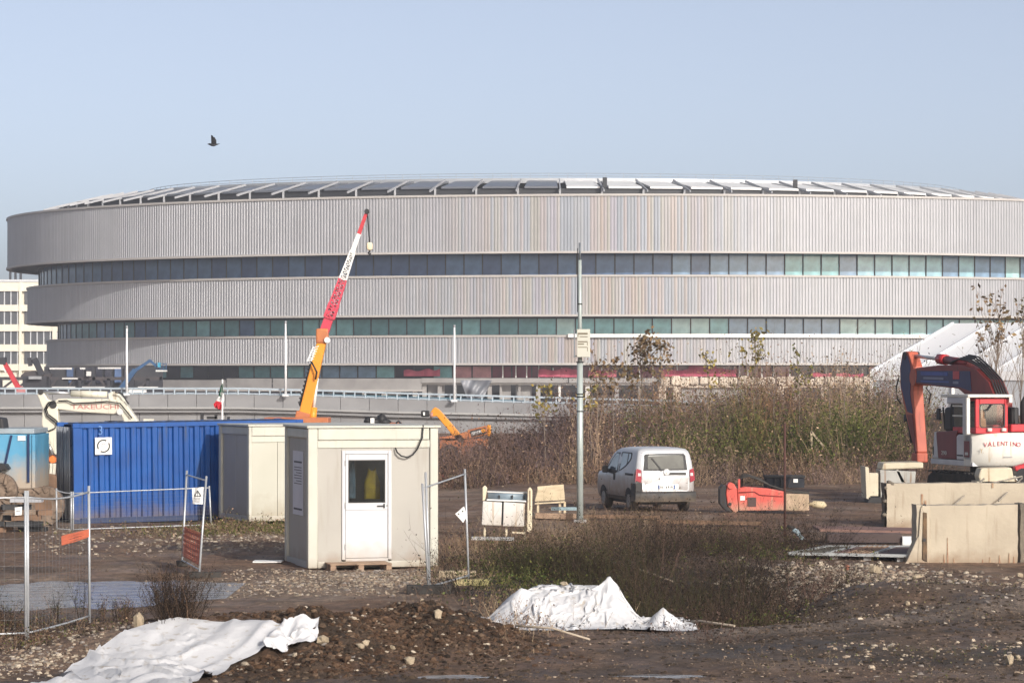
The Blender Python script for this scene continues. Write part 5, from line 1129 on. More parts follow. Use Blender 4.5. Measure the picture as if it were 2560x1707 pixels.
for cy in (.72, 3.12):
    mb = MB(); pts = arc_pts(cy, .365); P = [Vector((vx(max(.31, z)) - .008, y, z)) for y, z in pts]; mb.poly(P); mb.build('wheel_arch', m_black, van, True)
    for s_, x in ((1, .11), (-1, VW - .11)):
        c_ = Vector((x, cy, .29)); a = Vector((1, 0, 0)); r_ = .295
        wh = MB().tube([c_ - a * .10, c_ - a * .08, c_ + a * .08, c_ + a * .10], [r_ * .9, r_, r_, r_ * .9], 24).build('wheel', m_tyre, van, True)
        MB().tube([c_ - a * .115 * s_, c_ - a * .10 * s_], r_ * .62, 18).build('rim', m_rim, wh, True)
mr = MB().box((-.10, 2.62, 1.10), (.16, .10, .20)).build('wing_mirror', m_plas, van, True, bev=.03); MB().box((-.02, 2.62, 1.04), (.12, .06, .05)).build('mirror_arm', m_plas, mr, True)
MB().tube([(VW / 2, 1.6, 1.74), (VW / 2, 1.4, 1.98)], .005, 4).build('aerial', m_black, van, True)

# ================================================================== red hydraulic breaker on the ground, hoses, crate
KY2 = 80.0; s2 = FPX / KY2
bx_ = W(1910, 0, KY2); bz = H(bx_.x, KY2)
br = thing('hydraulic_breaker', 'red hydraulic breaker attachment lying on its side, pale chisel to the right', 'breaker', Vector((bx_.x, KY2, bz)))
m_bred = pm('breaker_red', (.62, .10, .075), (.52, .085, .065), 2, .5, dirt=(.40, .27, .19), dirt_z=(.0, .4), rust=(.5, .2, .14))
m_btan = pm('breaker_tan', (.50, .36, .25), (.34, .26, .17), 4, .75, bump=.3)
zf = lambda y: Vector((0, 0, bz + .03 + (1296 - y) / s2))
def q2(px, y): v = W(px, 0, KY2); return Vector((v.x, KY2, bz + .02 + (1297 - y) / s2))
MB().prism([q2(1842, 1236), q2(1862, 1232), q2(1920, 1236), q2(1962, 1244), q2(1962, 1291), q2(1846, 1292)], (0, .55, 0)).build('housing', m_bred, br, bev=.03)
MB().prism([q2(1816, 1226), q2(1834, 1224), q2(1841, 1236), q2(1845, 1292), q2(1836, 1298), q2(1818, 1280), q2(1814, 1250)], (0, .58, 0)).build('mounting_plate', m_bred, br, bev=.03)
MB().prism([q2(1798, 1236), q2(1806, 1226), q2(1815, 1230), q2(1813, 1250), q2(1817, 1281), q2(1832, 1297), q2(1812, 1291), q2(1798, 1274)], (0, .6, 0)).build('bracket', m_black, br, bev=.02)
MB().tube([q2(1826, 1229) + Vector((0, -.06, 0)), q2(1826, 1229) + Vector((0, .6, 0))], .085, 14).build('pin', m_bred, br); MB().tube([q2(1824, 1275) + Vector((0, -.03, 0)), q2(1824, 1275) + Vector((0, .1, 0))], .045, 10).build('pin', m_black, br)
MB().prism([q2(1963, 1249), q2(2021, 1250), q2(2022, 1292), q2(1963, 1292)], (0, .5, 0)).build('front_head', m_btan, br, bev=.03)
MB().tube([q2(2022, 1276) + Vector((0, .22, 0)), q2(2031, 1276) + Vector((0, .22, 0)), q2(2034, 1276) + Vector((0, .22, 0)), q2(2060, 1278) + Vector((0, .22, 0)), q2(2067, 1279) + Vector((0, .22, 0))], [.05, .05, .10, .10, .02], 10).build('chisel', pm('chisel_cream', (.62, .52, .33), (.5, .42, .28)), br)
MB().prism([q2(1868, 1258) + Vector((0, -.02, 0)), q2(1889, 1258) + Vector((0, -.02, 0)), q2(1889, 1281) + Vector((0, -.02, 0)), q2(1868, 1281) + Vector((0, -.02, 0))], (0, .015, 0)).build('cover_plate', pm('cover_dark', (.09, .055, .05)), br); MB().box(q2(1855, 1260) + Vector((0, -.01, 0)), (.12, .02, .12)).build('label_plate', m_whitep, br)
MB().tube([q2(1846, 1246) + Vector((0, -.01, 0)), q2(1885, 1244) + Vector((0, -.01, 0)), q2(1898, 1252) + Vector((0, -.01, 0)), q2(1955, 1256) + Vector((0, -.01, 0))], .016, 6).build('weld_line', pm('weld_dark_red', (.25, .03, .03)), br)
MB().box(q2(1847, 1226) + Vector((0, .1, 0)), (.05, .2, .28)).build('lug', m_bred, br)
hc = thing('hose_coil', 'tangle of dark hydraulic hoses lying on top of the red breaker', 'hoses', q2(1880, 1230) + Vector((0, .3, 0)))
for k in range(4):
    off = Vector((0, .15 + .1 * k, 0)); ph_ = k * .9
    MB().tube([q2(1848 + 3 * k, 1234) + off, q2(1852 + 2 * k, 1210 - 3 * k) + off, q2(1872, 1206 - k) + off, q2(1895 + 3 * k, 1214) + off, q2(1925, 1229) + off, q2(1962, 1241) + off, q2(2000 + 8 * k, 1248) + off * .6], .028, 6).build('hose', m_rub, hc)
cd = thing('dark_crate', 'dark blackish crate with a small white label behind the red breaker', 'crate', Vector((W(1962, 0, 99).x, 99, H(W(1962, 0, 99).x, 99))))
cz = cd.location.z; xa, xb = W(1914, 0, 99).x, W(2010, 0, 99).x
MB().bx(xa, xb, 99, 99.9, cz, cz + .34).build('box', pm('crate_navy', (.010, .013, .022), (.018, .02, .027), 3, .7), cd, bev=.02); MB().bx(xa - .03, xb + .03, 98.95, 99.95, cz + .345, cz + .40).build('lid', m_black, cd); MB().bx(W(1982, 0, 99).x, W(1993, 0, 99).x, 98.96, 98.98, cz + .18, cz + .30).build('label_plate', m_whitep, cd)
for px in (1935, 1950): MB().bx(W(px, 0, 99).x, W(px + 4, 0, 99).x, 98.93, 98.98, cz + .05, cz + .33).build('rib', m_black, cd)
# heap of red and white bags right of the cabin
bg_ = thing('bag_heap', 'heap of red and pale rubble bags behind the right fence panel', 'bag heap', Vector((W(1095, 0, 104).x, 104, H(W(1095, 0, 104).x, 104))))
r6 = random.Random(4)
for k in range(16):
    u = r6.uniform(-1, 1); v = r6.random() * (1 - abs(u)); MB().blob(Vector((bg_.location.x + u * .62, 104 + r6.uniform(-.2, .3), bg_.location.z + .1 + v * .5)), (.2, .2, .13), 8, k, .25, r6.random() * 3).build('bag', pm('bag_red', (.42, .10, .10), (.33, .08, .09)) if k == 0 else (bpy.data.materials['bag_red'] if k % 5 < 2 else m_cabe), bg_)
# ================================================================== red and white excavator on the right
EY0 = 85.0; be = R(15.5)
ep = W(2440, 0, EY0); ep.z = H(ep.x, EY0)
rx = thing('red_excavator', 'red and white tracked excavator with raised red boom and lettered counterweight', 'excavator', ep, be)
m_exw = pm('excavator_white', (.66, .65, .60), (.60, .59, .54), 1.5, .45, rust=(.50, .42, .32))
m_exw_shade = pm('excavator_white_shaded', (.55, .56, .58), (.48, .49, .52), 1.5, .45)  # shade of the left flank put into a bluish copy of the white
m_exr = pm('excavator_red', (.50, .03, .04), (.42, .025, .035), 1.5, .4)
m_exo = pm('boom_red_orange', (.50, .13, .075), (.40, .09, .055), 1.5, .55, rust=(.24, .07, .045))
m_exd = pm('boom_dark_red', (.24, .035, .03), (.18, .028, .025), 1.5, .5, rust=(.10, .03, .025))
m_exm = pm('maroon_panel', (.16, .025, .03), (.13, .02, .028), 1.5, .45)
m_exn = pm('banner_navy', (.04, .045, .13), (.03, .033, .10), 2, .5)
# local: x right, y forward, z up
def side(poly, x0, th): return MB().prism([(x0, f, u) for f, u in poly], (th, 0, 0))
for x in (-.05, 2.0):
    side([(-.9, .35), (-.75, .10), (-.4, .0), (3.0, .0), (3.35, .12), (3.5, .4), (3.4, .72), (3.1, .86), (-.5, .86), (-.8, .7)], x, .55).build('track', m_mud if x > 1 else m_rub, rx, True, bev=.05)
for k in range(16): MB().bx(-.06, .51, -.55 + k * .25, -.40 + k * .25, .86, .90).build('track_shoe', m_rub, rx, True)
MB().bx(.5, 2.0, .2, 2.6, .4, .80).build('undercarriage', m_exw, rx, True); MB().tube([(1.25, 1.3, .8), (1.25, 1.3, 1.08)], .8, 20).build('slew_ring', m_rub, rx, True)
MB().bx(.02, 2.5, .35, 3.3, 1.08, 1.24).build('deck', m_exw_shade, rx, True, bev=.02)
# counterweight with curved back
P = []
for z, d in ((1.10, .16), (1.22, .03), (1.5, -.02), (1.85, -.02), (1.98, .02), (2.04, .12)): P.append([Vector((x, d + .35 * (abs(x - 1.25) / 1.25) ** 4, z)) for x in np.linspace(0, 2.5, 15)])
mb = MB(); mb.grid(P); mb.grid([P[-1], [Vector((p.x, .9, 2.06)) for p in P[-1]]], False); mb.grid([P[0], [Vector((p.x, .9, 1.10)) for p in P[0]]], False)
for e in (0, -1): mb.poly([r[e] for r in P] + [Vector((P[0][e].x, .9, 2.06)), Vector((P[0][e].x, .9, 1.10))])
cwt = mb.build('counterweight', m_exw, rx, True)
for k, ch in enumerate('VALENTINO'): 
    x = .30 + k * .122; text('letter', ch, .185, (x, .0 + .35 * (abs(x - 1.25) / 1.25) ** 4 - .035, 1.70 + .035 * math.sin(k / 8 * math.pi)), (R(90), 0, 0), pm('letter_red', (.52, .10, .12)) if k == 0 else bpy.data.materials['letter_red'], cwt, .95)
text('company_mark', 'T.', .16, (.20, .09, 1.52), (R(90), 0, 0), pm('mark_tan', (.42, .30, .16)), cwt)
MB().box((.95, -.03, 1.36), (.26, .01, .02)).build('small_print', bpy.data.materials['grey_print'], cwt, True)
# left flank: base strip, maroon panel, white panel with dark sticker
MB().prism([(.0, .42, 1.25), (.0, 1.42, 1.25), (.0, 1.42, 1.92), (.0, 1.30, 1.98), (.0, .42, 1.98)], (.5, 0, 0)).build('rear_panel', m_exw_shade, rx, True, bev=.03)
MB().prism([(.0, 1.45, 1.26), (.0, 2.72, 1.26), (.0, 2.86, 2.02), (.0, 1.30, 2.10), (.0, 1.42, 1.95)], (.5, 0, 0)).build('maroon_panel', m_exm, rx, True, bev=.02)
MB().prism([(.0, 2.76, 1.26), (.0, 3.15, 1.26), (.0, 3.0, 2.02), (.0, 2.89, 2.02)], (.5, 0, 0)).build('front_panel', m_exw_shade, rx, True, bev=.02)
MB().bx(-.012, -.001, .50, .86, 1.34, 1.80).build('sticker', m_exm, rx, True); MB().bx(-.02, -.013, .58, .78, 1.40, 1.48).build('sticker_print', m_pale, rx, True)
text('model_number', '290', .17, (-.02, 2.25, 1.42), (R(90), 0, R(-90)), m_pale, rx, 1.5); MB().bx(-.012, -.001, .95, 1.35, 1.36, 1.40).build('flank_print', m_black, rx, True)
for f in (3.05,): MB().bx(-.01, .0, f - .03, f + .01, 1.34, 1.6).build('grab_slot', m_black, rx, True)
MB().bx(.9, 2.5, .9, 2.6, 1.25, 2.25).build('engine_cover', m_exr, rx, True, bev=.05); MB().bx(1.15, 2.45, .2, .88, 2.06, 2.28).build('engine_hood', m_exr, rx, True, bev=.04)
MB().tube([(1.7, .6, 2.28), (1.7, .6, 2.9), (1.75, .5, 3.05)], .07, 10).build('exhaust', m_black, rx, True)
for x, y in ((1.35, .5), (1.55, .9), (1.5, 1.4)): MB().box((x, y, 2.5), (.22, .3, .5)).build('engine_part', m_black, rx, True, bev=.04)
for x in (1.3, 2.4): MB().tube([(x, .3, 2.28), (x, .3, 2.75), (x, 1.2, 2.75)], .02, 6).build('guard_rail', m_black, rx, True)
# cab
cx0, cx1, cy0, cy1, cz0, cz1 = .02, 1.02, .12, 1.72, 2.02, 3.02
cab = MB().bx(cx0, cx1, cy0, cy1, cz0, cz0 + .17).build('cab', m_exr, rx, True, bev=.02)
for x0, x1 in ((cx0, cx0 + .12), (cx1 - .10, cx1)): MB().bx(x0, x1, cy0, cy0 + .09, cz0 + .172, cz1).build('cab_pillar', m_exr, cab, True, bev=.02); MB().bx(x0, x1, cy1 - .09, cy1, cz0 + .172, cz1).build('cab_pillar', m_black, cab, True)
MB().bx(cx0 + .122, cx1 - .102, cy0, cy0 + .08, cz1 - .16, cz1).build('rear_header', m_exr, cab, True, bev=.015)
MB().bx(cx0, cx1, cy0 + .092, cy1 - .092, cz1 - .07, cz1).build('cab_roof', m_exr, cab, True)
fr = MB()
wx0, wx1, wz0, wz1, rr = cx0 + .15, cx1 - .13, cz0 + .19, cz1 - .18, .09
def rrect(x0, x1, z0, z1, r, y): return [Vector((a + r * math.cos(t), y, b_ + r * math.sin(t))) for a, b_, t0 in ((x1 - r, z1 - r, 0), (x0 + r, z1 - r, 90), (x0 + r, z0 + r, 180), (x1 - r, z0 + r, 270)) for t in [R(t0 + 22.5 * k) for k in range(5)]]
o_, i_ = rrect(wx0 - .035, wx1 + .035, wz0 - .03, wz1 + .03, .1, cy0 - .006), rrect(wx0, wx1, wz0, wz1, .08, cy0 - .006); n = len(o_)
fr._add(o_ + i_ + [p + Vector((0, .02, 0)) for p in i_], [(k, (k + 1) % n, n + (k + 1) % n, n + k) for k in range(n)] + [(n + k, n + (k + 1) % n, 2 * n + (k + 1) % n, 2 * n + k) for k in range(n)]); fr.build('window_seal', m_black, cab, True)
MB().poly([p + Vector((0, .03, 0)) for p in rrect(wx0 - .01, wx1 + .01, wz0 - .01, wz1 + .01, .08, cy0)]).build('rear_window', glass_mat('cab_glass', (.62, .74, .68), .06), cab, True)
MB().bx(cx0 + .002, cx0 + .02, cy0 + .095, cy1 - .1, cz0 + .175, cz1 - .08).build('side_window', pm('dark_glass', (.03, .05, .05), (.05, .08, .075), 1.5, .06, spec=.8), cab, True)
MB().bx(cx0 + .12, cx1 - .1, cy1 - .06, cy1 - .02, cz0 + .2, cz1 - .1).build('front_window', pm('pale_green_glass', (.38, .48, .43), (.33, .42, .38), 1, .1), cab, True)
MB().bx(cx0 - .001, cx0 + .04, cy0 + .7, cy0 + .78, cz0 + .175, cz1 - .08).build('door_pillar', m_black, cab, True)
P = [(.30, wz0 - .05), (.36, 2.60), (.42, 2.70), (.56, 2.70), (.62, 2.60), (.68, wz0 - .05)]
MB().prism([(x - .08, .62, z) for x, z in P], (0, .12, 0)).build('seat', pm('seat_orange', (.60, .24, .15), (.5, .2, .12), 4, .8), cab, True, bev=.03)
MB().beam((.52, cy0 - .02, 2.86), (.36, cy0 - .02, 2.66), .05, .02).build('wiper', m_black, cab, True); MB().beam((.30, cy0 - .015, 2.70), (.30, cy0 - .015, 2.45), .025, .015).build('wiper', m_black, cab, True)
for x in (.42, .86): MB().box((x, cy0 - .06, 2.13), (.13, .1, .09)).build('work_lamp', m_exw, cab, True, bev=.02)
# white overhead guard frame with front cage
gd = MB().bx(-.28, 1.10, -.02, 1.9, 3.045, 3.13).build('roof_guard', m_exw, rx, True, bev=.02)
MB().bx(-.30, -.19, .02, .16, 2.0, 3.044).build('guard_post', m_exw, rx, True, bev=.02); MB().bx(1.0, 1.09, -.015, .05, 2.9, 3.044).build('guard_post', m_exw, rx, True); MB().bx(-.30, -.22, .17, .30, 2.0, 3.044).build('guard_post', m_exw_shade, rx, True)
MB().bx(-.26, -.2, .3, 1.5, 2.86, 3.04).build('guard_side', m_exw_shade, rx, True, bev=.03)
for z in (2.52, 2.80): MB().beam((-.22, .3, z), (-.22, 1.15, z), .04).build('cage_bar', m_exw, rx, True)
MB().bx(.0, .3, 1.75, 2.3, 2.05, 2.75).build('front_console', m_black, rx, True, bev=.08); MB().beam((.05, 1.9, 2.1), (.05, 1.75, 3.0), .06).build('front_frame', m_black, rx, True); MB().beam((.1, 2.3, 2.0), (.1, 1.9, 2.95), .05).build('front_frame', m_black, rx, True)
MB().beam((.02, 2.25, 2.1), (.0, 2.35, 2.75), .04).build('mirror_arm', m_black, rx, True); MB().box((-.02, 2.62, 2.55), (.06, .22, .34)).build('mirror', m_black, rx, True, bev=.02); MB().beam((.0, 2.35, 2.65), (-.01, 2.62, 2.62), .03).build('mirror_arm', m_black, rx, True)
MB().tube([(.05, 1.55, 3.0), (.1, 1.75, 3.02), (.05, 1.95, 2.98)], .07, 8).build('work_lamp', m_exw, rx, True)
# boom, banner, arm, cylinders, hoses
bxr = 1.15
bm_poly = [(1.2, 1.9), (1.15, 2.9), (1.75, 3.5), (2.6, 3.86), (3.6, 3.99), (5.4, 3.98), (7.05, 3.90), (7.25, 3.62), (7.02, 3.40), (5.4, 3.34), (3.9, 3.28), (3.1, 3.0), (2.3, 2.2), (2.0, 1.7)]
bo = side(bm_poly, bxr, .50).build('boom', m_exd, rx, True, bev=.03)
bn_ = side([(3.0, 3.80), (6.9, 3.82), (7.0, 3.47), (5.4, 3.38), (3.7, 3.32), (2.9, 3.2)], bxr - .014, .012).build('banner', m_exn, bo, True)
m_ltb = pm('banner_blue', (.10, .14, .38))
for k, (f0, f1, u, h_) in enumerate(((6.6, 4.6, 3.68, .11), (6.4, 4.9, 3.56, .07), (6.6, 4.5, 3.47, .05))): side([(f0, u), (f1, u - .02), (f1, u + h_ - .02), (f0, u + h_)], bxr - .024, .008).build('banner_print', m_ltb if k % 2 == 0 else pm('banner_grey', (.25, .27, .36)) if k == 1 else bpy.data.materials['banner_grey'], bn_, True)
side([(4.2, 3.56), (3.75, 3.56), (3.75, 3.8), (4.2, 3.8)], bxr - .024, .008).build('banner_emblem', m_exr, bn_, True); side([(4.2, 3.42), (3.8, 3.42), (3.8, 3.5), (4.2, 3.5)], bxr - .024, .008).build('banner_print', bpy.data.materials['banner_grey'], bn_, True)
side([(7.95, 4.42), (7.72, 4.40), (7.35, 3.95), (7.28, 3.62), (7.32, 3.2), (7.0, 1.32), (7.18, 1.22), (7.9, 2.4), (8.35, 3.3), (8.4, 3.9), (8.2, 4.35)], bxr + .04, .33).build('arm', m_exo, rx, True, bev=.03)
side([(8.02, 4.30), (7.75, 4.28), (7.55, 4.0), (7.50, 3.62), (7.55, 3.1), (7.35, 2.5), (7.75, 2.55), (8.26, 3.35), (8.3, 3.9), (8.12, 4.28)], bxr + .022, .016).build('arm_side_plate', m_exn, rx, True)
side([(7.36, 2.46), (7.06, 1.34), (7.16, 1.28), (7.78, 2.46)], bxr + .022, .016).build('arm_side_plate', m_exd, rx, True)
MB().tube([(bxr - .03, 7.2, 3.62), (bxr + .50, 7.2, 3.62)], .26, 16).build('arm_pivot', m_exo, rx, True); MB().tube([(bxr + .0, 7.95, 4.28), (bxr + .48, 7.95, 4.28)], .13, 12).build('pin', m_black, rx, True)
MB().tube([(bxr + .25, 7.8, 4.28), (bxr + .25, 5.7, 4.16)], .055, 10).build('cylinder_rod', m_steel, rx, True); MB().tube([(bxr + .25, 5.75, 4.17), (bxr + .25, 3.5, 4.02)], .125, 12).build('cylinder_barrel', m_exm, rx, True); MB().tube([(bxr + .25, 5.8, 4.17), (bxr + .25, 5.3, 4.14)], .16, 12).build('cylinder_collar', m_exr, rx, True)
for dx in (.0, .3): MB().tube([(bxr + .1 + dx, 1.2, 2.3), (bxr + .1 + dx, 2.9, 3.6)], .10, 10).build('cylinder_barrel', m_exr, rx, True)
for k in range(5): MB().tube([(bxr + .08 + .08 * k, 4.6 - .1 * k, 4.05), (bxr + .08 + .08 * k, 4.0, 4.16 + .03 * k), (bxr + .08 + .08 * k, 3.3, 4.10 + .03 * k), (bxr + .08 + .08 * k, 2.5, 3.92), (bxr + .08 + .08 * k, 1.7, 3.55), (bxr + .08 + .08 * k, 1.2, 3.0)], .026, 6).build('hose', m_black, rx, True)
MB().tube([(bxr, 8.36, 3.6), (bxr - .03, 8.5, 3.3), (bxr - .03, 8.42, 2.95), (bxr, 8.2, 2.8)], .025, 6).build('hose', m_black, rx, True); MB().tube([(bxr + .45, 7.3, 3.3), (bxr + .52, 7.1, 3.1), (bxr + .5, 7.2, 2.8)], .025, 6).build('hose', m_black, rx, True)
MB().box((bxr + .2, 8.0, 2.35), (.3, .3, .22)).build('quick_coupler_valve', m_black, rx, True, bev=.04); MB().tube([(bxr + .15, 8.0, 2.3), (bxr + .15, 7.7, 1.6)], .05, 8).build('linkage', m_black, rx, True)
MB().bx(bxr + .02, bxr + .38, 6.98, 7.45, 1.0, 1.3).build('arm_end', m_exo, rx, True, bev=.04)

# pale steel machine blade left of the excavator
SY2 = 86.5; sz = H(W(2240, 0, SY2).x, SY2)
sk_ = thing('steel_blade_frame', 'grey-white steel bucket frame on the ground left of the red excavator tracks', 'bucket frame', Vector((W(2240, 0, SY2).x, SY2, sz)))
m_sgrey = pm('steel_grey_white', (.40, .40, .37), (.32, .32, .30), 2, .6, rust=(.22, .13, .07)); m_scream = pm('steel_cream', (.60, .55, .42), (.50, .45, .33), 2, .6, rust=(.28, .15, .07))
pwz = lambda px, y: W(px, y, SY2)
MB().prism([pwz(2163, 1166), pwz(2172, 1168), pwz(2176, 1248), pwz(2166, 1246)], (0, 1.2, 0)).build('end_plate', m_scream, sk_, bev=.01)
MB().prism([pwz(2172, 1182), pwz(2196, 1182), pwz(2196, 1240), pwz(2174, 1240)], (0, .5, 0)).build('end_box', m_scream, sk_, bev=.02)
MB().prism([pwz(2200, 1174), pwz(2290, 1178), pwz(2284, 1262), pwz(2202, 1262)], (0, 1.0, 0)).build('body', m_sgrey, sk_, bev=.02)
MB().prism([pwz(2208, 1157), pwz(2308, 1155), pwz(2309, 1170), pwz(2204, 1174)], (0, 1.3, 0)).build('top_beam', m_scream, sk_, bev=.04)
MB().prism([pwz(2240, 1174), pwz(2246, 1174), pwz(2262, 1205), pwz(2254, 1205)], (0, .1, 0)).build('strut', m_sgrey, sk_)
MB().prism([pwz(2172, 1242), pwz(2222, 1242), pwz(2222, 1262), pwz(2170, 1262)], (0, 1.0, 0)).build('skid', m_black, sk_)
# pale machine base under the counterweight and red lamp at the right edge
pmb = thing('cream_steel_base', 'cream painted steel base standing behind the concrete blocks at the right edge', 'base', Vector((W(2500, 0, 83).x, 83, H(W(2500, 0, 83).x, 83))))
bz0 = pmb.location.z
MB().prism([W(2455, 1218, 83), W(2446, 1190, 83), W(2452, 1170, 83), W(2530, 1168, 83), W(2534, 1190, 83), W(2548, 1206, 83), W(2550, 1225, 83)], (0, .8, 0)).build('housing', m_scream, pmb, bev=.05)
MB().bx(W(2440, 0, 83).x, W(2600, 0, 83).x, 83.0, 84, bz0, bz0 + .75).build('skirt', m_scream, pmb)
MB().prism([W(2536, 1166, 83), W(2575, 1155, 83), W(2580, 1176, 83), W(2540, 1178, 83)], (0, .4, 0)).build('red_cover', m_exr, pmb, bev=.03); MB().tube([W(2558, 1188, 82.9), W(2558, 1188, 83.3)], .2, 14).build('roller', m_black, pmb)

# ================================================================== concrete blocks
m_cblk = pm('cream_concrete', (.46, .405, .315), (.38, .33, .255), 1.0, .85, bump=.5, bscale=9, rust=(.33, .275, .205), dirt=(.25, .18, .12), dirt_z=(-.02, .30))
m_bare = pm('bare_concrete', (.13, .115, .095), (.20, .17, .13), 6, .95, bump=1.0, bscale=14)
def block(name, label, px0, px1, yb, yt, Y, dep, rz, nx=14, nz=7, seed=1):
    a, b_ = W(px0, yb, Y), W(px1, yb, Y); Lx = b_.x - a.x; z0 = H((a.x + b_.x) / 2, Y) - .03; Ht = W(px0, yt, Y).z - z0
    t = thing(name, label, 'concrete block', Vector((a.x, Y, z0)), rz, 'cream concrete blocks')
    rr = random.Random(seed); P = []
    def j(v, e): return Vector((v[0] + (rr.uniform(-.012, .012) if e else 0), v[1] + rr.uniform(-.004, .004), v[2] + (rr.uniform(-.02, .008) if e else 0)))
    rows = []
    for k in range(nz + 1): rows.append([j((Lx * i / nx, 0, Ht * k / nz), i in (0, nx) or k == nz) for i in range(nx + 1)])
    back = [[Vector((p.x, dep, p.z)) for p in r] for r in rows]
    mb = MB(); mb.grid(rows, False); mb.grid(back, False); mb.grid([rows[-1], back[-1]], False)
    mb.grid([[r[0] for r in rows], [r[0] for r in back]], False); mb.grid([[r[-1] for r in rows], [r[-1] for r in back]], False)
    mb.build('body', m_cblk, t, True); return t, Lx, Ht
t, Lx, Ht = block('concrete_block', 'large cream concrete block at the back, behind the block with the dark end slot', 2217, 2640, 1327, 1207, 74.0, .55, R(2), seed=3)
mb = MB(); P = [[Vector((-.02 - .05 * random.Random(i * 9 + k).random(), .05 + .5 * k / 5, Ht * i / 8)) for k in range(6)] for i in range(9)]; mb.grid(P, False); mb.build('broken_end', m_bare, t, True)
for x, z in ((.12, Ht + .02), (.2, Ht - .02), (.05, Ht * .9), (.02, Ht * .6), (.0, Ht * .3)): MB().blob((x - .06, .05, z), (.07, .08, .05), 6, int(z * 90), .35).build('chip', m_bare, t, True)
for x, z, l_ in ((.85, .85, .45), (.93, .70, .35), (2.6, 1.12, .12)): MB().bx(x, x + .05, -.016, .0, z - l_, z).build('rust_streak', pm('streak_rust', (.25, .13, .08), (.4, .3, .2), 8, .9) if x == .85 else bpy.data.materials['streak_rust'], t, True)
t, Lx, Ht = block('concrete_block', 'cream concrete block in front with a dark slotted left end', 2292, 2548, 1410, 1262, 61.5, .5, R(4), seed=5)
MB().prism([(-.02, -.07, 0), (.26, -.05, 0), (.27, -.03, Ht - .06), (.20, -.03, Ht + .0), (.10, -.04, Ht + .0), (.07, -.06, Ht - .10)], (0, .3, 0)).build('end_pillar', m_cblk, t, True, bev=.03)
MB().prism([(.10, -.09, .1), (.20, -.08, .05), (.20, -.065, Ht - .16), (.12, -.065, Ht - .14)], (0, .05, 0)).build('end_slot', pm('slot_dark', (.16, .10, .055), (.07, .05, .035), 5, .9, bump=.6), t, True, bev=.01)
MB().prism([(-.25, -.05, 0), (.0, -.06, 0), (.06, -.05, .55), (.04, -.04, .62)], (0, .35, 0)).build('sloped_toe', m_cblk, t, True, bev=.02)
MB().tube([(.16, -.03, Ht - .01), (.16, .06, Ht - .01)], .035, 8).build('lifting_hole', m_black, t, True); MB().tube([(.14, -.095, .5), (.14, -.07, .5)], .035, 8).build('lifting_hole', m_black, t, True)
for x, l_, dx in ((.55, .2, 0), (.62, .34, .1), (.75, .12, 0), (1.7, .18, 0), (1.9, .22, 0), (2.0, .15, 0), (1.35, .1, 0), (1.5, .14, 0)): MB().prism([(x, -.016, .0), (x + .035, -.016, .0), (x + .02, -.016, l_ + .2 * (dx > 0)), (x + .01, -.016, l_ + .2 * (dx > 0))], (0, .012, 0)).build('rust_streak', bpy.data.materials['streak_rust'], t, True)
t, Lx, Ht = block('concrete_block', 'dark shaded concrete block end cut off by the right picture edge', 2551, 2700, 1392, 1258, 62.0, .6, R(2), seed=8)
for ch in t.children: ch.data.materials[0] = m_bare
for k, (a, b_, lab) in enumerate((((2384, 1262, 73.7), (2460, 1196, 74.8), 'steel bar leaning on the back concrete block, left one'), ((2496, 1252, 73.7), (2556, 1194, 74.8), 'steel bar leaning on the back concrete block, right one'))):
    tag(MB().tube([W(*a), W(*b_)], .022, 8).build('steel_bar', pm('bar_grey', (.22, .20, .17), (.3, .27, .22), 5, .7) if k == 0 else bpy.data.materials['bar_grey']), lab, 'bar', 'bars leaning on the blocks')
tag(MB().tube([W(2400, 1225, 74.9), W(2556, 1190, 75.0)], .02, 8).build('steel_bar', bpy.data.materials['bar_grey']), 'long nearly level steel bar above the two leaning bars', 'bar', 'bars leaning on the blocks')

# ================================================================== sheets and frames lying left of the blocks
m_plate = pm('rusty_plate', (.24, .14, .11), (.17, .10, .085), 1.2, .75, bump=.3)
slab('rusty_sheet', 'long flat rusty brown sheet lying on top of the stack beside the concrete blocks', 'sheet', 2040, 2318, 1338, 68.0, .06, 1.6, m_plate, 1.2, zoff=.27)
slab('steel_channel', 'dark brown steel channel lying under the rusty sheet', 'channel', 2066, 2252, 1358, 66.4, .20, .3, pm('channel_dark', (.055, .035, .035), (.075, .05, .045), 2, .6), 0, zoff=.10)
slab('pale_sheet', 'pale grey-white panel lying in front of the dark channel', 'panel', 2060, 2312, 1370, 65.4, .05, 1.0, pm('panel_pale', (.52, .51, .47), (.44, .43, .40), 2, .7), 0, zoff=.02)
slab('pale_sheet', 'short white panel end standing between channel and concrete block', 'panel', 2254, 2300, 1356, 66.3, .19, .3, m_whitep, 0, zoff=.05)
gfz = H(W(2140, 0, 63.0).x, 63.0)
gf = thing('lying_gate_frame', 'flat steel gate frame with rusty infill lying on the rubble before the blocks', 'gate frame', Vector((W(2140, 0, 63.0).x, 63.0, gfz + .02)))
A, B, C_, D = W(1972, 1390, 62.0), W(2282, 1398, 61.6), W(2322, 1362, 64.8), W(2070, 1366, 65.0)
for q in (A, B, C_, D): q.z = max(H(q.x, q.y), gfz) + .10
for p, q in ((A, B), (B, C_), (C_, D), (D, A), (A.lerp(B, .66), D.lerp(C_, .66)), (A.lerp(B, .28), D.lerp(C_, .28))): MB().beam(p, q, .05, .06).build('frame_bar', pm('frame_steel', (.36, .38, .38), (.28, .29, .29), 3, .5) if p is A and q is B else bpy.data.materials['frame_steel'], gf)
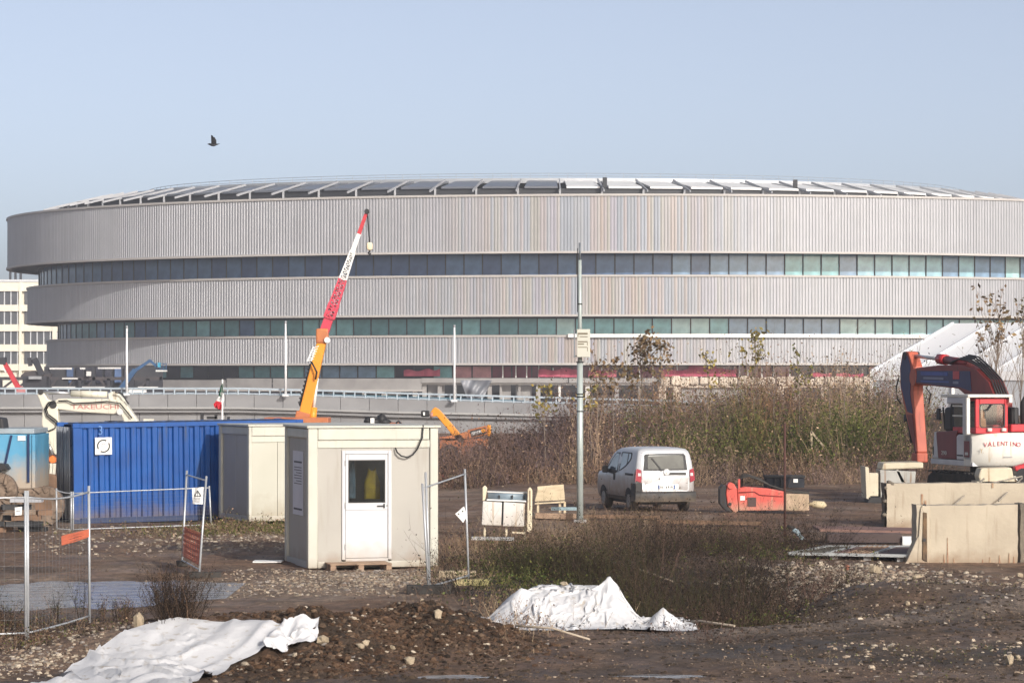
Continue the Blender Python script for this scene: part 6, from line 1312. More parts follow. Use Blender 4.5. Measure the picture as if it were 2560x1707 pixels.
for f0, f1, mt in ((.30, .64, m_plate), (.68, .97, pm('infill_dark', (.13, .075, .065), (.09, .06, .055), 3, .8)), (.03, .26, pm('infill_olive', (.10, .095, .07), (.14, .13, .1), 5, .9))):
    MB().prism([A.lerp(B, f0), A.lerp(B, f1), D.lerp(C_, f1), D.lerp(C_, f0)], (0, 0, -.02)).build('infill_sheet', mt, gf)
for k in range(5): p = A.lerp(B, .46 + .04 * k); q = D.lerp(C_, .40 + .05 * k); MB().beam(p + Vector((0, 0, .02)), q + Vector((0, 0, .02)), .02).build('infill_bar', bpy.data.materials['streak_rust'], gf)
for k in range(4):
    q = A.lerp(B, .1 + .27 * k); MB().box((q.x, q.y + .3, (q.z + H(q.x, q.y)) / 2 - .02), (.16, .4, max(.06, q.z - H(q.x, q.y) - .03))).build('support_block', m_conc, gf)
vi = thing('broken_pipe', 'small pale blue broken pipe sticking out of the weeds below the rusty post', 'pipe', W(1992, 1335, 70)); vi.location.z = H(vi.location.x, 70)
q = vi.location.copy(); MB().tube([q + Vector((-.1, 0, .22)), q + Vector((.0, 0, .18)), q + Vector((.14, -.1, -.02))], .06, 8).build('shell', pm('pipe_blue', (.35, .45, .50)), vi); MB().tube([q + Vector((-.22, .05, .30)), q + Vector((-.05, 0, .25))], .05, 8).build('collar', m_black, vi)
for (a, b_, lab, r) in (((1478, 1372, 61), (1682, 1412, 58), 'long pale broken stick lying across the ditch slope', .022), ((1662, 1518, 47.5), (1836, 1578, 44.6), 'pale bamboo-coloured rod lying right of the right cloth', .022), ((1288, 1612, 43), (1475, 1614, 42.6), 'straight pale lath lying at the front edge of the right cloth', .018)):
    p, q = W(*a), W(*b_); p.z = H(p.x, p.y) + .10; q.z = H(q.x, q.y) + .04; m_ = p.lerp(q, .5); m_.z += .06
    tag(MB().tube([p, m_, q], [r, r, r * .8], 6).build('wooden_stick', pm('stick_pale', (.45, .38, .30), (.36, .3, .23), 8, .8) if r == .022 and a[0] == 1478 else bpy.data.materials['stick_pale']), lab, 'stick', 'pale sticks on the ground')
wt = thing('wooden_trestle', 'small pale wooden trestle leaning in the brush right of the green bush', 'trestle', Vector((W(2035, 0, 107).x, 107, H(W(2035, 0, 107).x, 107))))
MB().beam(W(2030, 1120, 107), W(2028, 1078, 107), .07).build('leg', m_beam, wt); MB().beam(W(2028, 1078, 107), W(2072, 1132, 107), .07).build('leg', m_beam, wt)

# ================================================================== bird
BYd = 125.0; bc = W(533, 362, BYd)
mb = MB(); mb.tube([bc + Vector((-.36, 0, .03)), bc + Vector((-.26, 0, .035)), bc + Vector((-.1, 0, -.01)), bc + Vector((.05, 0, -.03)), bc + Vector((.22, 0, .015)), bc + Vector((.34, 0, .03))], [.012, .055, .085, .085, .055, .02], 8)
mb.prism([bc + Vector((-.12, -.03, .05)), bc + Vector((-.12, -.2, .58)), bc + Vector((-.03, -.22, .57)), bc + Vector((.08, -.16, .40)), bc + Vector((.16, -.03, .02)), bc + Vector((.0, -.02, .03))], (.0, .02, .0))
mb.prism([bc + Vector((-.1, .06, .05)), bc + Vector((-.06, .25, .50)), bc + Vector((.05, .28, .50)), bc + Vector((.18, .18, .30)), bc + Vector((.20, .05, .02))], (0, .02, 0))
mb.prism([bc + Vector((.2, -.05, .02)), bc + Vector((.42, -.09, .05)), bc + Vector((.42, .09, .05)), bc + Vector((.2, .05, .02))], (0, 0, .015))
mb.v = [bc + (v - bc) * .66 for v in mb.v]
tag(mb.build('crow', pm('crow_black', (.015, .016, .02), (.02, .021, .026), 4, .5)), 'dark crow flying with raised wings in the empty sky above the left of the arena', 'bird')
# ================================================================== white ground cloths
m_cloth = pm('white_fleece', (.63, .635, .65), (.55, .555, .57), 1.3, .85, bump=.35, bscale=18, rust=(.40, .36, .31))
up_e = [(-120, 1860), (40, 1748), (180, 1672), (300, 1618), (365, 1590), (420, 1574), (480, 1563), (560, 1560), (640, 1561), (720, 1560), (795, 1554)]
lo_e = [(330, 1960), (420, 1790), (470, 1735), (505, 1712), (540, 1690), (575, 1668), (610, 1655), (650, 1642), (690, 1636), (735, 1628), (788, 1606)]
def poly_at(pts, t):
    k = t * (len(pts) - 1); i = min(int(k), len(pts) - 2); f = k - i
    return (pts[i][0] + (pts[i + 1][0] - pts[i][0]) * f, pts[i][1] + (pts[i + 1][1] - pts[i][1]) * f)
def w_at(pts, t): k = t * (len(pts) - 1); i = min(int(k), len(pts) - 2); return pts[i].lerp(pts[i + 1], k - i)
def drape(P, slack, x0, x1, y0, y1, hf, steps, seed, sub=5):
    """let a slack sheet sink onto what lies below it (simple cloth solver)"""
    r = np.random.default_rng(seed); st = .035
    hx = np.arange(x0, x1, st); hy = np.arange(y0, y1, st); HX, HY = np.meshgrid(hx, hy); HH = hf(HX, HY)
    def hs(p):
        fx = np.clip((p[..., 0] - x0) / st, 0, len(hx) - 1.001); fy = np.clip((p[..., 1] - y0) / st, 0, len(hy) - 1.001); ix, iy = fx.astype(int), fy.astype(int); fx, fy = fx - ix, fy - iy
        return (HH[iy, ix] * (1 - fx) + HH[iy, ix + 1] * fx) * (1 - fy) + (HH[iy + 1, ix] * (1 - fx) + HH[iy + 1, ix + 1] * fx) * fy
    nv, nu = P.shape[:2]; sets = []
    def add(A, B, k): sets.append((A, B, np.linalg.norm(P[A] - P[B], axis=-1) * slack, k))
    S_ = slice
    for o in (0, 1):
        m = (nu - o) // 2 * 2 + o; add((S_(None), S_(o, m, 2)), (S_(None), S_(o + 1, m, 2)), 1.)
        m = (nv - o) // 2 * 2 + o; add((S_(o, m, 2), S_(None)), (S_(o + 1, m, 2), S_(None)), 1.)
        m = (nv - o) // 2 * 2 + o; add((S_(o, m, 2), S_(None, -1)), (S_(o + 1, m, 2), S_(1, None)), .35); add((S_(o, m, 2), S_(1, None)), (S_(o + 1, m, 2), S_(None, -1)), .35)
    for o in range(4):
        m = (nu - o) // 4 * 4 + o; add((S_(None), S_(o, m - 3, 4)), (S_(None), S_(o + 2, m - 1, 4)), .03)
        m = (nv - o) // 4 * 4 + o; add((S_(o, m - 3, 4), S_(None)), (S_(o + 2, m - 1, 4), S_(None)), .03)
    P = P + r.normal(size=P.shape) * .004; vel = np.zeros_like(P); dt = .02
    for it in range(steps):
        vel[..., 2] -= 9.8 * dt; Q = P + vel * dt
        for _ in range(sub):
            for A, B, L_, k in sets:
                d = Q[B] - Q[A]; l = np.linalg.norm(d, axis=-1, keepdims=True) + 1e-9; c = d * (.5 * k * (1 - L_[..., None] / l)); Q[A] += c; Q[B] -= c
            g = hs(Q) + .012; hit = Q[..., 2] < g; Q[..., 2] = np.where(hit, g, Q[..., 2])
            Q[..., :2] = np.where(hit[..., None], P[..., :2] + (Q[..., :2] - P[..., :2]) * .35, Q[..., :2])
        vel = (Q - P) / dt * .96; P = Q
    return P
def cloth_obj(P, name, parent=None):
    nv, nu = P.shape[:2]; ii = np.arange(nv * nu).reshape(nv, nu); F = np.stack([ii[:-1, :-1], ii[:-1, 1:], ii[1:, 1:], ii[1:, :-1]], -1).reshape(-1, 4)
    V = P.reshape(-1, 3) - (np.array(parent.location) if parent else 0)
    return np_mesh(name, V, F, m_cloth, None, True, None, parent)
ue = [G(a, min(b_, 1815)) for a, b_ in up_e]; le = [G(a, min(b_, 1815)) for a, b_ in lo_e]
nu, nv = 120, 44; P = np.zeros((nv, nu, 3)); rj = np.random.default_rng(3)
for j in range(nv):
    v = j / (nv - 1)
    for i in range(nu):
        u = i / (nu - 1); p = w_at(ue, u).lerp(w_at(le, u), v); P[j, i] = (p.x, p.y, 0)
P[..., 2] = hgt(P[..., 0], P[..., 1]) + .14 + .30 * fbm(P[..., 0] * 1.5 + P[..., 1] * .6, P[..., 1] * .35 - P[..., 0] * .2, 3, 77)
P = drape(P, 1.06, P[..., 0].min() - .5, P[..., 0].max() + .5, P[..., 1].min() - .5, P[..., 1].max() + .5, lambda x, y: hgt(x, y) + .11 * np.clip(1 - 5 * np.abs(fbm(x * .9 + y * .45, y * .30 - x * .15, 2, 78)), 0, 1) + .05 * np.clip(1 - 6 * np.abs(fbm(x * 1.6 - y * .5, y * .5, 2, 80)), 0, 1), 90, 5); P_left = P
tag(cloth_obj(P, 'ground_cloth'), 'long white cloth spread over the soil bank in the bottom left corner', 'cloth', 'white cloths covering soil')
# right cloth: sinks over a covered pile with one sharp peak
z0 = H(.9, 45.6)
def pile(x, y):
    h = hgt(x, y)
    rid = z0 + .50 * ss((x + .25) / .6) * ss((2.05 - x) / .5) * ss((y - 45.35) / 1.05) * ss((47.5 - y) / .45) * (1 + .35 * fbm(x * 1.6, y * 1.6, 2, 79))
    for cx_, cy_, ht, ra in ((1.50, 46.35, .76, .36), (2.30, 45.75, .30, .22), (.15, 46.3, .56, .5)):
        rid = np.maximum(rid, z0 + ht * np.clip(1 - np.hypot(x - cx_, (y - cy_)) / ra, 0, 1) ** .8 - .0)
    return np.maximum(h, rid)
nu, nv = 118, 84; U_, V_ = np.meshgrid(np.linspace(0, 1, nu), np.linspace(0, 1, nv)); P = np.zeros((nv, nu, 3))
P[..., 0] = -.62 + 3.28 * U_ + .12 * np.sin(V_ * 5) * (U_ - .5); P[..., 1] = 45.0 + 2.3 * V_ - .25 * np.sin(U_ * 7) * (1 - V_) + .35 * (1 - V_) * (1 - U_) ** 3
P[..., 2] = z0 + 1.05 + .25 * fbm(U_ * 9, V_ * 7, 3, 81)
P = drape(P, 1.24, -2, 4, 43.5, 49, pile, 170, 9, 6); P_right = P
rc = thing('ground_cloth', 'crumpled white cloth heaped over a pile in the middle foreground, with a pointed peak', 'cloth', Vector((.9, 46, z0)), 0, 'white cloths covering soil')
cloth_obj(P, 'cloth', rc)
# ================================================================== stones, gravel and clods
ICO_V = []; t_ = (1 + 5 ** .5) / 2
ICO_V = np.array([(-1, t_, 0), (1, t_, 0), (-1, -t_, 0), (1, -t_, 0), (0, -1, t_), (0, 1, t_), (0, -1, -t_), (0, 1, -t_), (t_, 0, -1), (t_, 0, 1), (-t_, 0, -1), (-t_, 0, 1)], float) / 1.9
ICO_F = np.array([(0, 11, 5), (0, 5, 1), (0, 1, 7), (0, 7, 10), (0, 10, 11), (1, 5, 9), (5, 11, 4), (11, 10, 2), (10, 7, 6), (7, 1, 8), (3, 9, 4), (3, 4, 2), (3, 2, 6), (3, 6, 8), (3, 8, 9), (4, 9, 5), (2, 4, 11), (6, 2, 10), (8, 6, 7), (9, 8, 1)])
def scatter_stones(name, pts, smin, smax, cols, mat, flat=.65, pw_=2.2, sink=.15, seed=0):
    pts = off_cloth(pts); r = np.random.default_rng(seed); n = len(pts)
    s = smin + (smax - smin) * r.random(n) ** pw_
    sc = np.stack([s * r.uniform(.7, 1.4, n), s * r.uniform(.7, 1.2, n), s * flat * r.uniform(.7, 1.2, n)], 1)
    a = r.uniform(0, 6.28, n); V = ICO_V[None] * (1 + r.uniform(-.34, .30, (n, 12, 1))) * sc[:, None]
    x = V[..., 0] * np.cos(a)[:, None] - V[..., 1] * np.sin(a)[:, None]; y = V[..., 0] * np.sin(a)[:, None] + V[..., 1] * np.cos(a)[:, None]
    z = hgt(pts[:, 0], pts[:, 1]) + sc[:, 2] * .2 - sink * sc[:, 2]
    V = np.stack([x + pts[:, :1], y + pts[:, 1:2], V[..., 2] + z[:, None]], -1).reshape(-1, 3)
    F = (ICO_F[None] + (np.arange(n) * 12)[:, None, None]).reshape(-1, 3)
    c = np.array(cols)[r.integers(0, len(cols), n)] * r.uniform(.7, 1.25, (n, 1))
    return np_mesh(name, V, F, mat, np.repeat(c, 12, 0), False, 'stuff')
_cells = set()
for Pc in (P_left, P_right):
    for x, y in Pc[..., :2].reshape(-1, 2): _cells.add((int(x / .08), int(y / .08)))
def off_cloth(pts): return pts[[(int(x / .08), int(y / .08)) not in _cells for x, y in pts]]
m_stone = attr_mat('stone', 'tint', .8, .3, .22, 9, .3, 30)
pale_c = [(.36, .30, .23), (.29, .24, .18), (.24, .21, .185), (.42, .36, .28), (.19, .155, .125)]
mud_c = [(.22, .165, .12), (.16, .115, .085), (.28, .22, .165), (.12, .09, .07)]
def gau(n, cx, cy, sx, sy, seed): r = np.random.default_rng(seed); return np.stack([r.normal(cx, sx, n), r.normal(cy, sy, n)], 1)
def uni(n, x0, x1, y0, y1, seed): r = np.random.default_rng(seed); return np.stack([r.uniform(x0, x1, n), r.uniform(y0, y1, n)], 1)
def upix(n, px0, px1, y0, y1, seed):
    """ground points spread between two directions and two distances"""
    r = np.random.default_rng(seed); Y = r.uniform(y0, y1, n); return np.stack([(r.uniform(px0, px1, n) - 1280) / FPX * Y, Y], 1)
scatter_stones('cabin_gravel', np.concatenate([gau(1500, -2.6, 56.6, 1.0, 1.1, 1), upix(1300, 560, 1080, 52.5, 59.5, 2)]),   .012, .048, pale_c[:3] + mud_c[:3], m_stone, seed=11)
scatter_stones('container_gravel', np.concatenate([gau(800, -6.0, 69, 1.6, 2.6, 3), upix(500, 60, 720, 64, 76, 4)]), .015, .065, pale_c + mud_c[:3], m_stone, seed=12)
scatter_stones('rubble', np.concatenate([gau(1800, 6.3, 58.0, .9, 1.2, 5), gau(900, 5.8, 54.5, .8, 1.6, 6), gau(350, 8.6, 55, 1.2, 1.8, 7)]), .012, .085, pale_c + mud_c, m_stone, seed=13)
scatter_stones('verge_stones', np.concatenate([upix(420, 1900, 2620, 46, 55, 8), upix(260, 2050, 2600, 38, 43, 9)]), .010, .05, pale_c[:4] + mud_c, m_stone, seed=14)
scatter_stones('track_gravel', upix(2600, 1150, 2650, 37, 50, 10), .006, .028, mud_c + [(.10, .08, .065)], m_stone, seed=15)
scatter_stones('left_bank_gravel', np.concatenate([gau(700, -6.3, 39.6, .7, .8, 11), upix(500, -50, 420, 39, 46, 12)]), .012, .05, pale_c[:4] + mud_c[:2], m_stone, seed=16)
scatter_stones('site_gravel', upix(2600, -60, 2600, 45, 100, 13), .010, .045, mud_c + [(.10, .08, .065)], m_stone, seed=17)
hp = np.concatenate([gau(7500, -1.5, 42.3, 1.1, 1.1, 14), gau(3200, -3.2, 38.9, 1.0, .55, 21), gau(3000, -3.0, 40.1, .8, .8, 15), gau(300, .2, 43.4, .7, .4, 16), gau(200, -.4, 41.2, .5, .4, 20)])
hp = hp[hp[:, 0] < .3 - .25 * (hp[:, 1] - 43)]
clod_c = [(.10, .060, .037), (.085, .050, .032), (.12, .075, .048), (.06, .038, .026), (.045, .032, .024), (.14, .095, .065)]
scatter_stones('soil_clods', hp, .008, .060, clod_c, attr_mat('clod', 'tint', .95, .15, .3, 14, .9, 40), .75, 4.0, .25, seed=18)
scatter_stones('mud_clods', np.concatenate([upix(3200, 1150, 2650, 37, 52, 22), upix(1200, 560, 1300, 36.5, 41, 23), upix(1500, 1500, 2600, 44, 50, 24), upix(900, -50, 500, 41, 47, 25)]), .01, .055, [(.085, .06, .042), (.06, .044, .032), (.11, .08, .057), (.045, .034, .026)], bpy.data.materials['clod'], .6, 3.0, .3, seed=26)
scatter_stones('heap_stones', hp[::34], .02, .055, pale_c[:4], m_stone, seed=19)
big = [(348, 1578, .16, .30, 'tall pointed beige stone standing at the upper edge of the left cloth'), (808, 1606, .20, .13, 'large beige stone at the right tip of the left cloth'), (902, 1622, .15, .09, 'beige stone in the brown soil heap, right of the left cloth'), (914, 1610, .11, .1, 'rounded beige stone touching the one in the brown soil heap'), (1095, 1549, .13, .17, 'upright pale stone high on the brown soil heap'), (1022, 1654, .20, .12, 'grey-brown stone at the foot of the brown soil heap'),
       (980, 1618, .11, .08, 'small tan stone in the middle of the brown soil heap'), (2190, 1428, .30, .22, 'big cream rubble stone on the slope left of the concrete blocks'), (2118, 1420, .10, .14, 'reddish brick piece in the rubble left of the big cream stone'), (2292, 1440, .22, .10, 'flat cream stone on the verge below the front concrete block'), (2525, 1655, .13, .17, 'upright cream stone in the bottom right corner'), (2546, 1642, .09, .08, 'small cream stone beside the upright one in the bottom right corner'),
       (2268, 1508, .11, .1, 'pale round stone on the slope above the dirt track'), (2550, 1436, .13, .1, 'cream stone by the right edge below the dark block end'), (1055, 1498, .09, .07, 'pale round stone in front of the long rubber foot'), (1410, 1460, .14, .08, 'yellowish stone holding down the right cloth')]
m_big = pm('pale_stone', (.40, .33, .235), (.28, .225, .155), 5, .85, bump=.5); m_brick = pm('brick_red', (.30, .12, .075), (.24, .09, .06), 5, .9)
for k, (px, py, w_, h_, lab) in enumerate(big):
    p = G(px, py + 6); 
    if k == 15: p = W(1410, 1463, 46.6)
    if k == 0: p.z += .04
    o = MB().blob((0, 0, 0), (w_ / 2, w_ * .42, h_ / 2), 7, k + 50, .3, 0, False).build('loose_stone', m_brick if 'reddish' in lab else m_big, None, True); o.location = p + Vector((0, 0, h_ * .36)); o.rotation_euler = (0, .2 * math.sin(k * 3), k); tag(o, lab, 'stone', 'large loose stones')

# ================================================================== brush, weeds, grass, saplings
m_brush = attr_mat('dry_stems', 'tint', .9, .15)
m_leaf = attr_mat('dry_leaves', 'tint', .85, .2)
def clumps(centres, per, rad, cols, seed, hr=(.5, 1.2), out=.55):
    """points gathered in bushes: each bush has its own height, colour and outward lean"""
    r = np.random.default_rng(seed); m = len(centres); k = np.repeat(np.arange(m), per); n = len(k)
    rr = r.uniform(.6, 1.5, m) * rad; d = r.normal(size=(n, 2)); off = d * rr[k][:, None] * .45
    bh = r.uniform(hr[0], hr[1], m); dist = np.linalg.norm(d, axis=1)
    ci = r.integers(0, len(cols), m)
    return dict(pts=centres[k] + off * np.array([1, 1.4]), hv=bh[k] * np.clip(1.15 - .22 * dist, .4, 1.1), lean=d * out * .5 + r.normal(size=(n, 2)) * .22, col=np.array(cols)[ci][k] * r.uniform(.6, 1.45, (n, 1)))
def brush(name, pts, hmin, hmax, r0, cols, nb=4, leaf=0, leaf_s=.05, leaf_c=None, seed=0, lean=.5, zoff=0, twig=.5):
    cl = pts if isinstance(pts, dict) else None; pts = cl['pts'] if cl else pts
    r = np.random.default_rng(seed); n = len(pts); base = np.stack([pts[:, 0], pts[:, 1], hgt(pts[:, 0], pts[:, 1]) - .03 + zoff], 1)
    hv = np.clip(.62 + 1.1 * (fbm(pts[:, 0] * 1.3 / (1 + hmax), pts[:, 1] * .5, 3, seed) + .15), .35, 1.25)
    if cl: hv = cl['hv']
    (V, F), P = brush_mesh(base, hmin, hmax, r0, nb, cl['lean'] if cl else lean, twig, r, .3, hv)
    sel = np.clip(((fbm(pts[:, 0] * .8, pts[:, 1] * .35, 3, seed + 5) * 1.6 + .5) * len(cols) + r.normal(0, 1.1, n)), 0, len(cols) - 1).astype(int)
    c = cl['col'] if cl else np.array(cols)[sel] * r.uniform(.65, 1.3, (n, 1)); C = np.tile(np.repeat(c, 9, 0), (nb + 1, 1))
    if leaf:
        k = r.integers(0, n, leaf); t = r.uniform(.2, 1.05, leaf)[:, None]; q = P[k, 0] + (P[k, 2] - P[k, 0]) * t + r.normal(size=(leaf, 3)) * np.array([.16, .16, .09]) * (hmax)
        V2, F2 = quads(q, r.uniform(.5, 1.2, leaf) * leaf_s, r); c2 = (cl['col'][k] if cl and leaf_c is None else np.array(leaf_c)[r.integers(0, len(leaf_c), leaf)]) * r.uniform(.55, 1.4, (leaf, 1))
        F = np.concatenate([F, F2 + len(V)]); V = np.concatenate([V, V2]); C = np.concatenate([C, np.repeat(c2, 4, 0)])
    return np_mesh(name, V, F, m_brush, C, False, 'stuff')
br_c = [(.145, .09, .06), (.105, .062, .045), (.20, .13, .085), (.08, .05, .04), (.27, .19, .125)]
pu_c = [(.13, .09, .085), (.10, .07, .07), (.16, .11, .095)]
tan_c = [(.27, .20, .125), (.22, .155, .10), (.18, .125, .085), (.31, .24, .155)]
ol_c = [(.085, .10, .025), (.115, .12, .035), (.06, .072, .02), (.15, .135, .05)]
dk_c = [(.022, .015, .011), (.032, .022, .015), (.017, .013, .010), (.048, .032, .022)]
gr_c = [(.055, .075, .022), (.075, .09, .03), (.04, .055, .018)]
def bank(n, px0, px1, y0, y1, seed): return upix(n, px0, px1, y0, y1, seed)
brush('bank_brush', bank(2100, 1400, 2330, 108, 128, 31), .5, 1.3, .010, br_c + pu_c, 4, 9000, .05, br_c + pu_c, 33)
brush('bank_bushes', clumps(bank(115, 1440, 2300, 105, 124, 131), 34, 1.25, br_c + pu_c + [(.28, .20, .13), (.20, .12, .065), (.17, .10, .055), (.13, .12, .05), (.10, .10, .035)], 132, (.35, 1.45)), 1.1, 2.1, .011, br_c, 5, 42000, .05, None, 133)
brush('bank_brush_low', clumps(bank(80, 1050, 1440, 102, 121, 34), 34, .8, pu_c + br_c[:2] + dk_c[3:], 134, (.5, 1.2)), .7, 1.5, .010, pu_c, 5, 12000, .05, None, 35)
brush('bank_green_bush', clumps(np.concatenate([gau(22, 12.3, 109, 1.0, 1.8, 36), gau(12, 7.9, 110, 1.0, 1.5, 37)]), 42, 1.0, ol_c, 136, (.6, 1.15)), 1.2, 2.0, .010, ol_c, 5, 26000, .055, None, 38)
brush('bank_foot_scrub', clumps(bank(150, 1070, 2280, 100.5, 107, 39), 24, .7, br_c + pu_c + dk_c[2:] + tan_c[2:3], 137, (.4, 1.2)), .5, 1.1, .008, br_c, 4, 16000, .04, None, 41)
brush('bank_dry_grass', bank(900, 1080, 2250, 100.5, 108, 140), .25, .8, .008, tan_c, 3, 0, .04, tan_c, 141, .5)
brush('left_end_brush', bank(700, 1010, 1120, 100, 118, 58), .25, .8, .009, br_c + pu_c, 4, 3000, .05, br_c, 59)
# ditch and cabinet surroundings
brush('ditch_brush', gau(1500, 3.0, 54.5, 1.5, 3.8, 42), .15, .5, .005, dk_c, 5, 7000, .022, dk_c, 44)
brush('ditch_bushes', clumps(np.concatenate([gau(46, 3.1, 53.5, 1.15, 2.8, 142), gau(22, 1.3, 57, .9, 2.6, 143), gau(24, 4.2, 66, 1.6, 3.0, 144)]), 60, .75, dk_c + br_c[3:4] + [(.07, .047, .03), (.035, .034, .014)], 145, (.4, 1.35), 1.5), .6, 1.05, .005, dk_c, 6, 34000, .022, None, 146)
brush('ditch_green_weeds', np.concatenate([gau(700, .6, 58.5, .8, 3.5, 45), gau(200, 5.0, 65, .8, 3, 46), gau(240, 3.2, 49.4, .7, .5, 47)]), .15, .42, .005, ol_c + dk_c, 4, 13000, .03, gr_c + ol_c, 48, .6)
brush('dry_grass', np.concatenate([gau(800, -1.0, 62, .55, 5, 49), gau(700, .2, 47.5, .45, 2.2, 50), gau(800, 1.6, 71, 1.5, 4, 51), gau(600, 2.9, 73, 1.4, 3, 52), gau(500, -.2, 66, .8, 4, 57)]), .18, .5, .005, tan_c + br_c[:3], 4, 7000, .02, tan_c + br_c, 53, .8)
brush('cabin_grass', np.concatenate([gau(900, -6.3, 74.2, .9, .7, 54), gau(420, -6.9, 72.5, 1.6, 1.0, 55)]), .10, .38, .005, ol_c + tan_c + br_c, 4, 7000, .03, ol_c + br_c, 56, .6)
brush('left_bank_weeds', np.concatenate([upix(420, -60, 360, 42.5, 46.5, 60), upix(260, -60, 120, 41, 46, 61)]), .08, .32, .0035, br_c + dk_c, 4, 5000, .016, dk_c + br_c + ol_c[:2], 62, .6)
brush('verge_weeds', np.concatenate([upix(1400, 1700, 2560, 46.5, 54, 63), upix(500, 1800, 2600, 37.5, 42, 64)]), .05, .22, .003, ol_c + dk_c + tan_c[:2], 3, 3500, .016, ol_c + dk_c + br_c, 65, .8)
def weed(name, label, cat, P, h, n, nb, cols, leaf, ls, lc, spread, group, seed, r0=.004, lean=.25):
    """one bushy plant: stems part and leaves part under it"""
    r = np.random.default_rng(seed); t = thing(name, label, cat, P, 0, group)
    base = np.stack([r.normal(0, spread * .35, n), r.normal(0, spread * .35, n), np.zeros(n) - .02], 1); hh = h * r.uniform(.55, 1.0, n)
    d = base[:, :2] / max(spread, .01) * lean * 1.6 + r.normal(size=(n, 2)) * lean
    V, F, Q = stems(base, hh, d, np.full(n, r0), 3, .12, r); parts = [(V, F)]; tips = [Q[:, 2], Q[:, 1]]
    for b_ in range(nb):
        tt = r.uniform(.2, .95, n)[:, None]; q = np.where(tt < .5, Q[:, 0] + (Q[:, 1] - Q[:, 0]) * tt * 2, Q[:, 1] + (Q[:, 2] - Q[:, 1]) * (tt * 2 - 1))
        V2, F2, Q2 = stems(q, hh * r.uniform(.18, .42, n), r.normal(size=(n, 2)) * .9, np.full(n, r0 * .55), 3, .25, r); parts.append((V2, F2)); tips += [Q2[:, 2], Q2[:, 1]]
    V, F = join(parts); c = np.array(cols)[r.integers(0, len(cols), n)] * r.uniform(.7, 1.25, (n, 1)); C = np.tile(np.repeat(c, 9, 0), (nb + 1, 1))
    np_mesh('stems', V, F, m_brush, C, False, None, t)
    if leaf:
        T = np.concatenate(tips); q = T[r.integers(0, len(T), leaf)] + r.normal(size=(leaf, 3)) * ls * 1.2
        V2, F2 = quads(q, r.uniform(.5, 1.2, leaf) * ls, r); np_mesh('leaves', V2, F2, m_leaf, np.repeat(np.array(lc)[r.integers(0, len(lc), leaf)] * r.uniform(.6, 1.3, (leaf, 1)), 4, 0), False, None, t)
    return t
p = G(438, 1556); weed('dead_shrub', 'dense dark brown shrub at the right end of the pool', 'shrub', p, .80, 170, 7, dk_c + [(.12, .075, .05)], 2600, .013, dk_c + [(.10, .06, .035)], .42, None, 70, .0045, .30)
for k, (px, py, h, lab) in enumerate(((140, 1555, .55, 'feathery dark weed at the pool edge in the middle of the near fence panel'), (205, 1550, .72, 'taller feathery weed at the pool edge beside the right near post'), (258, 1545, .36, 'low feathery weed right of the near fence post by the pool'), (308, 1556, .45, 'bushy dry weed between the near fence post and the dark shrub'), (8, 1580, .62, 'reddish brown weed at the left picture edge in front of the fence'))):
    weed('pool_weed', lab, 'weed', G(px, py), h, 9 if k < 3 else 40, 10, dk_c[:2] + br_c[:1], 300 if k < 3 else 700, .012, dk_c + ol_c[:1], .10 if k < 3 else .28, 'weeds at the pool edge', 71 + k, .004, .12 if k < 3 else .3)
def sapling(label, px, ytip, Y, spread, nbr, leaf, lc, ls, seed, bare=False, low=.45, r0=.022, name='sapling', group='saplings on the brush bank'):
    r = np.random.default_rng(seed); x = W(px, 0, Y).x; z0 = H(x, Y); h = W(px, ytip, Y).z - z0
    t = thing(name, label, 'young tree' if name == 'sapling' else 'tree', Vector((x, Y, z0)), 0, group)
    k = 6; tp = [Vector((.12 * h * .15 * math.sin(i * 1.3 + seed) * i / k, 0, h * i / k - .03)) for i in range(k + 1)]
    MB().tube(tp, [r0 * (1 - .8 * i / k) + .004 for i in range(k + 1)], 6).build('trunk', pm('grey_bark', (.22, .18, .14), (.14, .11, .09), 12, .9) if 'grey_bark' not in bpy.data.materials else bpy.data.materials['grey_bark'], t, True)
    f = r.uniform(low, .98, nbr); base = np.array([[tp[int(a * k)].x, 0, a * h] for a in f]); L_ = (1.12 - f) * h * r.uniform(.5, 1.0, nbr) * .62 + .12
    ang = r.uniform(0, 6.28, nbr); d = np.stack([np.cos(ang), np.sin(ang)], 1) * spread
    V, F, Q = stems(base, L_, d, np.full(nbr, r0 * .38), 3, .10, r); parts = [(V, F)]; tips = [Q[:, 2], Q[:, 1]]
    for b_ in range(4):
        tt = r.uniform(.3, .95, nbr)[:, None]; q = Q[:, 0] + (Q[:, 2] - Q[:, 0]) * tt
        V2, F2, Q2 = stems(q, L_ * r.uniform(.25, .5, nbr), d + r.normal(size=(nbr, 2)) * .5, np.full(nbr, r0 * .2), 3, .15, r); parts.append((V2, F2)); tips += [Q2[:, 2], Q2[:, 1]]
    V, F = join(parts); np_mesh('branches', V, F, m_brush, np.tile([[.17, .13, .10]], (len(V), 1)), False, None, t)
    if leaf:
        T = np.concatenate(tips); T = T[T[:, 2] > h * (.55 if not bare else .78)]
        leaf = int(leaf * 1.5); ls = ls * 1.3; q = T[r.integers(0, len(T), leaf)] + r.normal(size=(leaf, 3)) * ls * .9; V2, F2 = quads(q, r.uniform(.55, 1.2, leaf) * ls, r)
        np_mesh('crown', V2, F2, m_leaf, np.repeat(np.array(lc)[r.integers(0, len(lc), leaf)] * r.uniform(.6, 1.3, (leaf, 1)), 4, 0), False, None, t)
brn = [(.20, .13, .07), (.15, .095, .05), (.26, .18, .09), (.12, .09, .045)]; yel = [(.30, .22, .06), (.22, .18, .05), (.16, .14, .05)]
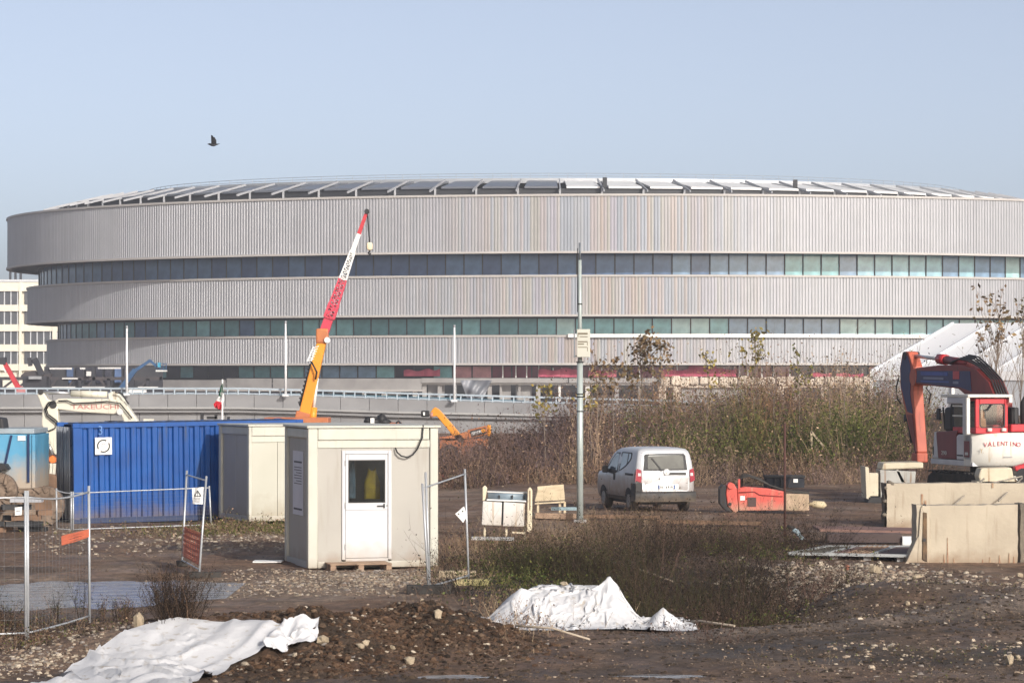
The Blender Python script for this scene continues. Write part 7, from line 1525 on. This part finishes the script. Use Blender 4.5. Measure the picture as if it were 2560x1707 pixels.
for k, a in enumerate((('tall brown-leaved sapling on the bank, in front of the lowest arena band above the van', 1602, 848, 112, .55, 18, 210, brn, .075), ('brown-leaved sapling leaning right of the tallest one above the van', 1655, 868, 111, .5, 12, 110, brn, .075), ('thin sapling with few brown leaves just right of the light pole', 1492, 882, 110, .4, 9, 70, brn, .07),
    ('short brown sapling below the notice case, left of the tallest sapling', 1532, 915, 109, .5, 9, 80, brn, .07), ('low yellow-leaved sapling left of the light pole', 1362, 975, 108, .5, 8, 60, yel, .075), ('low yellow-leaved sapling right of the light pole', 1478, 975, 107, .5, 7, 50, yel, .075), ('sapling with yellow-brown top standing midway between pole and red excavator', 1885, 842, 112, .38, 14, 120, yel, .07), ('small yellowish sapling above the van roof, right of the tall brown one', 1768, 893, 111, .35, 8, 60, yel, .065),
    ('slim olive-topped sapling right of the yellow-brown one', 1996, 890, 110, .3, 8, 70, yel + ol_c, .065), ('bare dark sapling left of the red arm', 2072, 905, 110, .4, 9, 12, brn, .05), ('bare leaning sapling close to the red arm', 2112, 940, 109, .4, 9, 8, brn, .05), ('bare slim sapling behind the rusty post', 1935, 925, 110, .35, 10, 10, brn, .05))):
    sapling(a[0], *a[1:], seed=90 + k)
sapling('tall bare tree with a few dry leaves at its top, before the white tent', 2492, 752, 100, .32, 34, 110, brn, .075, 120, True, .25, .04, 'bare_tree', None)
sapling('slender bare tree at the right edge in front of the white tent', 2552, 772, 102, .30, 22, 60, brn + yel, .065, 121, True, .3, .03, 'bare_tree', None)
sapling('low bushy bare tree between the tent and the red cab', 2450, 860, 101, .45, 24, 30, brn, .05, 122, True, .2, .025, 'bare_tree', None)
# ================================================================== thin winter haze
hz = MB().bx(-3600, 3600, -120, 6500, -2.4, 33.5).build('haze', new_mat('haze_air')[0], kind='stuff')
hm_ = hz.data.materials[0]; N, L = hm_.node_tree.nodes, hm_.node_tree.links; N.remove(N['Principled BSDF'])
pv = N.new('ShaderNodeVolumePrincipled'); pv.inputs['Color'].default_value = (.90, .93, 1.0, 1); pv.inputs['Density'].default_value = .00042; pv.inputs['Anisotropy'].default_value = .2
L.new(pv.outputs[0], N['Material Output'].inputs['Volume'])
